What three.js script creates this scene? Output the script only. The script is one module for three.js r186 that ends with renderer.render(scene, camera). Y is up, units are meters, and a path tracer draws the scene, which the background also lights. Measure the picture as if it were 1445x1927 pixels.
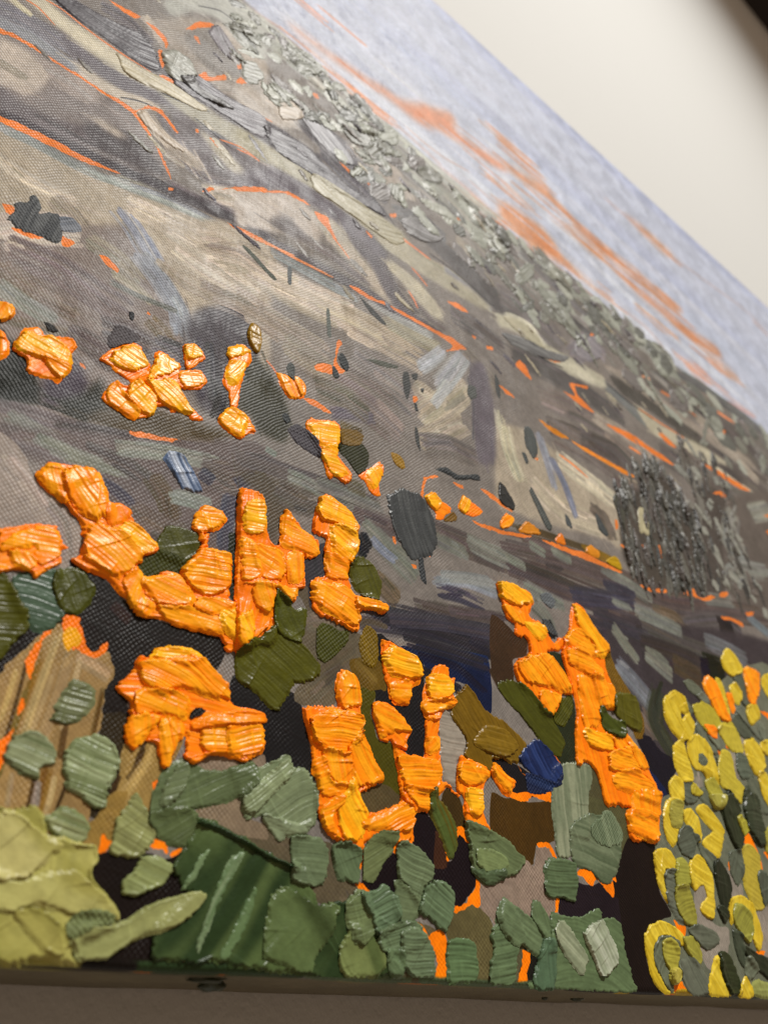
import * as THREE from 'three';
import { mergeGeometries } from 'three/addons/utils/BufferGeometryUtils.js';

// ---------- camera, light, exposure ----------
const scene = new THREE.Scene();
const camera = new THREE.PerspectiveCamera(62.111, 0.75, 0.01, 30);
{ // the phone is held low and close to the lower left of the painting, tilted up to the right
  const m = new THREE.Matrix4().makeBasis(
    new THREE.Vector3(0.7621006, -0.020439, 0.647136),
    new THREE.Vector3(-0.3398021, 0.83816, 0.4266408),
    new THREE.Vector3(-0.5511236, -0.5450414, 0.631817));
  camera.quaternion.setFromRotationMatrix(m);
  camera.position.set(0, -0.01437, 0.15);
  camera.focus = 0.218;
  camera.userData.fStop = 15;
}
const renderer = new THREE.WebGLRenderer({ antialias: true });
renderer.setSize(767, 1024);
renderer.toneMapping = THREE.LinearToneMapping;
renderer.toneMappingExposure = 1;
renderer.shadowMap.enabled = true;
scene.background = new THREE.Color().setRGB(0.29, 0.21, 0.15);   // the dim room in front of the wall
const LAMP = { at: [1.0, 2.9, 2.3], to: [0.08, 0.02, 0], power: 56, angle: 0.5, penumbra: 1, size: 0.045 };

// ---------- helpers ----------
const MM = 0.001;
const W0 = -20, W1 = 590, H1 = 451.5, DEPTH = 36, R = 1.5;      // canvas in millimetres
function rng(s) { return () => { s = (s + 0x6d2b79f5) | 0; let t = Math.imul(s ^ (s >>> 15), 1 | s); t = (t + Math.imul(t ^ (t >>> 7), 61 | t)) ^ t; return ((t ^ (t >>> 14)) >>> 0) / 4294967296; }; }
const PERM = new Uint8Array(512);
{ const r = rng(77); const p = [...Array(256).keys()]; for (let i = 255; i > 0; i--) { const j = Math.floor(r() * (i + 1)); [p[i], p[j]] = [p[j], p[i]]; } for (let i = 0; i < 512; i++) PERM[i] = p[i & 255]; }
function noise(x, y) { // value noise, -1..1
  const xi = Math.floor(x), yi = Math.floor(y), fx = x - xi, fy = y - yi;
  const u = fx * fx * (3 - 2 * fx), v = fy * fy * (3 - 2 * fy), a = PERM[xi & 255], b = PERM[(xi + 1) & 255];
  const q = (k, j) => PERM[(k + (yi + j)) & 255] / 127.5 - 1;
  return (q(a, 0) * (1 - u) + q(b, 0) * u) * (1 - v) + (q(a, 1) * (1 - u) + q(b, 1) * u) * v;
}
const sstep = (a, b, x) => { const t = Math.min(1, Math.max(0, (x - a) / (b - a))); return t * t * (3 - 2 * t); };
const hex = (h) => typeof h !== 'string' ? h : [parseInt(h.slice(1, 3), 16), parseInt(h.slice(3, 5), 16), parseInt(h.slice(5, 7), 16)];
const css = (c) => `rgb(${hex(c).map((v) => Math.round(v)).join(',')})`;
const lin = (v) => { v /= 255; return v <= 0.04045 ? v / 12.92 : Math.pow((v + 0.055) / 1.055, 2.4); };
function smooth(p, closed, sub) { // Catmull-Rom through flat [x, y, ...]
  const n = p.length / 2, out = [], g = (i) => closed ? (i + n) % n : Math.min(n - 1, Math.max(0, i));
  for (let i = 0; i < (closed ? n : n - 1); i++) {
    const a = g(i - 1) * 2, b = g(i) * 2, c = g(i + 1) * 2, d = g(i + 2) * 2;
    for (let k = 0; k < sub; k++) {
      const t = k / sub, t2 = t * t, t3 = t2 * t, T = 0.36;
      for (const o of [0, 1]) {
        const m1 = T * (p[c + o] - p[a + o]), m2 = T * (p[d + o] - p[b + o]);
        out.push((2 * t3 - 3 * t2 + 1) * p[b + o] + (t3 - 2 * t2 + t) * m1 + (3 * t2 - 2 * t3) * p[c + o] + (t3 - t2) * m2);
      }
    }
  }
  if (!closed) out.push(p[p.length - 2], p[p.length - 1]);
  return out;
}
function box(p) { let a = 1e9, b = 1e9, c = -1e9, d = -1e9; for (let i = 0; i < p.length; i += 2) { a = Math.min(a, p[i]); c = Math.max(c, p[i]); b = Math.min(b, p[i + 1]); d = Math.max(d, p[i + 1]); } return [a, b, c, d]; }
function axis(p) { // main direction of an outline
  let mx = 0, my = 0, xx = 0, xy = 0, yy = 0; const n = p.length / 2;
  for (let i = 0; i < p.length; i += 2) { mx += p[i] / n; my += p[i + 1] / n; }
  for (let i = 0; i < p.length; i += 2) { const x = p[i] - mx, y = p[i + 1] - my; xx += x * x; xy += x * y; yy += y * y; }
  return 0.5 * Math.atan2(2 * xy, xx - yy);
}

// ---------- the thin paint on the canvas: colour and relief in five sheets and one for the folded edge ----------
function sheet(x0, y0, x1, y1, pw, ph) {
  const mk = () => { const c = document.createElement('canvas'); c.width = pw; c.height = ph; const g = c.getContext('2d'); g.setTransform(pw / (x1 - x0), 0, 0, -ph / (y1 - y0), -x0 * pw / (x1 - x0), y1 * ph / (y1 - y0)); g.lineCap = 'round'; g.lineJoin = 'round'; return [c, g]; };
  const [col, cg] = mk(), [rel, rg] = mk();
  cg.fillStyle = '#de7434'; cg.fillRect(x0, y0, x1 - x0, y1 - y0);
  rg.fillStyle = '#606060'; rg.fillRect(x0, y0, x1 - x0, y1 - y0);
  return { x0, y0, x1, y1, pw, ph, col, cg, rel, rg };
}
const SHEETS = [sheet(-20, R, 185, 206.5, 2048, 2048), sheet(185, R, 390, 206.5, 1536, 1536), sheet(-20, 206.5, 185, H1, 1536, 1792), sheet(185, 206.5, 390, H1, 1408, 1664), sheet(390, R, W1, H1, 768, 1600), sheet(W0, -40, W1, R, 2048, 160)];
let opn = 0;
function each(b, pad, f) { opn++; for (const s of SHEETS) if (b[0] - pad < s.x1 && b[2] + pad > s.x0 && b[1] - pad < s.y1 && b[3] + pad > s.y0) f(s, rng(opn * 7919)); }
const tone = (c, k, a, wob) => `rgba(${c.map((v, i) => Math.max(0, Math.min(255, Math.round(v * k + (wob ? wob[i] : 0))))).join(',')},${a})`;
function ragged(p, amp) { const q = smooth(p, true, 6); for (let i = 0; i < q.length; i += 2) { const x = q[i], y = q[i + 1]; q[i] += amp * (noise(x * 1.3, y * 1.3 + 9) + 0.6 * noise(x * 3.1 + 5, y * 3.1)); q[i + 1] += amp * (noise(x * 1.3 + 31, y * 1.3) + 0.6 * noise(x * 3.1, y * 3.1 + 7)); } return q; }
function trace(g, q) { g.beginPath(); g.moveTo(q[0], q[1]); for (let i = 2; i < q.length; i += 2) g.lineTo(q[i], q[i + 1]); }
function fill(o, p, flat) {
  const c = hex(o.c), b = box(p), q = ragged(p, 0.3), d = o.d ?? axis(p), cx = (b[0] + b[2]) / 2, cy = (b[1] + b[3]) / 2, L = Math.hypot(b[2] - b[0], b[3] - b[1]);
  each(b, 1, (s, r) => {
    for (const g of [s.cg, s.rg]) { g.save(); trace(g, q); g.closePath(); g.clip(); }
    if (!flat && cy > 90) { // wet-in-wet: the edge of the patch is blended
      const g = s.cg; g.restore(); g.save(); g.filter = `blur(${(0.9 * s.pw / (s.x1 - s.x0)).toFixed(1)}px)`; g.fillStyle = css(o.c); trace(g, q); g.closePath(); g.fill(); g.restore(); g.save(); trace(g, q); g.closePath(); g.clip();
      for (let i = 0; i < q.length; i += 14) { if (r() > 0.6) continue; g.restore(); g.save(); g.strokeStyle = tone(c, 0.94 + 0.12 * r(), 0.5); g.lineWidth = 0.3 + 0.9 * r(); const l = 2 + 5 * r(), a = d + 0.3 * (r() - 0.5); g.beginPath(); g.moveTo(q[i] - Math.cos(a) * l, q[i + 1] - Math.sin(a) * l); g.lineTo(q[i] + Math.cos(a) * l, q[i + 1] + Math.sin(a) * l); g.stroke(); trace(g, q); g.closePath(); g.clip(); }
    } else { s.cg.fillStyle = css(o.c); s.cg.fillRect(b[0] - 2, b[1] - 2, b[2] - b[0] + 4, b[3] - b[1] + 4); }
    s.rg.fillStyle = flat ? 'rgba(84,84,84,0.9)' : 'rgba(128,128,128,0.75)'; s.rg.fillRect(b[0] - 2, b[1] - 2, b[2] - b[0] + 4, b[3] - b[1] + 4);
    const n = Math.min(2600, Math.round(L * L / 14) + 12), C = Math.cos(d), S = Math.sin(d);
    for (let i = 0; i < n; i++) {
      const u = (r() - 0.5) * L, v = (r() - 0.5) * L, l = (0.08 + 0.22 * r()) * Math.min(L, 50), w = 0.25 + 0.9 * r() * r(), k = 0.87 + 0.26 * r(), gr = Math.round(88 + 80 * r()), bend = (r() - 0.5) * l * 0.25;
      const x0 = cx + C * u - S * v, y0 = cy + S * u + C * v;
      for (const [g, st] of [[s.cg, tone(c, k, flat ? 0.12 : 0.3, [6 * (r() - 0.5), 0, 8 * (r() - 0.5)])], [s.rg, `rgba(${gr},${gr},${gr},${flat ? 0.1 : 0.4})`]]) {
        g.strokeStyle = st; g.lineWidth = w; g.beginPath(); g.moveTo(x0, y0); g.quadraticCurveTo(x0 + C * l / 2 - S * bend, y0 + S * l / 2 + C * bend, x0 + C * l, y0 + S * l); g.stroke();
      }
    }
    for (const g of [s.cg, s.rg]) g.restore();
  });
}
function bare(o, p) { fill({ c: o.c ?? '#dc7a34' }, p, true); }
function haze(o, p) { band({ ...o, c: [o.c[0], o.c[1], o.c[2] * 1.02], a: 0.2, calm: 1 }, p); }   // thin, well blended sky paint
function soft(o, p) { // a feathered, dry patch of the orange ground that shows through the sky
  const q = ragged(p, 0.35), b = box(p);
  each(b, 6, (s) => { const g = s.cg, k = s.pw / (s.x1 - s.x0); g.save(); g.filter = `blur(${(2.1 * k).toFixed(1)}px)`; g.fillStyle = css(o.c); g.globalAlpha = 0.8; trace(g, q); g.closePath(); g.fill(); g.restore(); });
  for (let i = 0; i < 16; i++) { const r = rng(Math.round(b[0] * 31 + b[1] * 17) + i), x = b[0] + (b[2] - b[0]) * r(), y = b[1] + (b[3] - b[1]) * r(), l = 6 + 16 * r(); band({ c: [[186, 190, 204], [196, 197, 202], [178, 183, 202], o.c, o.c][i % 5], w: 0.6 + 1.4 * r(), a: 0.3 }, [x - l, y + 0.5, x, y, x + l, y - 0.6 * r()]); }
}
function brush(o, p) { band(o, p); if (o.w > 4) { const r = rng(Math.round(p[0] * 13 + p[1] * 7 + o.w * 100)), q = smooth(p, false, 6), n = q.length / 2; for (let k = 0; k < Math.min(6, 1 + o.w / 4); k++) { const i = Math.floor(r() * n * 0.7), m = Math.min(n, i + 2 + Math.ceil(r() * n * 0.4)), off = (r() - 0.5) * o.w * 0.9, tilt = (r() - 0.5) * o.w * 0.5, c = hex(o.c), kk = 0.82 + 0.33 * r(), t = []; for (let j = i; j < m; j++) t.push(q[j * 2] + off * 0.5, q[j * 2 + 1] + off + tilt * (j - i) / (m - i)); if (t.length > 2) band({ c: c.map((v, a) => Math.max(0, Math.min(255, v * kk + (a - 1) * 6 * (r() - 0.5)))), w: Math.min(5, o.w * (0.08 + 0.22 * r())) }, t); } } }
function band(o, p) { // a loaded brush: many bristles side by side, breaking up towards the ends
  const c = hex(o.c), q = smooth(p, false, 8), n = q.length / 2, w = o.w, b = box(p), nb = Math.max(6, Math.min(70, Math.round(w / 0.55)));
  const N = []; for (let i = 0; i < n; i++) { const a = Math.max(0, i - 1) * 2, e = Math.min(n - 1, i + 1) * 2, dx = q[e] - q[a], dy = q[e + 1] - q[a + 1], l = Math.hypot(dx, dy) || 1; N.push(-dy / l, dx / l); }
  each(b, w, (s, r) => {
    for (let i = 0; i < nb * 1.7; i++) {
      const f = (r() - 0.5) * 2, off = f * w / 2 * (0.86 + 0.2 * r()), e = Math.abs(f), i0 = Math.floor(n * (0.01 + (0.1 + 0.22 * e) * r())), i1 = Math.ceil(n * (1 - (0.12 + 0.24 * e) * r())), k = o.calm ? 0.96 + 0.08 * r() : 0.9 + 0.21 * r(), gr = Math.round(96 + 78 * r()), lw = Math.max(0.35, w / nb * (1.2 + 1.6 * r())), wob = w * 0.05 * (r() - 0.5), ph = r() * 9, a = (o.a ?? 0.7) * (e > 0.85 ? 0.55 : 1), tw = [7 * (r() - 0.5), 0, 9 * (r() - 0.5)];
      for (const [g, st] of [[s.cg, tone(c, k, a, tw)], [s.rg, `rgba(${gr},${gr},${gr},0.42)`]]) {
        g.strokeStyle = st; g.lineWidth = lw; g.beginPath();
        for (let j = i0; j < i1; j++) { const o2 = off + wob * Math.sin(ph + j * 0.35), x = q[j * 2] + N[j * 2] * o2, y = q[j * 2 + 1] + N[j * 2 + 1] * o2; j === i0 ? g.moveTo(x, y) : g.lineTo(x, y); }
        g.stroke();
      }
    }
  });
}
function paintCanvas() {
fill({c:[118,113,108],d:-0.08},[-8.7,228,63.1,329.5,73.8,312.5,85.5,314.1,99.3,309.8,120.1,305.3,137.9,299.9,158.3,301.4,179.5,295.1,205.5,291.6,235.3,298.3,262,295.6,295.3,293.9,335.1,288.5,373.8,283.8,427.8,284.5,508.7,293.9,308.2,-16.6,48.8,-12.9]);
fill({c:[174,182,200],d:-0.15},[63.1,329.5,73.8,312.5,85.5,314.1,99.3,309.8,120.1,305.3,137.9,299.9,158.3,301.4,179.5,295.1,205.5,291.6,235.3,298.3,262,295.6,295.3,293.9,335.1,288.5,373.8,283.8,427.8,284.5,534.3,288.3,589,407,557.6,450,173.6,451.7,145.9,446.5]);
haze({c:[193,199,208],w:18.10},[77.1,332.6,113.4,318.4,159.1,313.2,211.3,307.1,272.5,304.7,352.3,294.7,440.1,290.5]);
haze({c:[184,191,202],w:20.95},[91.3,351.7,130.3,345.8,180.8,342,238.9,337.7,313.9,325.6,452,312.8]);
haze({c:[167,176,199],w:21.33},[112.8,380.7,156.7,380.8,214.2,379.4,290.3,376.1,382.2,372.2,482.3,369.5]);
haze({c:[161,170,195],w:17.39},[152.9,445.5,206.4,444.4,277.6,445.2,373.5,444.9,530.6,445.2]);
haze({c:[179,186,198],w:17.28},[131.3,405.7,179.1,402.2,242.2,402.5,325.7,398.2,493.6,390.7]);
haze({c:[201,207,213],w:7.90},[113.3,322.2,159.2,315.2,211.9,311.4,280.4,302.7,368.4,296.1]);
haze({c:[191,196,202],w:8.13},[148.1,337,193.7,334.2,254.3,334.1,333.7,326.6,449.3,319.8]);
haze({c:[196,201,208],w:8.29},[190.4,368.7,256.6,365.5,346.8,365.6,468.8,357.1]);
haze({c:[157,168,194],w:13.56},[168.2,452,225,452,311,452,417.7,452,540.2,452]);
haze({c:[168,177,193],w:5.60},[102.5,333,141.8,330.2,186.1,327.1]);
haze({c:[204,210,216],w:7.11},[269.1,325.5,334.7,315.2,434.7,303.9]);
haze({c:[177,187,204],w:13.91},[235.6,364.3,323.8,357.8,456,345.3]);
soft({c:[204,120,74]},[87.7,321.3,93.5,323.8,106.9,323.8,118.1,325.9,127.8,327.3,136.9,330.4,146.2,331.5,155,338.1,159.7,343,165.5,345.4,177.8,354.5,179.9,351.5,178.5,343,188.7,343.8,199.9,345.2,213.4,347.1,212.9,343,197.7,337.5,186.8,337,176,334.2,167.9,332.5,162,327.3,154.3,325,145.9,325.1,139.8,325.4,127.8,323.9,114.4,321.6,102.5,321.2]);
soft({c:[208,130,84]},[89.2,314.5,93.9,315.5,101.7,315,109,313.5,114.5,311.2,121.9,311.6,127.6,309.9,133.3,307.5,137.2,306.4,131.3,304.9,125.6,304,119.1,307.3,112.6,310.5,106.3,311.8,99.2,313.3]);
soft({c:[207,128,83]},[163.5,302.7,171.1,303.2,178.8,303.1,188.8,302.4,197.9,300.6,206.8,301,205.9,294.6,196.2,296.7,185.9,296.8,176.2,299.7,168.7,300.5]);
haze({c:[185,149,134],w:1.48},[147.5,314.9,157.9,313.3,170.9,314,187.1,318.4]);
haze({c:[185,149,134],w:1.92},[193.7,324.3,204.6,324.6,212.1,324.3]);
haze({c:[180,137,113],w:1.38},[159.8,343.7,177.1,347.3,195.4,349.6,213.6,347.9]);
haze({c:[180,137,113],w:2.42},[197.7,369.6,210.6,368.7,218.3,367.1]);
haze({c:[193,177,172],w:3.07},[137.3,309.7,147.3,309.5,157.6,307.9,168.1,306.2]);
haze({c:[194,179,177],w:2.88},[185.3,311.4,196.7,309.8,209.9,309.2]);
soft({c:[201,137,94]},[228.5,307.3,241.8,315,245,310.9,250.7,308.6,264.9,306.6,274.6,304.9,286.5,305.3,279.9,302.7,264,302.7,251.3,301.9,238.1,303.1]);
soft({c:[196,130,86]},[276,343.7,285.3,347.3,298.5,349.3,317.5,352.4,332.7,351.4,346.7,350.6,360.7,348.9,357.7,343.1,343.3,340.9,327.4,340.3,312.1,339.6,299.3,340.4,286.9,341.3]);
soft({c:[195,124,78]},[288.2,337.2,298.3,336.8,314.1,335.3,327.2,334.3,345.3,336.4,362.9,334.8,383.1,337.9,396.6,339.6,399.1,333.6,389.2,329.2,370.6,325.9,352.6,326.8,335.6,328.6,315.5,329.2,301.8,332.3]);
soft({c:[197,137,98]},[376.9,320.4,392,326.5,404.7,328.1,415,323.8,398.5,318.8,384.4,317.7]);
soft({c:[207,143,113]},[347.6,298.9,360.7,305.2,367.7,304.5,375.3,300.8,366.2,294.3,356.2,294]);
soft({c:[199,148,112]},[322.4,314.3,330.4,318.1,334.5,315.3,328.3,312]);
haze({c:[172,151,141],w:2.10},[353.2,403.1,389.5,405.1,423.6,410.5,460.6,416.4,496.1,416.2]);
haze({c:[173,136,117],w:4.08},[473,412.1,482.2,410.9,493.9,409.4]);
haze({c:[195,177,174],w:3.90},[292.2,303.8,314,303.6,328.6,298.1]);
haze({c:[191,168,161],w:3.78},[375.9,297.7,405.2,298.7,421.6,298.9]);
haze({c:[187,137,125],w:3.01},[384.6,291.7,401.7,295.4,418.8,297.5]);
haze({c:[178,128,104],w:1.91},[401,289.7,419.8,287.1,433.7,285.8]);
soft({c:[199,131,85]},[213.7,371.8,223.7,375.3,224.1,373.4,217.5,370.1]);
soft({c:[199,131,85]},[213.4,369.1,220.2,370.4,232.2,368,241.4,364.2,249,358.9,248.6,355.3,239.5,353.6,229.4,359.4,220.2,361.4,212.5,363]);
soft({c:[195,126,80]},[210.6,349.5,220,350.8,235.5,354.5,251.2,355.7,267.9,351.1,279.9,350.5,292.2,349.8,300.1,349.1,282.4,335.8,268.7,341.7,256.9,348,244.4,349.8,228.7,347.1,216.7,346.4]);
soft({c:[201,138,94]},[208.2,331.8,215.7,331.5,223.2,329.7,228.5,325.9,220,325.6,212.4,325.9]);
soft({c:[204,132,85]},[205.6,313.5,216.3,318.5,226.6,319,237.3,319.6,244.1,312.9,245.9,308.3,229,295.6,218.3,299.4,208.9,302,204,301.8]);
soft({c:[195,137,96]},[243.5,334.1,255.1,339.3,270.1,341.4,284.3,337.2,277.7,332.3,264,333.7,252.7,334.6]);
soft({c:[189,137,102]},[324.6,403,337.5,406.8,356.6,407.5,375.6,406,362.3,395.9,347.5,397.1,333.4,399.3]);
brush({c:[112,113,120],w:7.34},[-.4,219.6,9.5,223,20.9,222.6]);
brush({c:[126,125,120],w:4.23},[1.6,214.8,13.9,216.2,23.2,216]);
brush({c:[174,169,146],w:2.70},[2.6,227.5,5.8,226.7,8.4,226.2]);
brush({c:[129,134,142],w:2.43},[1.6,214.8,9.5,218.3,18.8,217.4,21.8,218.1]);
brush({c:[136,140,144],w:1.43},[2.4,213.2,8.1,215.6,18.4,216.9]);
brush({c:[162,155,140],w:6.80},[3.9,204.4,7.9,203,12.8,200.1]);
brush({c:[179,169,153],w:9.71},[7.6,200.1,11.9,199.9,16,203.5]);
brush({c:[110,106,107],w:9.41},[15.4,211.6,29.5,210.4,39.3,210.1]);
brush({c:[101,97,102],w:12.91},[12.2,191.9,26.1,194.9,41.7,194.5]);
brush({c:[116,110,109],w:9.35},[18.8,206.7,30,207.4,43.6,203.9]);
brush({c:[83,79,82],w:7.45},[28.9,196.1,38.1,196.9,50.3,196.6]);
brush({c:[163,154,143],w:3.08},[29.6,197.7,35.8,198,42.5,196.9]);
brush({c:[178,170,157],w:4.50},[21.8,218.1,28.4,216.4,34.9,217.1]);
brush({c:[174,169,149],w:4.39},[6,232.9,13.8,232.2,20.9,231.3,28.4,229.5,36.3,229.8,43.7,231.3]);
brush({c:[195,190,168],w:2.29},[10.6,233,17,232.3,26,230.5,36,231.5,45.2,233.9]);
brush({c:[133,137,145],w:2.08},[22.3,232.9,30.1,232.5,37.9,234.6,45.6,235.3]);
brush({c:[133,136,141],w:1.70},[16.5,226.8,23,226,32.2,227.1]);
brush({c:[150,148,134],w:2.64},[40.5,232.7,47.8,232.8,56.2,235,61.9,236]);
brush({c:[91,88,96],w:6.04},[23,223.1,33.8,224.2,46.4,224.7]);
brush({c:[76,73,80],w:9.07},[11.7,240.5,20.7,241.9,30.7,243.2,38,241.7,43.9,238.4]);
brush({c:[61,59,66],w:4.23},[17.2,242.6,26,243.6,35.3,243.7,43.7,240.2]);
brush({c:[93,89,94],w:5.84},[24.7,251.3,32.7,253,40.5,249.8]);
brush({c:[178,170,158],w:5.36},[37,261.6,41.8,258.8,45.1,253.1]);
brush({c:[143,135,127],w:14.63},[47.2,266.6,55.4,265.4,63,258.8]);
brush({c:[119,115,112],w:7.61},[54.5,273.4,61.6,272.7,69.4,265.9]);
brush({c:[161,154,144],w:8.07},[60.3,285.2,68.4,285.5,77,282.6]);
brush({c:[175,178,171],w:7.35},[52.6,291,63.7,296.7,74.4,296.4,80,294.6]);
brush({c:[187,190,182],w:6.63},[58.6,302.8,69.9,304.6,79.3,305]);
brush({c:[129,131,142],w:2.71},[70.5,278.6,78.3,285.3]);
brush({c:[146,140,131],w:8.26},[57.7,244.6,68.1,255.9,81.9,266.3]);
brush({c:[129,122,118],w:7.36},[65.7,244.9,83.1,248.2]);
brush({c:[67,65,68],w:4.82},[57.9,242.8,68.4,245.7,83.2,246.3]);
brush({c:[146,146,132],w:5.34},[45.9,228.8,58,230.9,72,235.3,83.7,237.7]);
brush({c:[166,165,145],w:2.46},[38.1,217.8,43.5,220.6,46.8,222.2]);
brush({c:[195,185,171],w:2.71},[34.8,217.8,41.2,220.5,46.7,223]);
brush({c:[118,121,128],w:3.40},[60.8,228.1,73.9,229.3,84.3,229.4]);
brush({c:[105,101,104],w:8.59},[47.1,219.8,53.8,213.8,60.6,207.8,69.1,210.1,84.8,222.3]);
brush({c:[195,186,171],w:4.03},[41.1,215,45,214,48.3,211]);
brush({c:[179,170,157],w:6.17},[44.5,213.5,50.7,210.7,56.8,209.5,62.9,209]);
brush({c:[146,138,128],w:2.69},[51.5,204.5,57.4,204.8]);
brush({c:[173,166,150],w:4.48},[60,224.4,66.8,220.7,74.8,218.9,78.2,218.3]);
brush({c:[161,157,139],w:3.76},[65.1,224.7,73,223.8]);
brush({c:[92,88,90],w:4.43},[61.7,208.8,72,213.6,84.8,221.4]);
brush({c:[172,162,147],w:8.65},[65.9,198.7,74.7,204.5,85.5,210.2]);
brush({c:[57,54,59],w:4.03},[8.8,182.8,18.5,184.1,28.7,186.2,39.5,188.4,51.1,190.8]);
brush({c:[64,60,63],w:5.86},[32.7,186.1,45.8,189.3,56.7,190.8,70.5,195.1,86.5,196.2]);
brush({c:[100,95,98],w:5.48},[53.1,192.5,67.6,194.3,86.2,200.2]);
fill({c:[159,150,133],d:0.11},[10,175.7,19.7,178.4,28.9,179.5,40.8,183.3,53.7,188.2,64.9,191.2,86.5,191.2,86.8,185.8,19,135.5]);
brush({c:[129,135,136],w:2.80},[10,177.2,17.7,178.8,28,179.4,36.6,181.1,46.3,185.8]);
brush({c:[141,146,140],w:3.83},[28,179.4,40.5,182.2,53.9,186.1,66.4,188.4,77.3,189.1,86.9,189.9]);
brush({c:[121,128,135],w:1.71},[43.4,184,56.5,188.2,71.1,189.8,86.7,192.2]);
brush({c:[172,172,152],w:1.13},[40.1,185,51.4,188.6,61.9,191.2]);
brush({c:[187,177,159],w:5.18},[12.5,166.4,20.6,165.3,31.4,166.2]);
brush({c:[142,133,119],w:6.37},[27.1,164,33.3,160.8,38.8,156.8]);
brush({c:[181,171,153],w:9.31},[44.4,177.2,55,178.3,72.1,179.5]);
fill({c:[121,112,107],d:-0.01},[16.9,144.9,33,157.7,45.8,168,58.4,152.2,65.7,139.9,66.2,131.5,47,104.2,27.3,98.9]);
brush({c:[173,163,153],w:9.89},[17.6,143.6,25.2,151.5,34,157.2]);
brush({c:[105,94,93],w:9.96},[21.5,141,32.2,142.7,43.4,140.6,50.1,140.1]);
brush({c:[113,102,94],w:7.46},[20.4,134.7,29.2,132,38.7,131.4]);
brush({c:[132,128,117],w:7.06},[36.9,156.7,44.7,155.9,51.3,151.9]);
brush({c:[148,144,128],w:3.26},[44.6,150.5,50.7,149.5,55.5,147.5]);
fill({c:[164,155,139],d:-0.06},[49.5,170.9,85.9,199.9,90.3,132.4,86.3,152.6,84.5,161.3,77.3,160.9,71,155.9,66.3,148.7,63.9,150.5,57.6,158.5]);
brush({c:[181,171,155],w:10.18},[55.6,173.5,69.7,173.1,85,170.5]);
brush({c:[141,133,121],w:4.44},[68,162.3,78.3,163.7,88,163.6]);
brush({c:[126,132,144],w:5.75},[42.1,172.2,46.8,168.7,51.1,163.5,55.6,157.7]);
brush({c:[129,135,143],w:7.36},[49.9,161.2,57,155.3,62,149.2,64,141.4]);
brush({c:[113,120,138],w:1.76},[50.9,169.1,56,162.9]);
brush({c:[87,91,84],w:1.64},[44.3,146.9,52,147.1,62,148.6]);
brush({c:[128,131,125],w:4.98},[20.4,129.4,27.2,127.8,34.4,126.8]);
brush({c:[101,92,77],w:2.71},[24.9,121.7,30.2,123,38.3,126.4]);
brush({c:[85,77,75],w:7.70},[37.9,126.2,46,125.4,50.2,122.1]);
brush({c:[82,75,77],w:7.68},[44.8,132.3,51.2,133.3,58.5,133]);
brush({c:[94,80,55],w:4.87},[55.8,141.3,59.1,139.6,61.5,136.7]);
brush({c:[73,69,73],w:6.50},[58.2,135.3,65.8,134.9,71.6,129.6]);
fill({c:[78,76,81],d:-1.18},[66.2,149.3,68.5,153.2,70.9,156,75.7,159.7,80.8,161.4,84.7,161.5,86.7,155.6,86.6,148.7,84.5,138.2,80.4,127.1,76.6,121.6,71.4,122.4,68.5,129.1,65.7,139.9]);
brush({c:[62,60,65],w:6.72},[71.7,143.6,73.2,134.3,74.8,124.2]);
brush({c:[42,42,44],w:3.32},[75.5,133.1,78.1,128.4,76.7,120.5]);
fill({c:[52,52,39],d:-1.19},[83.9,145.7,89.8,145.2,96.9,136,97.5,123.7,89.6,122.8,86.5,126.7,81.9,128]);
fill({c:[25,28,23],d:0.16},[23,117.8,26.9,116,31.5,116.6,33.6,110.4,35.9,105,34.7,103.3,26.9,100.6]);
fill({c:[67,61,71],d:0.04},[35,113.3,40,119.6,43.6,116.1,45.1,110.5,42.4,106.9,36.5,103.8]);
fill({c:[29,31,23],d:0.04},[39.6,106.5,43.5,110.1,47.4,117.2,48.4,111.2,51.3,109.5,45.7,104.5,40.4,104.3]);
fill({c:[69,58,37],d:0.10},[45.9,105.7,54.3,113.3,61.5,114.8,72,116.9,83.3,118,78.4,114.4,64.1,109.1,53.2,105.8]);
brush({c:[101,94,95],w:3.86},[27.3,98.9,35.6,100.4,46.7,101.5,58.4,103.6]);
brush({c:[112,116,109],w:3.77},[30.1,98,38.4,96.4,46.1,95.7,51.3,94.2]);
brush({c:[47,48,50],w:1.36},[28.4,94.2,33.7,95,37.2,94.8]);
brush({c:[81,76,77],w:3.80},[39.6,100.4,51.4,103.3,69,108.2,83.8,113]);
brush({c:[120,125,118],w:3.89},[56.1,101.5,66.9,106.1,76.9,108.6]);
brush({c:[90,84,82],w:6.51},[77.5,112.8,91.4,116]);
brush({c:[165,155,140],w:14.22},[65.4,175.9,78,181.6,94.1,179.9,112.6,181.3,130.5,183.1]);
brush({c:[182,172,157],w:8.90},[87.4,183,104.1,184.4,119.9,187.8]);
brush({c:[145,135,123],w:10.46},[68.1,161.7,79.5,163.8,95,162.3,110.2,161.4]);
brush({c:[157,147,132],w:12.86},[115.5,181.6,133.6,181.8,149.8,181.6]);
brush({c:[130,122,110],w:11.05},[95.2,158.1,110.3,155.6,125.5,154.1]);
brush({c:[142,138,119],w:7.75},[132.3,190.9,147,191.8,159.1,193.2]);
brush({c:[124,118,115],w:13.01},[119.9,168.7,133.1,165.7,145.4,161.7]);
brush({c:[114,105,102],w:12.83},[111.7,153.5,125.5,151.2,138.5,146.4]);
brush({c:[153,145,129],w:11.54},[145,169.2,153.7,166.2,165.7,167.7]);
brush({c:[169,161,143],w:11.73},[148.2,155.7,158.9,168.9,170.8,183.6]);
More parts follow.
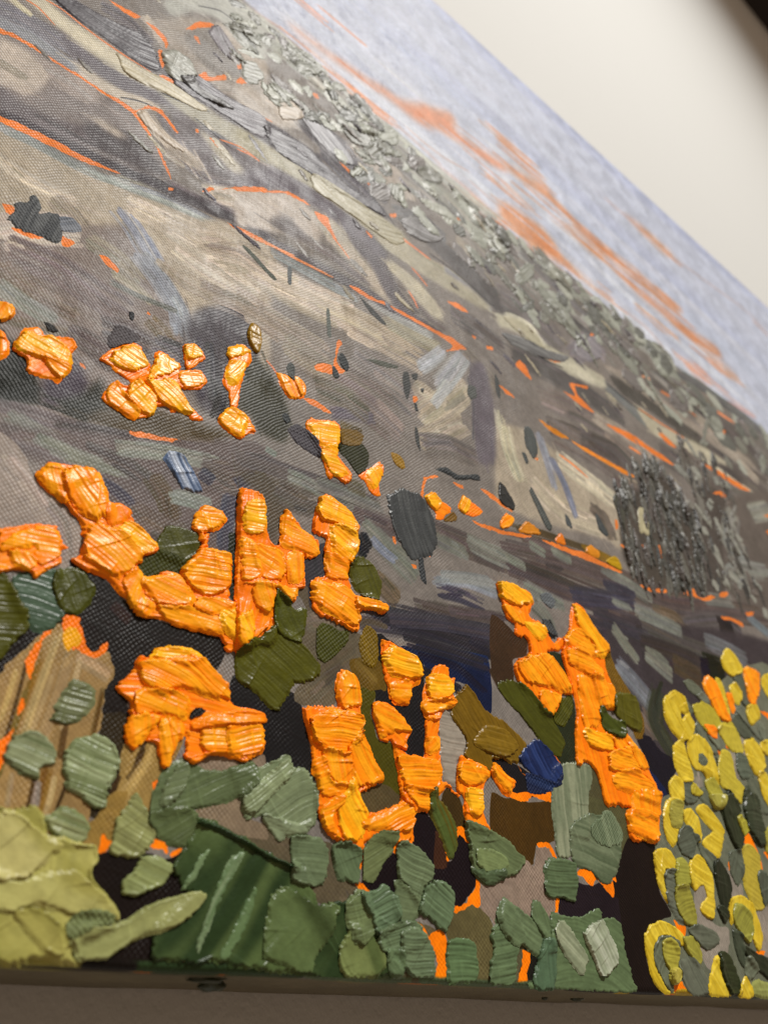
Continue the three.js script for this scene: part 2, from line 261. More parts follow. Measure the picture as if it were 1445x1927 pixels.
brush({c:[145,138,124],w:8.79},[146.1,147.3,156.1,155.2,167.1,165.3]);
brush({c:[131,137,139],w:4.59},[88.8,191.3,101,192.1,112.5,192.7,121.4,193.9]);
brush({c:[149,154,152],w:3.43},[126.1,196.2,138.9,196.1,155.1,197.7]);
brush({c:[158,162,168],w:5.20},[147.9,178.9,153.4,185.4,160.2,194.6]);
brush({c:[150,154,158],w:8.01},[155.9,173.7,163.9,186.5,170.5,198.2]);
brush({c:[164,168,169],w:3.38},[153.7,166.2,161.6,180.1]);
brush({c:[91,86,96],w:4.12},[111.9,141.2,119.9,144.7,127.6,146.9]);
brush({c:[104,99,88],w:8.23},[106.5,147.8,115.8,149.5,125.4,146.9]);
brush({c:[94,82,59],w:6.02},[115.9,136.6,122.6,137.2]);
brush({c:[86,84,87],w:5.68},[84.6,195.5,100.1,196.5,118.4,198.6,138.2,200,160,203.4]);
brush({c:[110,104,101],w:4.91},[96.2,205.6,109.2,207.7,121.5,205.2,134.3,204.4]);
brush({c:[163,154,139],w:5.97},[109.1,214.8,121.5,214.2,129.5,210.1,136.7,203.4]);
brush({c:[88,84,85],w:6.19},[118.3,223,131.3,217.8,138.5,208.2,148.5,203.2]);
brush({c:[163,159,140],w:10.01},[131.6,232.5,149.3,233.1,168.3,235.9,188.8,237.8]);
brush({c:[171,166,147],w:6.50},[135.6,221,148.4,217.9,160.6,211.1]);
brush({c:[141,144,147],w:4.22},[164.6,238.3,177.4,237.1,189.3,234]);
brush({c:[104,98,94],w:6.47},[146.4,212.8,153.2,208.1,162,206.5]);
brush({c:[84,83,82],w:9.74},[154.1,251.2,171.6,249.7,185.6,246,195.9,243.7]);
brush({c:[149,143,131],w:6.80},[172.7,261.4,183,260.4,193.7,259.4]);
brush({c:[92,88,87],w:11.07},[165.6,216.3,178.1,216.8,194,215.2]);
brush({c:[116,111,105],w:6.71},[170.7,201.1,181.6,196.7,190.3,189.2]);
brush({c:[98,94,102],w:8.98},[177.5,194.3,177.6,178.9,176.4,154.3]);
brush({c:[86,83,87],w:4.45},[172.3,189.6,174.8,179.1,172.7,160.3]);
brush({c:[102,97,95],w:9.53},[147.6,146.6,160,151.8,171.8,152.2]);
brush({c:[179,176,154],w:6.32},[185.3,180.4,186.2,170.1,186.4,155.1]);
brush({c:[145,138,128],w:14.10},[71.2,261.4,82.9,263,95.9,266.4]);
brush({c:[196,188,175],w:7.26},[86,261.8,91.9,265.8,97.4,268]);
brush({c:[181,173,161],w:7.67},[73.2,254.9,83.1,258.9]);
brush({c:[66,64,68],w:6.03},[71.9,245.2,83.7,249.9,97.3,251.6,105.1,251.7]);
brush({c:[92,89,94],w:10.50},[93.4,269.4,108,268.5,120,267.7]);
brush({c:[75,73,80],w:7.52},[105,256.9,116.6,252.6,130.2,248.7]);
brush({c:[154,152,133],w:5.67},[72.5,238.7,87.4,238.2,102.3,239.9,118.3,241.7,131.8,241.8,144.1,239.3]);
brush({c:[178,176,157],w:2.55},[80.2,237.4,94.7,239,111.8,240.1]);
brush({c:[101,98,105],w:6.07},[84.3,229.5,101,232.8,115.1,232,126.5,227.5,133.1,223]);
brush({c:[172,163,153],w:7.11},[73.6,225.3,82.5,225.9,92.3,228]);
brush({c:[117,114,111],w:4.75},[74.6,214.1,88.2,223.5,102.7,227.4]);
brush({c:[177,168,154],w:10.60},[75.6,202.7,87.6,210.1,97.3,212.7]);
brush({c:[107,102,102],w:6.88},[82.8,201,93.3,207.7,103.4,205.9]);
brush({c:[162,156,140],w:5.85},[101.4,220.7,110.6,216.9,119.9,213.1]);
brush({c:[142,137,124],w:5.11},[108.9,223.1,115.2,218.7,121.5,215.2]);
brush({c:[89,86,90],w:5.42},[119.9,231.1,126.5,227.5,134.8,224.3]);
brush({c:[150,143,137],w:9.00},[117.4,268.6,125.3,269.2,132.4,266.8]);
brush({c:[109,107,107],w:8.08},[123.5,272.1,130.7,269.7,135,260.2]);
brush({c:[164,156,145],w:9.52},[134.6,280.1,141.9,275.3,147.3,266.4]);
brush({c:[128,127,122],w:9.51},[114.7,286.7,127.3,287.3,142.4,287.4]);
brush({c:[149,150,142],w:9.53},[98.9,296.5,114.6,296.2,127.4,294.7,142.7,295]);
brush({c:[142,145,136],w:10.84},[75.8,299.4,88.7,299.8,102.2,299]);
brush({c:[177,181,173],w:8.00},[66.5,308,80,308.4,94.2,306.3,107.3,305.9]);
brush({c:[166,170,162],w:8.20},[114.5,306.2,127.5,302.2,142,301.7,157.1,299.8,172.8,297.9,189.4,297.2,205.9,298.3]);
brush({c:[130,132,125],w:12.76},[133,292.9,148.4,289.4,164.5,286.9,183.6,285.1,203.7,283.1]);
brush({c:[138,135,129],w:11.25},[143.9,277.1,159.6,275.7,175.8,273,190.3,267.1]);
brush({c:[102,102,103],w:9.38},[140.1,251.7,154.5,258,166.2,257.5]);
brush({c:[148,146,137],w:10.45},[166.2,282.5,180.6,278]);
brush({c:[109,105,104],w:17.70},[195.3,246.4,214.2,246.3,235.2,244.5]);
brush({c:[127,125,122],w:15.47},[207.8,270.8,231.5,269,256.3,264.4]);
brush({c:[152,154,149],w:12.45},[210.2,286.9,232.9,289.1,256.5,288.6,281.8,288]);
brush({c:[142,145,140],w:12.30},[259.8,290.8,285,288.8,308.9,287.4,334.9,287.5]);
brush({c:[182,180,163],w:6.78},[193.1,230.4,202.6,236.5,212.8,237.9,222.1,232.2]);
brush({c:[165,163,146],w:7.33},[220.8,231.4,241.7,234.4,262.6,236.8]);
brush({c:[124,120,124],w:11.75},[240.2,238.9,257.4,258.2,267.4,255.1]);
brush({c:[106,103,98],w:14.50},[265.2,267.6,285.8,270.8,306.8,271.3]);
brush({c:[87,84,83],w:12.77},[199.5,216.6,222,220,248.3,220.5,271,219.2]);
brush({c:[133,125,117],w:7.33},[265.3,247.1,294.9,252.6,324.5,250,364.4,249.9]);
brush({c:[74,73,69],w:11.67},[269.6,242.9,298.5,245.5,329.1,245.4,362.4,245.4]);
brush({c:[94,90,85],w:16.07},[305.9,268.3,330.4,266.3,357.4,262.1,386,257.8]);
brush({c:[100,96,85],w:11.69},[323.2,273.3,357.3,274.5,384.5,274.6]);
brush({c:[172,169,150],w:7.86},[286.5,234.6,298.6,227.9,317.8,231.9,342.5,238.2,371,241.2]);
brush({c:[114,107,104],w:12.83},[212,201.8,237.8,207.1,262.6,207.9,287,209.7]);
brush({c:[148,140,129],w:8.67},[248.3,210.5,271,210,295.2,209.5]);
brush({c:[81,79,77],w:9.86},[214.9,188.7,238.9,191.5,260.8,192.6]);
brush({c:[142,136,125],w:8.31},[342.7,259.4,367.7,257.5,398.5,252.5]);
brush({c:[109,107,101],w:16.20},[367.3,277.3,394.5,275.8,421.6,274.7]);
brush({c:[89,92,91],w:8.93},[323.6,283.5,353.9,288.1,381.4,288.6,410.7,289.3,430.9,288.5]);
brush({c:[109,113,112],w:7.89},[262,234.3,279.9,231.2,290,227.8]);
brush({c:[104,97,92],w:14.11},[215.7,187.2,238.1,188.3,261.2,185.1]);
brush({c:[124,116,109],w:13.23},[253.6,202.3,273.2,200.1,283.7,191.3]);
brush({c:[89,84,82],w:12.58},[234.6,193,256.6,195.2,272.2,188.1]);
brush({c:[94,91,87],w:15.38},[297.2,215.4,317.8,215.6,349.9,216.9]);
brush({c:[169,165,147],w:9.04},[290.3,228.9,305.1,229.9,330.4,232.3,356.6,232.1,384.6,231.8,402.2,233.5]);
brush({c:[85,81,78],w:17.40},[317,238,347.1,241.4,377.2,239.1,402.9,238.5]);
brush({c:[149,142,131],w:8.19},[344.7,251.9,371.2,249.4,394.6,240.9]);
brush({c:[91,87,84],w:19.30},[369.2,269.2,394.7,264.2,413.6,255.4]);
brush({c:[101,97,93],w:18.06},[323.6,210.8,357.2,214.6,396.1,221.7]);
fill({c:[158,149,133],d:-0.88},[184.1,171.4,199.8,179.2,213.8,177.5,228.5,175.7,246.1,174,255.4,169.2,255.1,159.6,248.8,145.8,239,146.9,213.8,141.9,198.7,139,187.6,138.2,179.7,138.6]);
brush({c:[180,175,156],w:10.35},[217.3,174,234.1,171.4,251.7,168.5]);
brush({c:[181,178,154],w:7.23},[188.4,175.2,189.5,163.5,193.7,153.5]);
brush({c:[176,167,150],w:10.40},[199.8,156.3,215.4,149.5,240.4,152.3]);
brush({c:[133,138,149],w:4.85},[207.2,181.2,210.4,170.8,213.1,158]);
brush({c:[114,120,138],w:4.46},[213.8,172.4,219.3,163.2,223.3,150.3]);
brush({c:[103,95,85],w:8.05},[233.4,159.3,241.4,155.9,244,148.8]);
brush({c:[145,137,125],w:4.64},[258.1,182.8,276.8,186.4]);
brush({c:[95,86,83],w:13.67},[254.2,177.5,268.9,177.5,277.1,179.1]);
brush({c:[70,60,41],w:5.25},[186.4,130.6,199.6,133.5,213.3,135,236.8,138.3]);
brush({c:[123,96,31],w:5.69},[223.7,136.6,234.4,137.4,245.3,137.4]);
fill({c:[74,69,63],d:-1.54},[260.4,173.9,272.3,184.5,287.4,202.7,298.1,201.6,303.2,191.9,315.5,190.1,312.1,172.6,298.3,146.5,283.3,137.9,262.5,133.9,253.8,135.7,249,142.7,250.6,156.2]);
fill({c:[75,70,66],d:-1.51},[325.4,211.6,341.9,213.5,354,211.1,340.3,177.2,321.2,151.3,298,142.1,305.5,164.7]);
fill({c:[94,88,83],d:-1.57},[351.9,210.2,416.3,241.8,374.2,163.6,325.8,151.9]);
brush({c:[127,129,124],w:14.05},[353,205.4,339.1,181.7,355.6,182.8]);
brush({c:[122,124,119],w:10.79},[328.8,161.9,345.4,171.4,373.9,179.2]);
brush({c:[135,137,128],w:11.18},[373.4,212.5,397.6,224.6]);
brush({c:[149,153,156],w:6.45},[297.7,200.4,304.9,196.5,308.2,190.1]);
brush({c:[166,165,158],w:3.89},[302.8,198.6,309.1,192.4]);
brush({c:[84,75,72],w:12.91},[177.5,122.4,208,128,239.1,130.7,273.8,132.1,316.8,141.3,368.1,152.3]);
brush({c:[74,66,66],w:11.21},[176.6,115.4,205.9,117.4,235.8,118.7,269.6,120]);
brush({c:[108,112,104],w:4.67},[178.7,118.8,189.7,118.1]);
brush({c:[112,116,109],w:3.66},[194,127.9,201.2,127]);
brush({c:[112,116,109],w:3.82},[205.5,130,215,129]);
brush({c:[107,110,103],w:5.41},[232.9,131.6,250,130.6,262.1,129.1]);
brush({c:[108,112,106],w:5.54},[188.6,111,198.1,110.2,207.1,109.7]);
brush({c:[60,58,70],w:7.17},[212.9,114.9,231.9,119.6,250.5,124.7]);
brush({c:[59,57,68],w:4.71},[232.6,126.3,242.5,127.4,251.5,128]);
brush({c:[111,115,109],w:3.33},[236.2,120.2,247.1,120.7]);
brush({c:[115,118,111],w:6.90},[249.2,120.6,265.5,121.8,279.8,121.4]);
brush({c:[97,86,72],w:5.09},[262,125.3,276.8,126.7,283.6,121.8]);
brush({c:[54,50,57],w:13.43},[215.2,108.2,243.8,109.7,280,115.5,322.7,123.1]);
brush({c:[82,78,80],w:11.22},[283.2,124,313.8,134.5,327.1,132.5]);
brush({c:[109,110,104],w:5.93},[303.7,143.1,327.4,148.9]);
brush({c:[110,111,115],w:5.50},[294.7,121,319.9,123.1]);
brush({c:[104,114,121],w:5.05},[337.5,145,354,141]);
brush({c:[38,35,37],w:10.34},[309.9,131.7,321.4,132.6]);
fill({c:[93,84,82],d:-0.01},[28.2,95,40,98.1,59.9,105.9,91.2,118.8,92.3,103.3,82.5,98.1,84.3,72.9,63.3,70.9,52.1,89.3,37.9,89.5,28.9,91.7]);
brush({c:[102,92,90],w:4.93},[31.9,93.1,41,93.2,49.2,91.8]);
brush({c:[115,119,108],w:4.25},[36.7,95,45.5,94.4,56.6,95.1]);
brush({c:[79,72,69],w:4.04},[47.3,97.7,56.8,97.2,64.2,95]);
brush({c:[119,125,117],w:4.34},[53.6,100.7,64.7,104.5,78.5,107.7]);
brush({c:[77,66,51],w:5.05},[62.2,96.6,66.3,92.4,68.4,87.4]);
brush({c:[115,122,116],w:5.25},[67.5,93.9,73,94.7,77.3,95]);
brush({c:[63,62,75],w:2.60},[51.9,90.6,55.4,89.7,59,87.9]);
brush({c:[91,81,74],w:7.11},[58.5,85.8,65.2,84.3,73.3,84.5]);
brush({c:[86,78,74],w:8.35},[74.4,104.2,82.9,104.7,91.6,108.6]);
brush({c:[59,58,68],w:3.50},[74.5,103.1,77.1,102.2]);
brush({c:[64,64,76],w:3.93},[82.8,100.4,82,91.8,82.4,83]);
brush({c:[59,59,74],w:2.65},[84,104.1,88.9,108.5]);
brush({c:[77,70,55],w:4.33},[89.9,110.1,92.3,103.3]);
fill({c:[141,131,122],d:-0.92},[28.9,91.7,32,92.5,35.6,89.8,38.3,85.5,42.6,82.9,46.5,80.5,49.8,77.4,50.6,76,49.9,72.3,48.3,69.1,46.5,68.4,45,76.4,40.7,75.6,33.7,70.8]);
brush({c:[151,140,130],w:4.62},[31.7,87.5,36,84.1,40.7,79.4]);
brush({c:[132,123,117],w:2.33},[41.4,81.1,45.5,77.9,47.8,71.5]);
fill({c:[29,26,24],d:-0.20},[48.5,70.1,53.9,69.5,60,66,64.4,63.3,72.7,63.2,82.4,63.5,85,60.3,80,52.5,61.2,44.3,43.2,47,39.4,49.6,41.6,54.5,49.8,59.2]);
brush({c:[42,28,24],w:1.96},[58.8,63.6,62.3,61.4]);
fill({c:[31,36,23],d:-1.16},[83,89.2,85.8,89.2,87.5,74.4,86.2,72.6,84.3,75.2]);
fill({c:[76,69,57],d:-1.18},[83.2,107.6,92.7,110.2,98.3,109.8,99.8,102,97.3,96.7,95.5,90.3,92.7,92.8,91,102.8]);
brush({c:[83,77,70],w:9.63},[95,108.4,102.4,107.6,107.6,108.6]);
brush({c:[81,75,72],w:5.26},[82.8,112.4,94.7,113.9,111.1,115.3,129,116.3]);
brush({c:[106,110,103],w:4.07},[98.7,113.4,103.3,113.7,108.1,112.9]);
brush({c:[104,105,100],w:6.17},[107.5,113.8,118.6,114.4,131,114.6]);
brush({c:[85,81,67],w:3.80},[118.6,119.2,123.8,119]);
brush({c:[88,81,79],w:7.64},[119.8,110.1,132.9,110.5,142.5,109.3]);
brush({c:[106,110,102],w:7.49},[123.6,108.1,132.7,103.3,141.8,97.9]);
brush({c:[118,127,142],w:2.84},[126.2,104.4,130.7,102,134.6,100.6]);
brush({c:[26,27,30],w:7.21},[121.7,103.9,123.6,101.2,124.8,100.5]);
fill({c:[53,52,58],d:-1.31},[104.2,90.8,111.4,97.8,111,87.5,106.6,85,107.4,77.7,104.6,79.8]);
brush({c:[82,75,72],w:10.07},[145.7,115.5,160.7,116.1,180.5,116.8]);
brush({c:[109,111,104],w:5.62},[150.7,113.6,157.4,113.6,163.4,112.7]);
brush({c:[114,117,110],w:6.73},[164,118,172.7,117.3,181.8,117.3]);
brush({c:[127,134,142],w:4.11},[148.8,98.5,160.9,103.1,174.9,103.4]);
brush({c:[130,135,133],w:3.48},[151.9,101.9,163.4,105.2,175.4,107.3]);
brush({c:[61,59,73],w:4.69},[150.1,96.6,158.9,97.7,168.6,97.2]);
brush({c:[93,83,68],w:7.12},[127.2,93,134.8,88.9]);
brush({c:[81,74,71],w:7.84},[141.3,88.2,158.1,89.9,177.6,93.9]);
brush({c:[64,62,72],w:7.35},[122.2,79.2,137.1,82,157.6,84.7,176.6,87.1]);
brush({c:[112,122,115],w:1.71},[91.6,118.3,94.4,117.9]);
fill({c:[89,80,64],d:-1.18},[101.9,80.9,105.6,83.1,106.9,77.6,114.1,75.8,121.6,75.5,124.4,70.4,102.9,58,99.5,66,103.9,69.5,105.8,76.8]);
fill({c:[27,26,27],d:-0.30},[87.3,55.4,104.5,55.3,105.1,52.9,108.5,40.8,109.8,32.8,110.8,28.8,94.7,35.7,88.8,38.4]);
fill({c:[93,85,69],d:0.66},[103.7,76,121,82.4,121,75.3,127.9,68.3,124.3,60.3,121.5,61,117.6,64.7,114.8,62.2,114.4,55.4,104.6,53.2,103,55.8,109.4,63.6,103.5,68.4]);
brush({c:[103,94,82],w:5.74},[105.4,73.7,111.9,75.6,119.8,78.9]);
brush({c:[90,82,66],w:5.98},[107,56.7,114.3,63.4,120.9,69.4]);
brush({c:[41,40,47],w:9.31},[127,82.1,143.7,83.9,161.1,83.9,173.8,84]);
brush({c:[58,55,64],w:5.03},[130.8,82.7,150.8,87.1,174.8,90.6]);
brush({c:[78,70,72],w:4.07},[154.7,91.6,177.9,96.3]);
fill({c:[26,26,28],d:-1.35},[126.9,76.5,135.5,75.3,143.1,73.7,141.5,47.9,135.6,48.6,126.6,57.6]);
fill({c:[18,28,58],d:-0.13},[135.5,75.8,150.1,78.2,161.5,80.2,168.7,79.3,167.7,65.7,165.3,64.2,158.3,70.8,152.8,70.5,149.1,74.2,144.2,71,142.5,74.1]);
brush({c:[24,38,76],w:3.69},[140.6,76.2,153.5,78,168,79.7]);
fill({c:[92,72,23],d:-0.85},[118.7,67.4,128,69.8,130.2,63.1,126.6,61.8,124.3,59.4,121.8,60.2]);
brush({c:[106,86,38],w:3.15},[120.9,67.5,126.7,64.2]);
fill({c:[71,68,16],d:-1.20},[121.5,60.6,126.6,61.3,125.1,55.5,127.5,49.7,131.5,49.6,133.3,43.4,133.9,37.6,128.9,37.2,127.9,40.4,123.6,47.3,122,52.1]);
fill({c:[79,69,45],d:-0.00},[120.8,36.4,128.4,39.6,133.9,37.6,133.3,35.8,128.2,33.3,124.5,31.9,121.9,33.8]);
fill({c:[61,46,20],d:-1.22},[147,40,149.1,41.9,152.1,41.2,154.6,37.6,154.1,32.8,150.8,33.2,147.5,37.5]);
fill({c:[26,25,28],d:-1.26},[166,52.9,172.4,53,182.2,50.3,181.3,44.8,170.4,44.1,164.8,48.3]);
brush({c:[60,43,32],w:4.82},[173.6,93.8,174.9,86]);
brush({c:[58,42,31],w:4.55},[170,78,173.1,73.3]);
brush({c:[36,35,43],w:3.68},[136.9,77.7,153.5,78.6,168.6,78.7]);
brush({c:[26,26,34],w:2.94},[142.9,70.6,149.4,69.7,156.1,68.7]);
brush({c:[22,24,42],w:2.43},[141.9,75,155.3,75.3,166.1,70.6]);
brush({c:[74,68,60],w:2.75},[116.4,75.4,124.6,79.3,130.7,79.6]);
fill({c:[58,53,57],d:-0.07},[231.6,111,270.4,122.4,359.4,136.2,332,85.3,277.6,79,244.8,60.8,238.5,72,228.8,92.8]);
brush({c:[58,54,60],w:8.34},[223.7,111.3,251.1,112.4,279.6,114.5]);
brush({c:[73,69,68],w:9.08},[250.2,116.4,280.2,116.2,306.5,117.9]);
brush({c:[54,48,49],w:11.62},[249.2,106.2,272.5,108.2,295.9,108.3]);
fill({c:[58,42,28],d:-1.13},[171.6,95.6,180.7,92.9,186.3,92.1,185.3,86.5,179.3,83.7,178.2,76.7,173.4,75,169.4,78.9]);
fill({c:[35,42,27],d:-1.30},[172.8,71.1,179.8,67.3,190,58.8,195,56,193.6,49.2,201.8,57.3,204.9,72.7,204.7,77.8,195.1,89.7,203,90.6,203.5,80.5,196.7,72,181.4,67.6]);
brush({c:[105,109,102],w:5.38},[191.9,105.6,196.7,103.2,200.1,97.8]);
brush({c:[11,15,17],w:5.36},[197.2,100.8,199.8,96.5]);
brush({c:[110,112,102],w:5.28},[233.3,109.4,239.2,104.9,245.2,100.4]);
brush({c:[106,111,118],w:9.30},[231.5,95.5,240.1,90.5,248.7,84.7]);
brush({c:[112,115,107],w:8.27},[250.8,104.6,257.8,102.2,264.8,99.8]);
brush({c:[70,60,47],w:8.76},[268,105.6,275.9,104.7,285.4,104.2]);
brush({c:[108,111,106],w:6.89},[251.4,120.4,265.2,120.9,278.4,120.9]);
brush({c:[96,99,104],w:7.76},[295,121.8,311.2,122.3,326.2,121.5]);
brush({c:[106,94,85],w:8.28},[240.1,80.3,244.3,77.4,250.3,76.8]);
brush({c:[50,53,42],w:10.23},[255.2,91.4,248,79.5,255.2,69.7]);
brush({c:[22,25,16],w:12.49},[290.2,109.8,303.5,111]);
brush({c:[20,16,30],w:8.17},[287.7,109.9,292.3,108.9]);
fill({c:[23,21,31],d:-1.02},[235.3,71.4,243,73.5,247.8,69.6,257.6,67.7,252.4,62,246.3,53.5,243.2,53.1,239.3,62.1]);
fill({c:[20,31,66],d:-1.55},[238.3,62,245.7,57.4,246.3,53.5,241,49.4,238.1,40.9,236.1,40.7,240.7,54.4]);
brush({c:[59,55,50],w:10.02},[326.8,108.2,332.8,100.3]);
fill({c:[104,108,93],d:-1.44},[258,62.9,274.2,85,293.1,101.7,320,117.5,351.9,122.3,310.9,46.1,247,38.8,244.9,49.4]);
brush({c:[140,134,123],w:5.06},[267.2,64.5,267,58.4,274.9,56]);
brush({c:[140,134,123],w:4.99},[305.2,85.8,305.8,79,315.1,79.3]);
brush({c:[52,56,44],w:8.07},[280.4,71.8,287.8,61.6]);
brush({c:[141,135,124],w:4.70},[294.1,78.2,294.8,69.1]);
fill({c:[67,47,16],d:-1.26},[168.9,42.9,173.1,43.3,177.4,43,186.5,44.6,190.5,47.2,189.9,42.7,187.5,34.3,180.6,32.6,177.6,27.3,171.1,30.1,163.6,33.6,164.8,43.2]);
fill({c:[72,70,47],d:-1.32},[206.9,57.6,210.3,57.1,212.5,52.2,213,47.5,223.8,48.6,221.9,39,216.5,35.3,212.3,44.8,200.3,36.3,204,48.7]);
fill({c:[74,74,48],d:-1.32},[204.7,48.3,213.1,48,222.6,47.3,223,39.5,220.2,33.2,212.9,28.6,209.4,34,201.3,37.3]);
fill({c:[24,17,16],d:-1.33},[222,39.4,234.9,40,240.1,41.1,240.7,37.5,233.7,36.2,232.3,26.5,237.2,19.6,236.3,17.2,229.2,17.2,221.9,13.5,220.5,6.3,226.5,-.8,225.9,-2.5,210.4,-2.8,210.7,8.9,210.8,15.1,202.8,17.6,213.2,29.5]);
fill({c:[30,23,29],d:-0.04},[194.5,24.5,200.6,24.6,205.6,25.5,209.8,23.1,211.9,21.9,210.9,15.5,202.7,17.2,192.5,15.6,185.6,17.2,187,20.8,192.8,20.4]);
fill({c:[133,117,104],d:-0.85},[162.2,22.8,166.2,23.6,175,28.3,178.3,27.3,180.9,32.3,186.1,32.7,188,29.3,183.3,27.9,182.1,21.2,186.1,19.8,184.7,16.3,174.8,15.2,167.8,17.1,161.3,16.2]);
fill({c:[140,134,124],d:-1.38},[252.3,29.3,257.9,25.7,253.5,22.3,250.4,22]);
fill({c:[100,105,89],d:-1.37},[244.8,54.9,322,66.7,283.4,-4.9,225.7,-5.5,234,3.3,229.2,17.2,236.4,20,233.2,26.6,233.9,36.7]);
fill({c:[143,136,125],d:-1.38},[250.9,28.1,256.7,30.2,257.3,26.6,252.9,23.2,258.2,19.1,265.9,18.1,261.7,10.9,250,6.6,247.3,14]);
fill({c:[138,131,121],d:-1.42},[273.1,36.7,279.7,31.8,278.9,25.2,285.3,24.6,293.7,26.3,286.2,12,279.9,13.8,270.8,26.7]);
fill({c:[27,26,22],d:-1.23},[167.2,8.8,171.2,9.4,176.8,7.3,174.7,2.9,171.9,-1.7,164.4,-1.8,166.9,2.7]);
fill({c:[84,80,58],d:-1.23},[167.3,6.8,171.1,9,171.1,6.6,168,1.2,165.3,-.3]);
fill({c:[91,82,63],d:-0.13},[90.2,26.6,93.7,26.4,103.4,25.5,114.8,24.4,117.8,18.2,121.7,16.7,126.6,8,130.9,0,118.8,-.3,114.1,9.2,111.2,13.1,105,11.9,100.3,18.2,90.6,21.9]);
brush({c:[102,92,73],w:4.85},[116.9,14.2,120.7,7.6,125.5,1.8]);
brush({c:[125,111,92],w:2.69},[90.1,28.7,92.8,25.9]);
fill({c:[24,17,21],d:-1.36},[137.1,33,139.9,35.4,143,34.2,147.3,28.2,148.2,25,149.5,26,151.8,31.2,155.7,30,157,21.5,152.8,17.1,150.3,15,148.4,16.4,148.3,19.1,143.2,20.2,140.2,26.1,136.9,27.7]);
fill({c:[60,36,24],d:-1.35},[144.6,31.1,146.8,28.9,147.5,23.7,143.4,23.3]);
fill({c:[23,16,19],d:-1.31},[122.2,18.6,125.8,19.7,129.6,24.6,132.9,24.9,132.6,19.6,131.4,15,128.4,17.3,125.2,15.6,121.2,16]);
fill({c:[133,117,104],d:-0.85},[158,22.8,167.5,24.1,166.4,16.6,162.7,12.4,161,13.8,157.6,15.9]);
fill({c:[90,83,53],d:-1.07},[146.7,13.6,154,16.2,158.7,15.2,161.3,11.5,160.3,-1.2,153.8,-1,154.3,8.1,146.8,8]);
fill({c:[91,82,60],d:-1.06},[137.1,11.4,144.7,9.7,142.1,4.6,139.1,8.7]);
fill({c:[84,80,58],d:-0.03},[132.4,1.4,142.4,1.8,142.2,-1,130.8,-1.3]);
fill({c:[28,23,21],d:-0.31},[37.8,53.7,43.5,55.4,51.8,60.2,57.7,56.1,62.2,47,64.8,45.4,65.2,37.6,60.9,37.4,59.7,40,61.1,49.3,58.9,53.7,46.4,54.7,41.8,47.7,40.5,41.8]);
fill({c:[44,36,22],d:1.53},[59.6,40.6,65.2,42.6,65.9,35.6,64.7,27.4,63.3,23.3,60.5,23.6,61.5,33.5]);
fill({c:[148,121,76],d:-1.71},[40.6,41.5,41.9,47.3,43.9,50.4,46.7,54.8,49.2,56.7,52.4,53,54.6,52.5,57.3,52.1,59.1,53.7,61.3,49.4,60,46.1,60.1,38.7,59.5,33.1,60.6,19.3,46.1,17]);
brush({c:[163,138,96],w:3.63},[51.2,51.6,50.5,44.2,49.4,36.5,48,27.9]);
brush({c:[161,138,102],w:3.62},[53.8,51.2,57.2,50.2,60,49.1]);
brush({c:[124,92,32],w:1.09},[47.3,50.2,45.9,42.4,45,35.6,44.5,29.5]);
brush({c:[109,90,48],w:1.05},[59.4,46.3,59.1,41.2,58.8,37]);
brush({c:[90,67,34],w:1.32},[53.8,38,53.9,32.1]);
brush({c:[116,82,31],w:1.12},[51.7,29.8,51.7,23.6]);
brush({c:[132,122,114],w:1.35},[50.6,27.4,51.1,23.5]);
brush({c:[106,90,40],w:0.94},[45.7,43.1,44.8,33.6,44.1,27.2]);
fill({c:[143,118,66],d:-1.78},[65.3,36.9,67.6,36.6,69.3,40.5,71.1,41.6,73.3,33.8,72.5,25.9,70.4,25,63.9,19.7,60,18.6,64.5,28.7]);
brush({c:[59,42,20],w:1.27},[69.2,38.4,68.2,32.6,67.1,30.4]);
brush({c:[54,37,18],w:0.79},[65.2,30.8,63.7,24.7,62.8,22]);
brush({c:[154,129,78],w:2.05},[70.7,35.8,67.3,29.1,63.4,22.7]);
brush({c:[138,110,56],w:1.87},[75,35.9,76.5,39.8]);
brush({c:[168,146,98],w:1.33},[49.4,55.2,48.3,46.9,47.3,38.7,46.7,30.8]);
brush({c:[176,154,112],w:1.04},[54.2,50.9,53.8,45,52.9,37.2]);
brush({c:[165,141,88],w:0.96},[43.1,45.9,42.7,40.4,42.2,35.6]);
brush({c:[74,53,24],w:0.45},[44.6,48.4,44.5,42.8,44.1,35.4,43.7,30.2]);
brush({c:[90,64,24],w:0.42},[59.5,45.6,59.2,39.2,58.9,34.3]);
brush({c:[74,53,24],w:0.50},[50.1,34.6,50.1,28.2,50,22.7]);
brush({c:[63,44,20],w:0.44},[56,29.9,55.4,26,54.7,23.1]);
brush({c:[140,106,42],w:0.62},[52.7,29.9,52.3,25.2,52.2,22.7]);
brush({c:[179,156,108],w:0.75},[53.5,28.8,53.5,25.7,53.2,22.6]);
brush({c:[143,124,92],w:0.72},[46.3,28.2,46.5,24.6,46.6,22.8]);
brush({c:[168,143,86],w:0.76},[71.2,40.9,70.2,34.3,68.5,30.6,65.7,25.6,62.5,19.8]);
fill({c:[128,113,96],d:-0.08},[79.3,36.7,85.8,38.2,91,37.9,96.2,40.5,96.5,36,93.6,38.1,86.1,35,80.3,34.7]);
fill({c:[125,110,90],d:-0.19},[81.3,26.5,85,29.1,90.7,30.7,93.1,27.4,97.3,26.6,97.5,23.8,87.2,23.9]);
fill({c:[24,18,16],d:-0.17},[62.9,17.4,71.8,18.4,76.2,17.7,79.8,19.3,83.2,15.8,79.6,8.8,76.5,5.1,76.7,1.1,61.7,-.6,60.8,.9,68.6,7.4,63,13.3]);
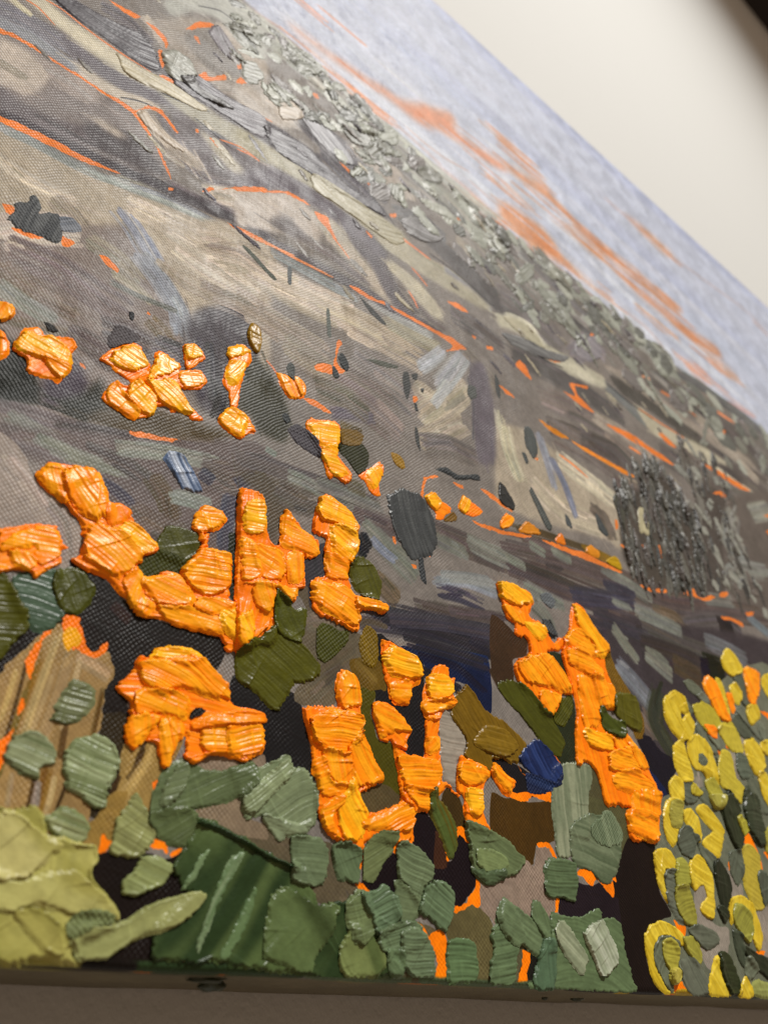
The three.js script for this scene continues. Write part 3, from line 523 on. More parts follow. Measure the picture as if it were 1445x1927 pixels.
fill({c:[138,112,56],d:-1.09},[59.5,21.5,62,22.8,63.9,27.5,67.4,28.1,66.1,23,65.4,18.9,63.5,17.8]);
fill({c:[26,26,20],d:-0.12},[61.5,.5,98.9,2.6,99.1,.2,61.8,-1.1]);
fill({c:[146,139,130],d:0.32},[38.8,261.7,43.1,268.2,54.8,283.1,68.9,288.5,79.9,290.7,82.1,257.8,68.2,254.9,55.8,249.7,45.9,246.8,43.6,254.6]);
fill({c:[119,115,110],d:0.19},[49.9,266.6,57.3,280.2,63.3,285.2,71.8,280.1,70.2,264.6,63,258.8,56.8,259.3]);
fill({c:[172,164,153],d:0.22},[60.2,286.3,68.8,289.6,79.8,285.9,80.8,276.5,73.6,276.4,67.3,280.7]);
fill({c:[164,167,160],d:0.38},[41.6,279.1,60.7,304.3,78.8,306.9,80,288.5,71.5,283.9,61.3,290.1,51.3,283.4,45.2,272.1]);
fill({c:[82,79,84],d:0.11},[12.1,239.9,15.7,244.8,25.4,247,36.7,251,42.5,246.9,45.3,239.5,41.1,237,34,237,27,237.7,20.4,237.3,14.8,238.4]);
fill({c:[57,55,62],d:0.11},[18,244.6,25.7,245.3,34.7,248,42.2,242.5,34.7,239.9,26.6,240.2]);
fill({c:[100,97,103],d:0.07},[16.3,227.5,26.4,228.1,36.7,227.4,46.9,230,55.1,228.9,46.4,224.7,34.4,220.2,25.8,219,21.1,219.1]);
fill({c:[182,177,157],d:0.09},[5.7,231.6,10.2,237.5,15.4,235.2,27.4,235.6,39,235.3,50.7,238.5,62.4,237.5,58.9,233.7,46.8,230.8,36.6,228,26.6,226.9,18.9,227.8,12.7,229.9]);
fill({c:[200,194,172],d:0.09},[11.4,234,16.3,233.3,27.8,233.1,38.1,233.3,36.2,230.7,26.1,229.7,16.9,230.2]);
fill({c:[130,134,141],d:0.05},[1.5,217.1,8.4,216.5,18.4,216.5,21.9,218.7,23.9,215,17.3,214.5,9.8,214.7,2.6,212.5]);
fill({c:[122,116,114],d:0.11},[3.2,209.7,10,213.4,24.2,213.5,31.1,213.5,39,212.2,46.4,208.3,54,196.3,39.4,189.1,29.1,186.6,18.5,184.1,9.4,181.9]);
fill({c:[173,164,153],d:0.12},[3.6,207.9,8.1,211.1,12.5,211,17.4,207.7,16.9,201.2,14.1,194,10,193.6,7.1,192.1]);
fill({c:[145,136,130],d:0.13},[12.1,210.5,19.1,213.2,26.8,213.7,31.3,212.3,28.2,205.6,21.2,204.9,17.2,207.5]);
fill({c:[103,98,101],d:0.08},[7.4,190.8,13.5,190.1,21.7,192.1,30,195.6,37.5,194.6,28.4,187.5,18.4,184.8,9.3,182.5]);
fill({c:[76,72,75],d:0.16},[28.6,195,31.3,200.1,37.1,203.4,44.9,202.6,52.6,195.9,42.2,191.7,33,190.3]);
fill({c:[164,156,145],d:0.04},[30.1,200.7,32.9,202.7,40,202.1,37.7,199.4,33.5,199.1]);
fill({c:[183,175,160],d:0.15},[21.5,218.2,25.8,219.4,34.5,219.4,41.5,222.3,47,222.9,40.7,216.1,34.2,214.5,27.5,215.4]);
fill({c:[105,101,104],d:0.21},[50,224.7,54.6,227.5,62.2,227.5,71.3,227.9,83.9,229.1,84.6,219.3,72.2,211.5,64.1,209.6,56,215.9]);
fill({c:[163,158,141],d:-0.18},[59.9,225.2,63.7,225.2,71.1,222.9,78.1,219.1,78.9,217.1,72.4,215.8,65.6,219.6]);
fill({c:[78,76,81],d:0.28},[44.5,248.2,49.9,255.6,56.3,251.3,67.2,250.7,82.3,253.8,83.2,241.2,69.6,239.8,59.7,238.6,50.8,238.1,45.5,240.2]);
fill({c:[153,151,135],d:0.18},[46.2,231.1,53.8,234.3,61.9,236.9,73.1,238.4,83.7,237.7,84.1,232.2,70.5,229.9,59.5,228.6,50.8,228.3]);
fill({c:[194,185,171],d:-0.86},[40.8,214.6,43.3,217.7,48.5,213.9,55.2,212.4,60.2,211.7,63.6,208.7,57.7,206.8,50.3,209.4,44.8,211.2]);
fill({c:[144,137,127],d:-0.86},[51.3,206,54.2,210.6,61,209.9,63.3,208.3,57.2,206.3]);
fill({c:[61,57,62],d:0.14},[9.2,182.9,16,184.8,27.6,186.7,39.4,189.1,50.9,191.9,58.6,194.1,70.4,196.6,86.3,198.6,86.5,195.4,72.6,192.7,59.3,188.9,47.2,187.3,36,184.8,24.8,183.3,16.6,182.2,9.8,180.1]);
brush({c:[36,34,38],w:0.37},[46.9,230.4,52.8,232.3,58.8,234.7,62.5,237]);
brush({c:[40,38,41],w:0.34},[36.1,216.5,40.2,219.5,43.4,221,46.8,221.8]);
brush({c:[42,41,44],w:0.42},[13.6,238.9,20.9,237.6,29.1,238.7,38.3,240,43.9,238.4]);
brush({c:[61,61,63],w:0.45},[52.8,288.9,60.8,295.6,68.3,295.2,74.8,290.8]);
brush({c:[61,61,63],w:0.44},[61.3,282.8,68.3,278.3,71.3,268.2]);
brush({c:[52,51,55],w:0.38},[58.2,229.2,66.1,227.5,71.5,226.1]);
fill({c:[167,160,150],d:0.30},[70.6,260.7,81.9,266.3,95.5,276.2,97.8,267.3,88.7,254.3,79.1,253.1,71.7,248]);
fill({c:[200,191,178],d:0.30},[86.9,265.5,95.6,274,97,267.6,88.8,258.8]);
fill({c:[72,69,74],d:0.10},[71.7,247.1,83.7,250.9,97.9,253.9,107.6,250.8,120,247.7,131.2,250.5,136.3,245.4,126.7,243.1,111.8,240.1,99.2,240.1,87.3,239.6,77.3,239,72.5,238.7]);
fill({c:[89,87,92],d:-0.59},[93.4,269.4,101.3,273.6,111.4,271.8,118.2,268.3,122.6,261.2,114.9,256.9,105,259,96.8,261.9]);
fill({c:[160,157,137],d:0.04},[72.4,239.2,80.1,239.7,94.6,241.4,111.7,243.7,126.7,243.7,142.5,243.1,150.3,235.9,140.1,228.3,126.6,232,111.9,232.8,97.2,232.9,84.2,230.8,73.2,229.7]);
fill({c:[99,95,102],d:0.02},[74.5,215.4,85,230.1,102.6,232.6,116.7,232.3,129.8,227.7,134,223.6,123.1,215.5,113.6,223.5,102.8,225.1,92.5,223.3,74.9,210.6]);
fill({c:[171,163,153],d:0.17},[75.1,207.5,91.9,221.4,100.6,222.6,106.4,216.4,103.4,205.5,92.9,202.8,83.1,197.6,76.3,193.8]);
fill({c:[102,97,97],d:0.05},[87,203.9,92.4,211.4,98.2,209.8,105.2,206.9,95.7,203]);
fill({c:[157,151,136],d:-0.87},[109.3,223.4,115.2,223.4,123.5,215.8,115.3,209.6,111,214.5]);
fill({c:[86,84,89],d:-0.59},[118.2,267.2,127,268.6,134.1,262.8,135.7,253.3,126.8,253.2,121.7,259.3]);
fill({c:[156,148,139],d:-0.73},[118.2,271.6,126.2,275.8,136.4,279.5,145.7,274.1,147.3,266.4,137.7,261.5,128.8,266.9]);
brush({c:[37,35,39],w:0.52},[73.8,247.2,85.3,248.4,97.3,249.6,106.8,248]);
brush({c:[37,35,39],w:0.58},[113.2,259.2,121.7,255,132,250.2,139.8,244.1]);
brush({c:[42,40,42],w:0.46},[95.9,266.4,105,259,113.2,256]);
fill({c:[163,154,139],d:-0.07},[109.1,213.9,115.2,215.9,126.3,212.3,133.5,207.5,136.7,202.5,131,202.1,123.1,207.2]);
fill({c:[86,81,85],d:-0.17},[117.6,220.5,124.8,223.3,134.6,216.5,141,206.3,149.3,202.9,142.4,200.1,134.3,204.4,127.9,213.5]);
fill({c:[160,156,138],d:-0.08},[129.9,230.1,140.4,235.4,153.1,235.9,170.4,237.4,189.8,237.4,184.8,231,167.7,228.4,150.8,227.3]);
fill({c:[171,166,147],d:-0.16},[134.7,221.3,141.7,222.6,152.2,220.5,161.5,211.8,156.7,207.7,146.4,212.8]);
fill({c:[83,81,81],d:-0.12},[152.9,248.2,163.9,253.5,178.8,250.8,193.9,244.4,197.4,235.3,188.5,235.5,174.7,240.4]);
fill({c:[100,95,102],d:-1.58},[173.8,194.9,181.1,200,183.6,182.1,181.1,156.5,172.6,151.8,173.2,172.4]);
brush({c:[42,40,42],w:0.53},[154.4,242,167.9,241.7,182.6,238.7,192.8,236.3]);
fill({c:[179,177,158],d:0.08},[193.5,233.2,202.8,238.3,213,239.1,221,232.6,241.9,235.7,262.6,236.8,258.6,231.4,237.5,226.8,218.6,226,206,230.5,192.6,227.1]);
fill({c:[84,82,81],d:0.05},[199.8,218.7,213.4,221.9,227.2,223,248.9,222.9,268.9,221.2,262.2,215.7,242.1,215.2,221,214.4,200.7,210.5]);
fill({c:[143,136,126],d:0.00},[265.7,248.4,295.4,254,325,251.4,365,251.4,378.2,245,345.4,245.4,314,246.9,284.1,245.5]);
fill({c:[76,74,70],d:-0.01},[267.1,243.7,290.1,246.6,313.5,245.5,342.4,246.3,327,239.8,299,237.9,276,236.6]);
fill({c:[174,170,150],d:0.03},[283.7,234.8,295.1,234.8,308.7,231.8,336.1,238.6,366.6,239.1,348.6,233.2,316.9,229.3,294.3,223.6]);
brush({c:[37,36,39],w:0.67},[194.2,223.1,209.4,224.5,220.8,225.3,231.7,227.6]);
brush({c:[42,41,42],w:0.80},[262.6,236.8,278.1,234.5,297.7,233.9]);
brush({c:[153,156,149],w:4.31},[107.5,296.1,118.2,292.7,132.9,290.4,146.3,286.2,161.2,284.1]);
brush({c:[89,90,89],w:3.25},[118.2,300,127.4,294.7,140.7,293]);
brush({c:[179,181,174],w:2.64},[92,299.9,102.2,297.8,111,295]);
brush({c:[104,104,102],w:4.05},[138.4,283.7,152,281.9,165.9,278.7,182.9,278.6]);
brush({c:[149,149,144],w:3.84},[153.6,276.4,167.6,274.3,182,271]);
brush({c:[106,105,104],w:8.18},[215.3,288.3,234.2,282.8,255.5,278.1,277.8,273.2]);
brush({c:[160,160,155],w:3.81},[208.2,273.4,221.8,269.2,239.6,265.2]);
brush({c:[75,74,73],w:5.23},[224.1,268.5,239.6,265.2,258.8,263.6]);
brush({c:[153,155,150],w:5.07},[254.2,272.4,271,268.9,290.3,266.4]);
brush({c:[92,89,87],w:6.84},[281.5,265.9,304,262.4,328.8,261.7]);
brush({c:[129,129,124],w:4.72},[305.9,268.3,330.4,266.3,356.5,264.1]);
brush({c:[67,65,63],w:3.89},[321.1,267.2,346.6,265.1,374.4,264.5]);
brush({c:[148,142,129],w:3.38},[5.4,200.1,8.5,200.3,12.3,200.3]);
brush({c:[84,80,84],w:2.31},[17.4,189.4,24.9,190.5,32.8,191]);
brush({c:[144,138,136],w:2.44},[16.1,208,22.4,208.9,28.9,208]);
brush({c:[180,171,155],w:4.35},[58.4,169,67.5,167,78,167.1]);
brush({c:[143,133,119],w:2.97},[55,162.2,62.8,159.4,71.1,159.5]);
brush({c:[185,175,158],w:4.22},[82,177.5,93.6,177.2,105.6,179.1]);
brush({c:[134,125,113],w:4.10},[86.6,165.6,98,165.7,108.7,164.9]);
brush({c:[169,160,141],w:3.85},[105.6,180.6,118.4,181.9,132.1,182.5]);
brush({c:[107,99,94],w:4.42},[115.7,160.2,127.1,160,137.4,157.5]);
bare({},[2.6,212.5,5.6,213.9,10.3,214.6,17.3,214.3,24,214.6,31,214.2,35.2,215.1,38.6,215.1,40.8,215.1,43.5,220.2,47.3,222.8,49.5,221.8,51.6,219.7,54,217.5,53.8,216.6,51.2,218.4,48.2,220.4,44.7,219.9,41.8,216.2,41.3,214,43.9,212,46.6,208.5,49,205.6,51.5,202,53.4,199,54.5,196.1,53.8,196.5,51.5,200.2,48.5,205.1,45.8,208.2,43.2,210.4,39.7,213.1,35.5,213.2,31.1,213.2,24.2,213.5,17.6,213.1,10.6,213.2,5.9,212.3,3,210.5]);
bare({},[9.7,180.8,13.4,182.1,18.7,183.2,24.7,184,30.5,184.4,35.9,185.3,40.7,186.1,40,185.3,35.1,183.8,29.9,182.1,24.3,181.2,18.8,180.4,13.9,179.9,10.1,179.1]);
brush({c:[206,124,76],w:0.68},[9.8,236.9,14.9,237.6,20.5,236.7,27.3,236,35.3,236.1,42.9,236.8]);
brush({c:[206,124,76],w:0.38},[5.3,231.1,9.3,231.4,14.5,228.7]);
bare({},[45.2,238.3,48,240,50.9,239.7,49,237.6,45.9,237.2]);
bare({},[25.5,257.2,30.7,258.5,35.3,260,34.5,257.4,31,256.2]);
bare({},[37.6,259.1,40.3,260.3,43.7,259,45.5,256.9,45.4,253,44.1,255.7,40.6,258]);
bare({},[43.1,248.8,44.4,250.8,45.8,244.6,45.6,241.9,44.4,245]);
bare({},[50.1,270.7,54.4,280.5,59.3,284.9,58.5,281.8,54.2,276.4,51.9,272.2]);
bare({},[53.2,270,54.4,271,55.9,268.2,54.8,268]);
bare({},[56.4,250.2,59.2,255.6,60.7,254.6,65.9,261.5,66.1,258.5,61.5,252.9,57.2,249.6]);
bare({},[70.1,261.3,71.5,266.1,74.1,265.1]);
bare({},[69.6,271.8,70.9,273.8,71.5,271.1,70.1,269.9]);
bare({},[58.9,224.2,59.9,224.8,60,223.3,59.2,222.8]);
bare({},[63.8,224.5,66.3,225.4,68.9,224.5,68.8,222.6,66.6,222.8]);
brush({c:[217,132,79],w:0.39},[67.4,227,74.5,229.9,81.5,229.5]);
bare({},[64,198.5,66.1,202.3,67.9,203.1,66.3,200.6]);
bare({},[69.3,204.4,74.3,209.8,79.8,214.8,84.7,218.1,84.8,216.7,79.9,213.4,74.3,208.8]);
bare({},[53.9,191.8,55.6,192.9,55.7,192.1,54.3,190.7]);
bare({},[73,192,78.2,193.5,83.3,194.2,86.6,194.5,86.7,193,82.2,192.2,76.5,191.7]);
bare({},[16.9,153.4,18.6,154.3,19.6,153.5,19.4,151.4,18.1,151.4]);
bare({},[20.1,148,22.7,148.9,27.1,150.5,27.3,149.3,24.3,147.6,21.3,147.3]);
bare({},[31,153.4,32.6,153.4,34.3,152.6,31.8,150.5]);
bare({},[70.7,247,74.2,250.7,74,248.4,71.7,246.6]);
bare({},[76.4,250.6,82.4,253.3,82.5,251.8,79.2,250.6]);
bare({},[75,209.6,83.1,215.8,92.5,223.3,97.6,224.5,101.7,224.5,100.6,223.5,96.2,222.8,91.2,221.2,83.2,214.8,75,208.5]);
bare({},[103.5,222.6,106.3,223.3,109.1,224,110.5,220.6,113.3,214.5,111.4,215.7,108.3,218.3,105.2,220]);
brush({c:[212,130,72],w:0.72},[76.4,192.3,84.7,193.2,96.7,195.6]);
bare({},[92.6,286,94,286.9,94.2,282.7,93,281.9]);
bare({},[100.8,288.3,102.9,289.9,103.8,287.9,102.1,286.5]);
brush({c:[208,120,74],w:0.78},[73.4,227.9,78,229.4,81.5,229.3]);
bare({},[113.6,258.5,116.6,258.5,122.5,258,127.4,261.2,127.6,257.9,124.3,256.8,118.3,256.3]);
bare({},[122.7,281.7,125.4,285.8,125.6,284.3,123.6,280.9]);
brush({c:[212,133,91],w:0.68},[77.1,250.6,80.6,252.6,84.9,254.1]);
brush({c:[209,114,65],w:0.76},[87.1,242,90.8,242.4,94.6,241.9]);
bare({},[137.3,248.8,140.6,251.8,140,249.3,137.7,247.4]);
brush({c:[219,135,95],w:0.88},[139.7,240.9,146,239.7,154.2,238.9]);
bare({},[125.7,230.3,128.6,229.7,127.8,228]);
bare({},[174.8,279.1,176.5,279.3,176,274.9,174.8,275]);
bare({},[172.5,268.6,174.9,271.6,174.6,268.8,173,267.3]);
brush({c:[212,130,72],w:1.05},[83.4,193.8,89.9,194.3,96.7,194.8,103.7,195.7,111.7,196.8]);
bare({},[118.4,197.3,121.5,198.9,127.7,198.6,134.1,200.1,142.4,200.8,151,201.7,159.9,202.3,166.3,203.3,172.3,202.2,168.8,199.9,161.5,194.8,165.1,199.4,158.8,200.2,150.9,199.9,140.7,199.2,132.5,198.6,125.3,196.7]);
bare({},[105.5,155,107.6,157.3,111.7,159,112,155.5,109.6,154.7,106.3,154]);
bare({},[114,170.6,115.6,170.7,115.2,169.5,114.2,166.8,113.7,162,114.6,160.3,116.7,159.7,114.7,157.4,112.4,159.2,113,163.1,113.2,166.9]);
bare({},[102,140.8,104.1,142.3,107.9,142.4,112,141.1,109.9,139.9,106.7,140]);
brush({c:[209,114,65],w:0.50},[89.6,147.8,91.8,146.4,93.6,144.3]);
brush({c:[212,121,74],w:0.76},[146.7,227.2,150.6,225.2,154.3,222.5]);
brush({c:[212,121,74],w:0.64},[144.7,213.4,147.2,210.5,148.7,207.5]);
bare({},[164.2,221.3,169.2,224,173.5,224,175.4,222.8,170.8,221.2]);
brush({c:[212,121,74],w:0.99},[141.9,239.5,149.6,239.4,157,238.7]);
brush({c:[209,125,78],w:0.33},[111.4,215.7,115.2,213.2,119.1,209.7]);
bare({},[144.3,164.2,146.2,165.4,146.3,163.7,144.6,162.2]);
bare({},[183.9,210.9,187,212.1,187.4,211,184.1,209.2]);
bare({},[187.6,194.3,192,193.6,191.8,192.1]);
bare({},[176.1,211.3,178.1,212.1,177.4,210.2]);
bare({},[202.9,223.4,207.6,227,214.6,228.7,222.6,228.9,230.9,230.4,225.8,227.4,216.3,225.6,209.6,225.6]);
bare({},[202.2,214.5,205.5,214.3,207.2,211.4,208.5,207.6,205.1,208.3,200.1,210.2]);
bare({},[189.1,194.3,193,193.7,196.6,192.4,191.7,191.7]);
bare({},[257.8,262.4,263.2,270.5,267.4,273.8,264.5,267.8]);
bare({},[228.7,213.4,233.5,214,236.8,215.3,234.2,219.9,236.4,221.9,247.1,226.1,246,223.9,238.1,221.2,238.8,216.4,242.1,215.2,248.7,212.2,242.4,211.4,236,211.9]);
bare({c:[208,128,32]},[209.1,188.9,213.8,188.6,220.3,188.7,226.2,188.1,221.9,186,214.4,186.3]);
bare({c:[216,138,42]},[228.4,187.8,238,187.9,249.9,188.4,259.8,188.8,254.3,186.8,242.3,186.3,233.1,186.5]);
bare({},[255.5,209.8,263.5,211.4,274.6,213.3,286.7,213.1,297.7,212.7,305.9,211.3,295.4,210.1,281.7,210.2,268.2,209.7]);
brush({c:[216,131,73],w:1.85},[312.1,259.2,326.8,260.7,342.7,259.4]);
bare({},[298.8,226.4,305.6,227,312.9,224.6,305.8,223.4]);
brush({c:[216,131,73],w:0.99},[286.5,234.6,303.8,234.9,327.1,235.9]);
brush({c:[221,145,96],w:1.13},[247,285.1,260,291.6]);
brush({c:[221,145,96],w:1.56},[239.9,263.6,243.8,261]);
brush({c:[221,145,96],w:1.47},[297.3,260.4,304,262.4]);
bare({},[369.3,263.2,372.8,265,370.9,261.5,368.3,260.5]);
brush({c:[218,134,89],w:1.75},[365,276.1,376.2,276.8,387.7,277.5]);
bare({c:[200,124,28]},[212.1,188.1,219.2,188.5,226.8,188.2,223,186.2,216.5,185.8]);
bare({c:[224,134,42]},[228.3,187.6,238.1,188.3,250,188.8,261.1,189.3,270.5,188.8,264.2,186.9,251.9,186.9,238.9,186.8]);
brush({c:[222,127,65],w:0.92},[218.9,176.5,227.2,175.2,235,172.8]);
bare({},[256.2,210,266.5,212.7,277.5,214.1,288.1,213.1,299.4,213.3,306.8,211.8,298.5,210.9,285.9,210.5,273.5,209.6,263,209.4]);
brush({c:[222,127,65],w:1.94},[301.3,227.5,306.8,226.4,312.2,224.7]);
brush({c:[222,127,65],w:1.24},[270.8,205,278.7,205.1]);
bare({},[335.2,226.2,348.2,228.3,363.8,229.1,380.6,229.2,369.2,225.8,353.5,225.1,340.4,225.3]);
bare({},[179.1,127.6,186.3,129.5,195.6,131.6,191.6,129.6,184.2,127.7,178.9,126.2]);
bare({},[203.5,177.7,204.8,178.1,205.4,171,204.1,169.5]);
bare({},[202.3,167.4,205.4,168.5,204.7,167.2]);
bare({},[200.8,132.2,207.2,133.5,215.1,134.2,223.5,135.8,229.8,135.8,238.3,135.7,245.7,135.6,244.5,134.6,235.6,133.7,224.9,132.9,216.7,132.2,208.8,131.9]);
bare({},[256.4,133.6,262.6,134.3,274.5,137.4,273.2,135.7,264.6,133.2,259.1,132.4]);
bare({},[287.4,140.2,295,144.7,296.8,144.3,297.4,142.4,302.2,142.6,309.1,146.1,312.6,146.1,304.6,141.9,297.6,141.2,289.3,140]);
bare({},[317.3,149.6,324.8,152.9,324.7,151.1,317.5,147.7]);
bare({},[313.6,137.8,321.8,139.8,330.6,139.9,330.8,137.8,326.7,137.9,321.1,138.2,314.8,136.6]);
bare({},[337.1,146.8,344.5,149.3,343.1,147.1,337.6,145.2]);
bare({},[336.8,209,345.5,214.1,350.9,213.6,347.9,210.5,344.3,211.5]);
bare({},[311,178.7,314.8,180.4,313,175.7,310.1,173.5]);
bare({},[275.6,157.3,277.3,158.3,276.9,153,274.1,151.6]);
bare({},[262.6,152.9,267.5,155.1,267.8,153.4,262.7,151.5]);
bare({},[248,158.5,249.7,159.4,248.9,155.2,247.2,154.1]);
bare({},[304.5,165.6,308.2,167.3,307,165,304.6,164.1]);
bare({},[248.3,148,250.7,148.5,250.2,146.9]);
brush({c:[222,127,65],w:0.66},[180.6,138.6,184,138.2,187.1,138]);
bare({},[388.3,217.5,395.7,221,394.2,218.1]);
bare({},[385,206.8,389.5,209,387.3,204.9]);
bare({},[145.2,125.9,146.2,130.6,147.4,134.2,152.4,137.3,153.1,136.9,148.3,133.9,147,130.3,146.4,126.7]);
bare({},[159.9,137.8,164,138.4,164.3,137.4,161.9,136.8]);
bare({},[172.6,141,177.4,141.2,184.1,139,183.9,137.8,178,138.9,173.8,140.1]);
bare({},[166.9,126.5,173.9,127.5,182.6,128.4,182.4,127.2,174.6,126.2,169.6,125.8]);
bare({},[133.6,108.1,134.8,108.3,134.8,106.4,134,106.5]);
bare({},[140.5,101.8,142.4,101.9,142.1,100.6,141,100.8]);
bare({},[146.4,106.9,148.2,107.8,148,106.6]);
bare({},[85.7,122,88,121.6,86.4,120.6]);
bare({},[40.3,153.4,41.9,154.1,44.2,153.4,45.8,152,45,151.1,42.7,151.7]);
bare({},[31.1,152.9,33.7,153.6,34.3,152.7,31.9,151]);
bare({},[55.4,106.1,58.8,107.5,63.3,108.4,68.1,109.7,64.3,107.7,59.9,106.2,56.8,105.5]);
bare({},[41.6,119.1,42.7,118.9,43.1,117.8,42.3,117.8]);
bare({},[54.6,143.3,55.2,143.8,55.4,142.9,54.8,142.5]);
bare({c:[242,118,12]},[49.2,58.3,51,59.2,52.9,58.2,54.6,54.5,55.6,53.2,56.7,53.2,57.9,54.8,58.9,55.7,59,54.3,57.2,52.3,55,52.3,52.9,54,52.5,52.4,50.2,55.1]);
bare({c:[242,118,12]},[49.6,56.1,50.7,58.9,52.5,58.2,54.1,55.4,55.3,52.9,57.1,53,58,54.6,59,55.6,59,54,57,51.8,54.3,52.3,52.5,53.1]);
fill({c:[230,162,16],d:-1.10},[49.9,55.4,51.7,56.7,53.2,55.5,53.7,53.8,52.4,53,51.5,51.9]);
bare({c:[242,118,12]},[44.4,47.8,45.4,51.1,46.7,54.7,48.2,55.8,46.8,52.6,46.2,48.8,45.9,44.8,45.1,46.1]);
bare({c:[238,112,12]},[42.6,32.5,43.9,33.7,44.8,36,44.8,33,44.4,29.8,43.9,26.6]);
bare({c:[238,112,12]},[44.9,38.5,45.1,40.6,45.6,41.3,45.8,39.7,45.4,38.3]);
bare({c:[238,112,12]},[72.2,30.9,73,31.7,73.4,30.1,72.7,27.3]);
bare({c:[251,127,8]},[121.3,24.6,123.1,25.5,122.3,22.6,121.5,19.2,121.2,18.5,123.7,16.9,124.6,15.9,123.5,15.9,120.7,17.4,120.4,18.8,121,21.4]);
bare({c:[251,127,8]},[131.9,29.1,137,31,137.1,27.8,133.4,24.6,130.7,25.5]);
bare({c:[251,127,8]},[151.2,32.8,154.2,33.4,155.3,29.7,152.7,31.3,151.1,30.5]);
bare({c:[251,127,8]},[147.2,28.5,148.3,27.1,148.6,25.3,147.6,25.2]);
bare({c:[251,127,8]},[148.1,16.1,150.3,15.4,153.5,17.2,156.2,19.8,157.1,22.5,157.9,21.1,157.4,16.3,154.6,16.3,150.2,14.3,148.8,14.5]);
bare({c:[251,127,8]},[137.2,11.1,139.2,10.9,140.7,9,139.9,8.6,138.3,9.5]);
bare({c:[251,127,8]},[140.7,8.8,143.9,10.6,145.5,10.2,146.2,7.6,146.3,4,146.1,-.7,142.1,-.6,142.8,3.9,142.2,6,140.9,7.4]);
bare({c:[233,115,12]},[93.3,-.1,97.3,-.1,98.1,-.5,95.8,-1.1,93.4,-.8]);
bare({c:[233,115,12]},[105.1,-.8,107.7,-.2,107.9,-.7,105.6,-1.2]);
bare({c:[233,115,12]},[136.9,-1.8,142.7,-1,148.8,-.8,148.2,-1.2,142.7,-1.5,138.4,-2]);
bare({c:[251,127,8]},[154.5,39.3,159.9,41.5,161.4,37.2,163.5,33.5,159,33.4,154.7,35.4]);
bare({c:[251,127,8]},[195.4,27.1,197.7,28.7,201.7,29.2,203.5,27.2,206.1,26,210.7,26.4,210.1,22.5,207.9,23.4,205.9,25.1,203.4,26.5,200.7,24.4,197.9,26.2]);
bare({c:[251,127,8]},[210.1,27.3,212,29.7,212.2,26.6]);
bare({c:[251,127,8]},[171,7.6,173.5,7.5,172.8,5.2,171.4,2.8,171.6,-.4,167.2,-.5,169.5,3.1,170.4,5.5]);
bare({c:[251,127,8]},[180.7,33.2,185.8,33.3,187.9,29.5,186,30.4,184.9,32.3,180.9,32]);
bare({c:[251,127,8]},[166.1,32.8,171.2,30.7,174.4,28.2,171,29.1,165.9,31]);
bare({c:[251,127,8]},[185.5,20.4,187.1,20.8,186.1,18.1,184.6,16.8]);
bare({c:[251,127,8]},[236.9,18.9,239.3,17.8,242.6,17.2,241.2,15,238.4,15.4]);
bare({c:[251,127,8]},[232.8,3.7,235.6,2.9,237.4,-1.3,228.7,-1.6]);
bare({c:[251,127,8]},[287.7,46.3,291.9,50.1,295.7,44.3,295.9,37.6,292.7,38.4]);
bare({c:[251,127,8]},[299.8,44.2,304.8,44.1,303.1,40.9]);
bare({c:[251,127,8]},[274.4,38.2,276.1,37.8,274,35.7]);
bare({c:[251,127,8]},[279.4,12.7,284.5,13,283.5,12.1,279.5,11.8]);
bare({c:[251,127,8]},[247.8,22.8,249.4,22.5,248.3,20.4]);
bare({c:[251,127,8]},[176.7,10.5,177.7,9.7,177.1,9.1]);
bare({c:[247,124,10]},[63.6,17.5,63.6,20.4,65.4,19.5,65.5,18.5]);
bare({c:[247,124,10]},[72.9,19.4,73.6,20.8,76,20.5,76.5,18.9,74.5,19.4]);
bare({c:[247,124,10]},[76.9,19,78.2,19.6,79.6,20.8,79.2,19.5,78,18.4]);
bare({c:[247,124,10]},[80.9,.3,81.8,2.2,83.5,1.7,82.4,.5,85.6,1,90.6,.5,99.1,-.5,97.3,-1.1,94.6,-.8,89.5,.2]);
bare({c:[251,127,8]},[169,43.8,177.8,45.4,186.2,46.7,192.5,49.7,190,45,185.7,44.4,181.3,44.8,177.3,42.8,173.1,43.2]);
bare({c:[251,127,8]},[190.3,58.6,192.3,58.4,195.1,55.6,193.4,55.8]);
bare({c:[242,118,12]},[324.9,100.1,332.8,100.3,331.5,97.7]);
bare({c:[242,118,12]},[284.8,76.5,287.1,76.2,285.5,74]);
bare({c:[242,118,12]},[291.8,80.8,295.4,81.2,293.8,79,291.2,78.7]);
bare({c:[251,127,8]},[176,52.7,177.9,50.6,180,49.9,178.2,50.1]);
  // the fold under the lower edge was brushed over in dark olive
  fill({ c: '#6a6450', d: 0 }, [-20, -39.5, 590, -39.5, 590, -2.2, 420, -1.6, 300, -2.4, 200, -1.7, 110, -2.6, 60, -1.8, -20, -2]);
  for (const [c, x, w, dp] of [['#8d8a46', 48, 17, 7], ['#2f4228', 72, 34, 4], ['#55654a', 108, 26, 3.4], ['#1d1a18', 64, 9, 3], ['#4f6248', 138, 22, 3], ['#1e1b19', 185, 20, 3.2], ['#55664c', 162, 22, 4], ['#bfa42a', 207, 5, 3.4], ['#bfa42a', 232, 11, 3], ['#3c4534', 243, 30, 3]]) fill({ c, d: 0 }, [x, 1, x + w, 1, x + w * 1.02, -dp * 0.7, x + w * 0.6, -dp, x + w * 0.2, -dp * 0.8]);
  for (const [x, w] of [[66, 9], [150, 22], [214, 14], [118, 12]]) brush({ c: '#7a7250', w: 2.2 }, [x, -3, x + w / 2, -4.4, x + w, -3.4]);
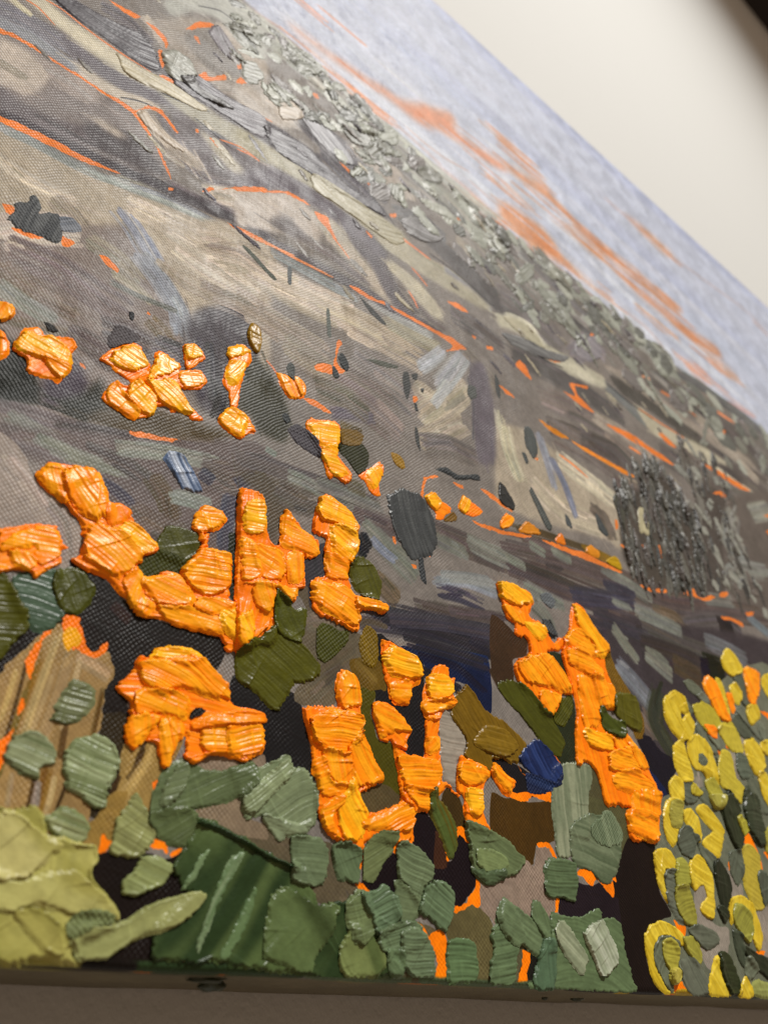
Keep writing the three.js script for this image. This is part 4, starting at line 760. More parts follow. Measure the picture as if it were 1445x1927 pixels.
  fill({ c: '#1a1712', d: 0 }, [49, -1, 68, -.6, 72, -2.8, 90, -4, 60, -4.5, 49, -3]);
  for (const [x, w, y] of [[74, 4, -2.1], [90, 3, -2.2], [133, 14, -2]]) bare({ c: '#e8720c' }, [x, y, x + w / 2, y + .5, x + w, y + .2, x + w / 2, y - .7]);
}
const PITCH = 0.58;
const weave = (x, y) => { // crossing threads of uneven width, partly filled with paint
  const wx = x + 0.3 * noise(x * 0.31, y * 0.11) + 0.1 * noise(x * 0.9, y * 1.3), wy = y + 0.3 * noise(x * 0.1 + 40, y * 0.33) + 0.1 * noise(x * 1.2 + 9, y * 0.9), a = Math.sin(Math.PI * wx / PITCH), b = Math.sin(Math.PI * wy / PITCH);
  const th = 1 + 0.26 * noise(Math.floor(wx / PITCH) * 1.7, y * 0.25) + 0.26 * noise(x * 0.25, Math.floor(wy / PITCH) * 1.7 + 60);
  return a * b * th * (0.62 + 0.4 * sstep(80, 160, y) + 0.45 * noise(x * 0.22, y * 0.22 + 17)) + 0.22 * noise(x * 2.3, y * 2.3);
};
function finish(s) { // grain of the paint, and the weave added to the brush relief
  const c = s.col.getContext('2d').getImageData(0, 0, s.pw, s.ph), b = s.rel.getContext('2d').getImageData(0, 0, s.pw, s.ph), mx = (s.x1 - s.x0) / s.pw, my = (s.y1 - s.y0) / s.ph;
  const out = new Uint8Array(s.pw * s.ph * 4);
  for (let j = 0; j < s.ph; j++) for (let i = 0; i < s.pw; i++) {
    const k = (j * s.pw + i) * 4, x = s.x0 + (i + 0.5) * mx, y = s.y1 - (j + 0.5) * my, wv = weave(x, y), n1 = noise(x * 0.16, y * 0.16), n2 = noise(x * 0.9, y * 0.9);
    const m = 1 + 0.07 * n1 + 0.06 * n2 + 0.05 * wv;
    for (let h = 0; h < 3; h++) c.data[k + h] = Math.max(0, Math.min(255, c.data[k + h] * m));
    const open = 0.75 + 0.35 * n1 - 0.25 * sstep(110, 150, b.data[k]);
    out[k] = out[k + 1] = out[k + 2] = Math.max(0, Math.min(255, b.data[k] * 0.5 + 64 + 52 * wv * open)); out[k + 3] = 255;
  }
  s.col.getContext('2d').putImageData(c, 0, 0);
  const map = new THREE.CanvasTexture(s.col); map.colorSpace = THREE.SRGBColorSpace; map.wrapS = map.wrapT = THREE.ClampToEdgeWrapping;
  const g = s.rel.getContext('2d'); const id = g.getImageData(0, 0, s.pw, s.ph); id.data.set(out); g.putImageData(id, 0, 0);
  const bump = new THREE.CanvasTexture(s.rel); bump.wrapS = bump.wrapT = THREE.ClampToEdgeWrapping;
  return new THREE.MeshPhysicalMaterial({ map, bumpMap: bump, bumpScale: 0.0004, roughness: 0.38, specularIntensity: 0.17 });
}
paintCanvas();
const sheetMats = SHEETS.map(finish);

// ---------- the painting ----------
const painting = new THREE.Group();
painting.name = 'oil_painting';
painting.userData = { label: 'unframed oil painting of grey hills with thick orange flower strokes, hung on the white wall', category: 'painting' };
scene.add(painting);
function part(name, geo, mat, extra) {
  const m = new THREE.Mesh(geo, mat); m.castShadow = m.receiveShadow = true;
  let n = name, i = 0; while (used.has(n)) n = `${name}_${String(++i).padStart(3, '0')}`; used.add(n);
  m.name = n; if (extra) Object.assign(m.userData, extra); painting.add(m); return m;
}
const used = new Set();
function surface(pos, uv, idx) { const g = new THREE.BufferGeometry(); g.setAttribute('position', new THREE.Float32BufferAttribute(pos, 3)); if (uv) g.setAttribute('uv', new THREE.Float32BufferAttribute(uv, 2)); g.setIndex(idx); g.computeVertexNormals(); return g; }
{
  const quads = SHEETS.slice(0, 5).map((s) => surface([s.x0, s.y0, 0, s.x1, s.y0, 0, s.x1, s.y1, 0, s.x0, s.y1, 0].map((v) => v * MM), [0, 0, 1, 0, 1, 1, 0, 1], [0, 1, 2, 0, 2, 3]));
  part('canvas', mergeGeometries(quads, true), sheetMats.slice(0, 5));
  // the lower fold: a small round edge, then the side that faces down
  const pos = [], uv = [], idx = [], nx = 60, prof = [];
  for (let k = 0; k <= 8; k++) { const a = k / 8 * Math.PI / 2; prof.push([R - R * Math.sin(a), -R + R * Math.cos(a), R - R * a]); }
  prof.push([0, -DEPTH, -DEPTH + R - R * (Math.PI / 2 - 1)]);
  prof.forEach(([y, z, s], j) => { for (let i = 0; i <= nx; i++) { const x = W0 + (W1 - W0) * i / nx, sag = j > 1 ? 0.25 * noise(x * 0.05, 3) : 0; pos.push(x * MM, (y + sag * Math.min(1, (R - y) / R)) * MM, z * MM); uv.push(i / nx, (s + 40) / (40 + R)); } });
  for (let j = 0; j < prof.length - 1; j++) for (let i = 0; i < nx; i++) { const a = j * (nx + 1) + i, b = a + nx + 1; idx.push(a, b, a + 1, b, b + 1, a + 1); }
  part('canvas_edge', surface(pos, uv, idx), sheetMats[5]);
  const side = new THREE.MeshStandardMaterial({ color: 0xb9b4b0, roughness: 0.7 });
  const orangeSide = new THREE.MeshStandardMaterial({ color: 0xd9783c, roughness: 0.7 });
  const flat = (p) => surface(p.map((v) => v * MM), null, [0, 1, 2, 0, 2, 3]);
  part('canvas_edge', flat([W0, H1, 0, W1, H1, 0, W1, H1, -DEPTH, W0, H1, -DEPTH]), side);
  part('canvas_edge', flat([W0, 0, -DEPTH, W0, R, 0, W0, H1, 0, W0, H1, -DEPTH]), orangeSide);
  part('canvas_edge', flat([W1, R, 0, W1, 0, -DEPTH, W1, H1, -DEPTH, W1, H1, 0]), orangeSide);
}

// ---------- thick paint: every stroke is its own piece of relief, laid over what is already there ----------
const HR = 0.3, HW = Math.ceil((W1 - W0) / HR), HH = Math.ceil((H1 + 2) / HR), height = new Float32Array(HW * HH);
const under = (x, y) => { let s = 0; for (const [a, b] of [[0, 0], [0.5, 0.3], [-0.5, -0.3], [0.3, -0.5], [-0.3, 0.5]]) { const i = Math.max(0, Math.min(HW - 1, Math.round((x + a - W0) / HR))), j = Math.max(0, Math.min(HH - 1, Math.round((y + b) / HR))); s += height[j * HW + i]; } return s / 5; };
// small weave tile for the thinner strokes, one tile is 20 x 20 threads
const weaveTile = (() => { const n = 256, d = new Uint8Array(n * n * 4); for (let j = 0; j < n; j++) for (let i = 0; i < n; i++) { const v = 128 + 90 * Math.sin(Math.PI * i / n * 20) * Math.sin(Math.PI * j / n * 20) + 22 * noise(i * 0.3, j * 0.3); const k = (j * n + i) * 4; d[k] = d[k + 1] = d[k + 2] = Math.max(0, Math.min(255, v)); d[k + 3] = 255; } const t = new THREE.DataTexture(d, n, n); t.magFilter = THREE.LinearFilter; t.wrapS = t.wrapT = THREE.RepeatWrapping; t.repeat.set(1 / (20 * PITCH), 1 / (20 * PITCH)); t.needsUpdate = true; return t; })();
const thickPaint = new THREE.MeshPhysicalMaterial({ vertexColors: true, roughness: 0.32, specularIntensity: 0.34 });
const hillPaint = new THREE.MeshPhysicalMaterial({ vertexColors: true, roughness: 0.42, specularIntensity: 0.32 });   // drier paint of the hills
const thinPaint = new THREE.MeshPhysicalMaterial({ vertexColors: true, roughness: 0.5, specularIntensity: 0.2, bumpMap: weaveTile, bumpScale: 0.00022 });
let sn = 0;
const CAM = [0, -14.4, 150];
function stroke(name, o, p) {
  sn++;
  const r = rng(sn * 104729 + 5), q = smooth(p, true, 5), b = box(q), nq = q.length / 2, ax = axis(p), d = o.d ?? ax + (o.cross ? Math.PI / 2 : 0);
  const cx = (b[0] + b[2]) / 2, cy = (b[1] + b[3]) / 2, dist = Math.hypot(cx - CAM[0], cy - CAM[1], CAM[2]), cell = Math.max(0.17, 0.8 * dist / 850);
  const t = o.t ?? 0.3, rag = o.rag ?? 0.22, amp = (o.r ?? 0.1) * Math.min(1, 0.35 + t * 1.6), pit = o.p ?? 0.7, C = Math.cos(d), S = Math.sin(d), kap = (r() - 0.5) * 0.05, sx = r() * 90, sy = r() * 90;
  const c1 = hex(o.c).map(lin), c2 = hex(o.c2 ?? o.c).map(lin), soft = o.c2 ? 1 : 1.22, ends = Math.min(0.9, (b[3] - b[1] + b[2] - b[0]) * 0.035) * (o.ends ?? 0.8);
  const x0 = b[0] - cell * 2, y0 = b[1] - cell * 2, nx = Math.ceil((b[2] - b[0]) / cell) + 5, ny = Math.ceil((b[3] - b[1]) / cell) + 5, sd = new Float32Array(nx * ny);
  for (let j = 0; j < ny; j++) for (let i = 0; i < nx; i++) {
    const gx = x0 + i * cell, gy = y0 + j * cell, uu = -S * (gx - cx) + C * (gy - cy), dv = ends * (0.6 * noise(uu / 0.5 + sx, (C * (gx - cx) + S * (gy - cy)) * 0.3) + 0.8 * noise(uu / 2.3 + sy, 3)), x = gx + C * dv, y = gy + S * dv; let best = 1e9, inside = false;
    for (let k = 0, l = nq - 1; k < nq; l = k++) {
      const ax1 = q[l * 2], ay1 = q[l * 2 + 1], ex = q[k * 2] - ax1, ey = q[k * 2 + 1] - ay1, wx = x - ax1, wy = y - ay1, h = Math.max(0, Math.min(1, (wx * ex + wy * ey) / (ex * ex + ey * ey + 1e-9))), dx = wx - ex * h, dy = wy - ey * h, dd = dx * dx + dy * dy;
      if (dd < best) best = dd;
      if ((q[k * 2 + 1] > y) !== (ay1 > y) && x < (ax1 - q[k * 2]) * (y - q[k * 2 + 1]) / (ay1 - q[k * 2 + 1]) + q[k * 2]) inside = !inside;
    }
    sd[j * nx + i] = (inside ? 1 : -1) * Math.sqrt(best) + (o.grow ?? 0) + rag * (0.7 * noise(x * 1.1 + sx, y * 1.1) + 0.55 * noise(x * 2.9, y * 2.9 + sy));
  }
  // lips where the knife or the brush stopped
  const lips = [], len = Math.hypot(b[2] - b[0], b[3] - b[1]);
  for (let k = 0; k < Math.round(len / 4.2) * (t > 0.28 ? 1 : 0); k++) lips.push([(r() - 0.5) * len * 0.85, (r() - 0.5) * 0.08, (r() - 0.5) * 0.3, 0.12 + 0.26 * r(), (r() - 0.5) * len, 1.2 + 2.8 * r(), Math.cos(k % 2 ? (r() - 0.5) * 2.4 : 0), 0]);
  for (const l of lips) l[7] = Math.sqrt(1 - l[6] * l[6]) * (r() < 0.5 ? -1 : 1);
  const relief = (x, y, s) => {
    const X = x - cx, Y = y - cy, v = C * X + S * Y; let u = -S * X + C * Y; u += kap * v * v * 0.5 + 0.35 * noise(x * 0.18 + sx, y * 0.18);
    const fe = sstep(-0.15, 0.5, noise(x * 0.16 + sy * 2, y * 0.16 + sx)), e = sstep(0, 0.25 + (o.feather ?? 0.6) * fe * Math.min(1.1, len * 0.1), s);
    const n1 = noise(u / pit + sx, v / (pit * 16)), n2 = noise(u / (pit * 0.45) + 11, v / (pit * 12) + sy);
    let h = amp * (0.55 * (1 - 2 * Math.abs(n1)) + 0.6 * n2 + 0.35 * noise(u / (pit * 0.22) + 7, v / (pit * 9))) + 0.22 * t * noise(x * 0.28 + sy, y * 0.28) + 0.02 * noise(x * 3, y * 3);
    for (const [v0, k1, k2, a, u0, w, lc, ls] of lips) { const ul = lc * u + ls * v, vl = lc * v - ls * u, f = vl - v0 - k1 * ul * ul * 0.5 - k2 * ul, g = f > 0 ? Math.exp(-f * f / 0.03) : Math.exp(f / 0.9); h += a * Math.min(1, t * 2.2) * g * Math.exp(-((ul - u0) ** 2) / (2 * w * w)); }
    const lp = Math.max(0, noise(x * 0.2 + sx * 3, y * 0.2 + sy * 2)); h += 0.75 * t * lp * Math.exp(-((s - 0.4) ** 2) / 0.08);
    const m = sstep(-0.5, 0.75, noise(u / (pit * 1.1) + 30, v / (pit * 20) + 4) + 0.5 * noise(x * 0.12 + sx, y * 0.12));
    return [t * ((o.feather ? 0.12 : 0.35) * (1 - fe * 0.6) * (1 - e) + e) + h * (0.2 + 0.8 * e), m];
  };
  const pos = [], uv = [], col = [], idx = [], key = new Map(), rim = [];
  const vert = (id, x, y, s) => {
    let k = key.get(id); if (k !== undefined) return k;
    const [h, m] = relief(x, y, Math.max(0, s)), z = under(x, y) + Math.max(0.03, h), g = 0.94 + 0.1 * noise(x * 0.9, y * 0.9);
    k = pos.length / 3; key.set(id, k); pos.push(x * MM, y * MM, z * MM); uv.push(x, y);
    for (let a = 0; a < 3; a++) col.push(g * (c1[a] * (1 - m) + c2[a] * m * soft)); return k;
  };
  const node = (i, j) => vert(j * nx + i, x0 + i * cell, y0 + j * cell, sd[j * nx + i]);
  const cross = (i, j, i2, j2) => { const a = sd[j * nx + i], c = sd[j2 * nx + i2], f = a / (a - c), lo = Math.min(j * nx + i, j2 * nx + i2); return vert(1e7 + lo * 2 + (j === j2 ? 0 : 1), x0 + (i + (i2 - i) * f) * cell, y0 + (j + (j2 - j) * f) * cell, 0); };
  for (let j = 0; j < ny - 1; j++) for (let i = 0; i < nx - 1; i++) {
    const cs = [[i, j], [i + 1, j], [i + 1, j + 1], [i, j + 1]], poly = [];
    for (let k = 0; k < 4; k++) { const [a, e] = cs[k], [f, g] = cs[(k + 1) % 4], ina = sd[e * nx + a] > 0, inb = sd[g * nx + f] > 0; if (ina) poly.push([node(a, e), 0]); if (ina !== inb) poly.push([cross(a, e, f, g), 1]); }
    for (let k = 1; k < poly.length - 1; k++) idx.push(poly[0][0], poly[k][0], poly[k + 1][0]);
    for (let k = 0; k < poly.length; k++) { const e = poly[k], f = poly[(k + 1) % poly.length]; if (e[1] && f[1]) rim.push(e[0], f[0]); }
  }
  if (!idx.length) return null;
  const top = pos.length / 3, low = new Map();
  const down = (k) => { if (!low.has(k)) { const x = pos[k * 3] / MM, y = pos[k * 3 + 1] / MM; low.set(k, [pos.length / 3, pos.length / 3 + 1]); pos.push(pos[k * 3], pos[k * 3 + 1], pos[k * 3 + 2], pos[k * 3], pos[k * 3 + 1], Math.max(-0.05, under(x, y) - 0.5) * MM); uv.push(x, y, x, y); for (let a = 0; a < 2; a++) col.push(col[k * 3], col[k * 3 + 1], col[k * 3 + 2]); } return low.get(k); };
  for (let k = 0; k < rim.length; k += 2) { const [a, a2] = down(rim[k]), [e, e2] = down(rim[k + 1]); idx.push(a, a2, e, e, a2, e2); }
  // remember the new surface for the strokes that follow
  const rad = Math.ceil(cell / HR / 2);
  for (let k = 0; k < top; k++) { const i = Math.round((pos[k * 3] / MM - W0) / HR), j = Math.round(pos[k * 3 + 1] / MM / HR), z = pos[k * 3 + 2] / MM; for (let a = -rad; a <= rad; a++) for (let e = -rad; e <= rad; e++) { const ii = i + a, jj = j + e; if (ii >= 0 && jj >= 0 && ii < HW && jj < HH) { const w = jj * HW + ii; height[w] = height[w] > z ? height[w] : z; } } }
  const g = surface(pos, uv, idx); g.setAttribute('color', new THREE.Float32BufferAttribute(col, 3));
  tris += idx.length / 3;
  return part(name, g, cy > 195 || name === 'tree_paint_dab' ? hillPaint : t < 0.22 ? thinPaint : thickPaint);
}
let tris = 0;
const orangeBase = (o, p) => stroke('orange_paint_stroke', { c: '#ff7e06', c2: '#ff9009', t: 0.5, r: 0.08, ...o, ...(o.t ? { t: o.t * 0.75 } : {}) }, p);
const orangeTop = (o, p) => stroke('orange_paint_stroke', { c: '#ff8e06', c2: '#ffa614', t: 0.3, r: 0.09, feather: 1, grow: 0.25, ends: 1.1, rag: 0.3, ...(o.c ? { c2: o.c } : {}), ...o }, p);
const amber = (o, p) => stroke('amber_paint_stroke', { c: '#ffa20a', c2: '#ffbc1e', t: 0.3, r: 0.09, feather: 1, grow: 0.2, ends: 1.1, rag: 0.3, ...o }, p);
const green = (o, p) => stroke('green_paint_stroke', { t: 0.3, r: 0.075, cross: 1, ends: 0.6, grow: 0.5, rag: 0.34, ...o }, p);
const greenEdge = (o, p) => stroke('green_paint_ridge', { t: 0.7, r: 0.05, ...o }, p);
const dark = (o, p) => stroke('grey_paint_stroke', { t: 0.3, r: 0.12, ...o }, p);
const yellow = (o, p) => stroke('yellow_paint_stroke', { c: '#caae28', c2: '#dac23c', t: 0.35, r: 0.12, cross: 1, ends: 0.4, grow: 0.4, ...(o.c ? { c2: o.c } : {}), ...o }, p);
const mixed = (o, p) => stroke('ochre_paint_stroke', { t: 0.3, r: 0.12, ...o }, p);
const blue = (o, p) => stroke('blue_paint_stroke', { t: 0.3, r: 0.12, ...o }, p);
const ridgeDab = (o, p) => stroke('ridge_paint_dab', { t: 0.25, r: 0.1, ...o }, p);
const treeDab = (o, p) => stroke('tree_paint_dab', { t: 0.25, r: 0.1, ...o }, p);
const hillDab = (o, p) => stroke('hill_paint_dab', { t: 0.15, r: 0.1, ...o }, p);
const pale = (o, p) => stroke('pale_paint_stroke', { t: 0.25, r: 0.1, ...o }, p);
{
dark({c:[82,80,86],c2:[63,61,68],t:.24,d:0.11,r:.15},[12.3,240.1,15.8,244.6,25.4,247,36.7,251,42.5,246.9,45.1,239.8,41.1,237,34,237,27,237.7,20.4,237.3,14.8,238.4]);
pale({c:[169,163,139],c2:[183,176,149],t:.23,d:0.11,r:.14},[32.1,234.7,39,235.3,50.7,238.5,61.8,237.1,58.9,233.9,46.8,230.8,36.6,228]);
dark({c:[102,99,106],c2:[78,76,84],t:.24,d:0.14,r:.15},[45,248.9,50,255.2,56.3,251.3,67.2,250.7,82,253.4,82.8,241.8,69.5,240.3,59.7,239.1,50.7,238.5]);
pale({c:[178,167,150],c2:[165,154,137],t:.23,d:-0.86,r:.12},[41.2,214.5,43.4,217.3,48.5,213.5,55.3,212,56.7,210.3,50.2,209.8,44.8,211.2]);
pale({c:[143,147,139],c2:[164,167,159],t:.3,d:-0.13,r:.16},[44.9,249.8,48.6,255.2,53.8,255.9,56.3,251.3,55.1,244.8,50.5,240.7,46.5,242.3]);
dark({c:[67,67,69],c2:[94,94,94],t:.3,d:-0.00,r:.16},[50.8,243.1,55.4,248.2,57.7,244.6,65.5,246.8,69.7,246,65.9,243.1,58.1,241]);
dark({c:[119,115,122],c2:[96,93,98],t:.24,d:-1.00,r:.18},[57.4,279.2,61.7,285.8,69,278,67.4,271.6,62.2,273.5]);
pale({c:[138,141,134],t:.26,d:0.46,r:.18},[70.8,274.4,76.3,280.7,79.8,275.3,77.3,268,73,265.6]);
dark({c:[84,82,88],c2:[67,65,72],t:.24,d:0.10,r:.15},[81.6,248.8,97.9,253.9,107.6,250.8,120,247.7,130.3,249.8,134.6,245.5,126.7,243.7,111.8,240.6,99.2,240.6,87.3,240.1]);
pale({c:[152,148,124],c2:[165,161,137],t:.24,d:0.05,r:.14},[102.3,241.3,111.8,243.1,126.7,243.1,140.7,242.7,144.1,239.3,138.6,233,126.6,233,111.9,233.7,102.5,233.6]);
dark({c:[96,96,102],c2:[123,123,128],t:.26,d:-0.59,r:.16},[95.8,268.6,101.3,273.1,111.4,271.8,118.2,268.3,120.8,262.9,114.9,259.6,104.9,261.1]);
pale({c:[165,156,142],t:.24,d:0.53,r:.14},[87.3,265.4,95.6,273.4,97,268.1,89.2,259.6]);
pale({c:[133,135,127],c2:[154,156,148],t:.3,d:0.09,r:.24},[107.4,298.5,114.6,298.7,123.7,295.8,133,295.4,131.1,291,120,287.3,111.1,290.2]);
pale({c:[123,125,119],c2:[148,150,143],t:.3,d:0.06,r:.24},[114.7,279.7,121.8,287.9,129.1,286.7,127.2,280.2,120,275.6]);
dark({c:[108,108,108],c2:[136,136,138],t:.28,d:0.24,r:.15},[142.8,249.6,152.7,261,162.5,261.2,165.2,256.7,155.7,247.2,147.1,244.7]);
pale({c:[166,163,140],c2:[178,174,152],t:.24,d:-0.02,r:.16},[195.7,234.2,202.8,237.9,212.9,238.5,220.9,232.3,213.7,230.2,203.9,231.2]);
dark({c:[138,135,140],c2:[117,115,122],t:.24,d:-0.20,r:.14},[244,247.7,256.7,260.6,263.4,260.7,264.2,253.2,253.9,243.8,244.5,241.4]);
dark({c:[95,96,97],c2:[116,118,118],t:.26,d:0.07,r:.15},[194.3,224.2,208.1,229.8,220.8,231.4,237.4,237.2,232.4,231.1,216.1,224.5,200.2,220.9]);
blue({c:[86,106,138],c2:[169,180,196],t:.35,d:-0.99,r:.15},[64.2,102.9,65.6,105.1,68.5,106.4,71.5,103.4,74.7,98.8,73.2,97.4,70.4,96.6,68.3,98.8,66.1,100.9]);
green({c:[64,67,16]},[66.1,80.9,68.2,85.4,74,86.2,75.5,85.3,75.5,81.5,73.9,79.1,70.4,78.3,66.8,78.8]);
green({c:[52,56,15],t:.15},[62.7,73.4,66.4,78.7,72.6,78.6,72.9,76,71,74,66.6,73.8,64.4,71.5]);
green({c:[64,84,66]},[39.2,62.5,43.7,66.4,46.5,66.9,46.9,63,49.2,58.3,45.5,54,43,56,40.3,59]);
green({c:[64,68,17],d:-1.01},[46.5,66.9,49.4,68.8,52.3,67.7,54.2,65.8,53.5,62.8,51.1,59.6,48.4,60.4,46.6,63.3]);
green({c:[69,71,15],t:.5},[35.2,62.3,37.1,63.1,40,58.9,43.1,55.7,40.9,50.3,38.7,47.2]);
orangeBase({t:.7},[33.9,71.3,36.3,73,39.1,74.7,43.8,76.6,45.6,75.3,46.7,73.2,47.6,72.9,46.3,71.4,46.7,68.6,44.1,66.1,42.7,64,41.1,65.1,38.1,64.4,35.7,63.2]);
orangeTop({d:0.13},[35.6,67.5,36.7,71.1,40.9,74.8,44.5,75.3,45.6,73.2,45.9,70,43.9,67.2,42.6,68,41.3,70.8,38.9,69.1]);
orangeTop({d:-0.92},[37.1,67.6,39.3,68.8,42,67.8,41.4,65.6,38.6,65.4]);
orangeBase({t:.8},[38.2,85.9,38.5,88.3,40.4,90.4,44.1,91.4,49.1,92.7,51.3,91.8,52.5,89.4,53.5,86.1,55.8,86.8,58.4,86.5,59.1,84.7,60.6,83.2,63.3,82.1,65.3,80.1,66,78.5,63,75.7,62.2,74.1,63.6,71.9,64.9,71.3,66.4,72.8,70,75,72.2,74.4,73.1,77.9,75.1,80.4,76.2,83.4,75.8,86.4,77.6,87.6,77.6,83.2,83.2,84.3,83.8,81.1,84.3,77.5,85,72.7,86.6,73.2,87.5,74.8,86.3,83,85.2,90,84.3,97.3,84.7,102.3,87.1,103.9,90.9,103.3,91.8,97.7,93,91.9,95.6,88.8,96.9,67.1,92.6,64.6,89.9,62.7,85.4,60.5,84.4,61.9,82.6,63.5,78.8,63.9,72.8,63,70.1,63.7,65.7,62.8,63.6,63.4,61.7,65.3,59.1,66.6,56.4,68.6,52.4,69,49.2,70.3,50.2,72.8,50.6,76,48.8,78.7,45,82.1,41.3,83.7]);
orangeTop({d:-1.15},[38.5,86.3,40.8,90.1,43.6,89.7,45.4,84.5,44.8,82.3,41.2,84.1]);
orangeTop({d:-0.84,t:.6},[43,89,47.1,92.3,50,92.1,52.1,89.7,53.7,84.8,53.7,82.1,51.2,80.6,48.3,81.2,45.5,83.7,43.8,86.6]);
orangeBase({t:.35,d:-1.02},[53.4,85.1,55.8,86.8,58.6,85.9,58.5,83.5,55.2,80.4,53.8,81.6]);
amber({d:-0.37},[56.8,80.6,58.9,83.2,61.5,82.8,64.9,80.4,65.4,79.7,62.9,76.1,60.6,77.9]);
orangeTop({d:-0.49,t:.6},[50.7,78.6,52.1,80,55.3,80,58.6,79.9,62.4,76.8,62.9,75.2,61.3,72.9,59,69.5,55.3,70.4,51.2,71.5,50.6,72.9]);
orangeTop({d:-1.70},[59.5,69.2,62.1,73.1,64,71.6,63.6,68.5,67.3,65.8,64.9,63,61.6,65.7]);
orangeTop({d:-0.17,t:.5},[63.7,70.7,70,74.5,72.3,73.5,76.3,69.9,76.1,68.1,71.8,67.2,67.6,66.8,65.4,67.8]);
orangeTop({d:0.19,r:.15,t:.6},[72.3,74,73.2,77.4,75.4,82,78,83.4,83.3,83.8,84.1,77.5,82.2,74.5,78.8,72.1,76,72.5]);
orangeTop({d:0.01},[67.7,66,73.1,67.2,78.2,68.8,82.4,67.8,84,66.1,82.4,63.9,72.7,63.2,69.2,64.3]);
orangeTop({d:-0.16},[76.1,68.1,78,70.9,84.8,72.4,86.8,71.8,81.9,68.1]);
amber({d:-0.41,t:.6},[82.4,68.3,86.4,70.8,89.4,69.5,90.6,65.3,88.9,62.7,85.1,63.8,83.1,65.4]);
orangeTop({d:-1.39},[90.2,78,93.1,79.6,95.7,77.5,94.5,72.8,92.1,72.1,90.4,74.4]);
orangeBase({t:.5},[73.4,87.4,74.3,91.7,75.9,94.4,80.3,94.7,82,92.8,79.9,89,76.2,87,76.7,84.8,75.4,84.3,75.2,86.2]);
orangeTop({d:0.13},[73.6,87.8,74.6,91.6,76.2,94.3,80.3,94.4,81.6,92.6,78.4,89,75.3,87]);
amber({d:0.29,r:.15},[84.7,101.7,87.2,103.6,90.7,102.9,91.2,98.6,92.1,93.7,89.7,91.4,86.6,91.3]);
orangeBase({t:.8},[84.5,101.9,87.2,103.9,89.9,103.4,91.3,101.8,91.7,96.6,92.7,92.8,93.9,90.7,95.5,90.3,97,91.9,97.6,96.8,98.1,102.4,100.4,100.1,102.7,98.8,106.8,97.7,108.6,95.6,108.1,92.2,105.3,91.2,103.6,91.7,104.1,86.7,104.8,82.8,102.4,81.6,102.5,78.7,100.5,77,96.7,79.2,95.1,79.2,95.8,77.5,95.2,74,95.6,71.3,94.3,68.2,91.6,65.2,88.2,60.3,86.6,63.3,85.2,85]);
amber({d:0.28,r:.15},[85.5,98.4,90.6,101,91.4,96.5,91.6,93,88.7,91.1,86.1,91.8]);
orangeTop({d:-0.27},[88.9,88.4,94,89.2,97.2,89.4,99,85.4,97.1,81.8,92,81.1,90.2,84.8]);
orangeTop({d:-0.10},[97,91.9,98.1,101.9,102.2,98.6,106.8,97.1,108.3,93.9,106.9,92.1,103,92,99.8,91.3]);
orangeTop({d:-1.41},[99.5,90.7,103.6,91.2,104.1,85.2,100.2,82.3,98.7,85.8]);
orangeTop({d:0.15},[85.5,89.1,88.9,88.4,90.5,84,91.5,80.9,87.7,78.6,86.4,81.6]);
orangeTop({d:0.04},[87.7,77.7,94.6,79.5,102.1,81,100.9,77.9,96.2,79.5]);
orangeTop({d:-1.05},[90.2,78.1,93.1,79.6,95.5,77.4,94.5,72.8,91.6,72.4,89.9,75.1]);
amber({d:-0.94},[86.5,69.1,89.7,71.4,90.5,67.1,88.9,63.1,87.1,63]);
orangeBase({t:.8},[106.4,99.2,107.1,105,108.7,110.8,111.1,112.4,114.8,111.6,118.6,110.2,121.1,107.7,122,105.7,121.1,103.6,121.1,99.1,119.8,96.4,118.6,93.8,117.4,91.2,118.6,89,119.8,85.7,125.9,86,130.2,85.8,131.1,84,128.9,82.8,124.6,82.5,121.6,81.1,121.6,76.5,119.2,75.3,114.1,76.3,109.6,76.5,107.1,78.1,107.3,81.2,106.4,84.4,107.7,86.4,110.5,87.6,111.5,92.4,110.3,95.2,110.8,98.6,108.5,98.8]);
amber({d:-0.02,t:.5},[107.7,105.2,109.3,110.8,113.6,111.7,118.6,109.6,121.1,105.9,118.6,103.3,113.7,104.2,108.9,103.5]);
amber({d:-0.41,t:.5},[111.3,102.2,116.1,104.6,120.5,103.4,120.4,98.9,117.4,93.4,113.8,93.2,112,95.8]);
orangeTop({d:-0.11},[110.9,94.3,118,93.6,117.1,89,111.6,87.7]);
orangeTop({d:-0.27,t:.6},[106.9,84.6,115.1,86.8,119.2,85,121,81.4,121,76.8,116.3,77,110.1,77.6,107.9,79.9]);
orangeTop({d:0.05,t:.5},[119.8,84.7,125.9,85.8,130.2,85.5,130.2,83.9,124.6,83,120.4,81.7]);
green({c:[72,73,20],d:-1.09},[118.6,92.2,121.7,97.4,126,96.4,128.8,91.8,127.1,86.4,121,87.1]);
dark({c:[60,64,66],c2:[78,82,83],t:.23,d:-1.25,r:.07,p:.45,rag:.5},[132.2,121.4,139.1,126.2,145.7,127.1,150.4,119.9,150.9,111.9,145.8,105.6,140.1,103.7,134.9,108.9,133.1,115.5]);
dark({c:[51,55,58],t:.15},[143.3,104.8,145,104.9,145.8,97.2,143.6,98.5]);
orangeBase({t:.6},[102.9,132.7,105.6,135.3,111.9,137.9,114.9,137.3,115.1,132.2,114,127.8,116,125.5,118.6,123.6,119.3,121.7,117.3,118.7,114.7,119.1,111,118.3,109,123.6,107.1,126.4,104.6,128.9]);
amber({d:0.33},[103.8,132.4,111.9,137.1,114.6,135.8,114,130.3,108.3,127,105.8,129.5]);
amber({d:0.16},[108.3,126.3,114,129.7,114,125.3,117.9,122.6,115.1,119.8,111.6,120.4]);
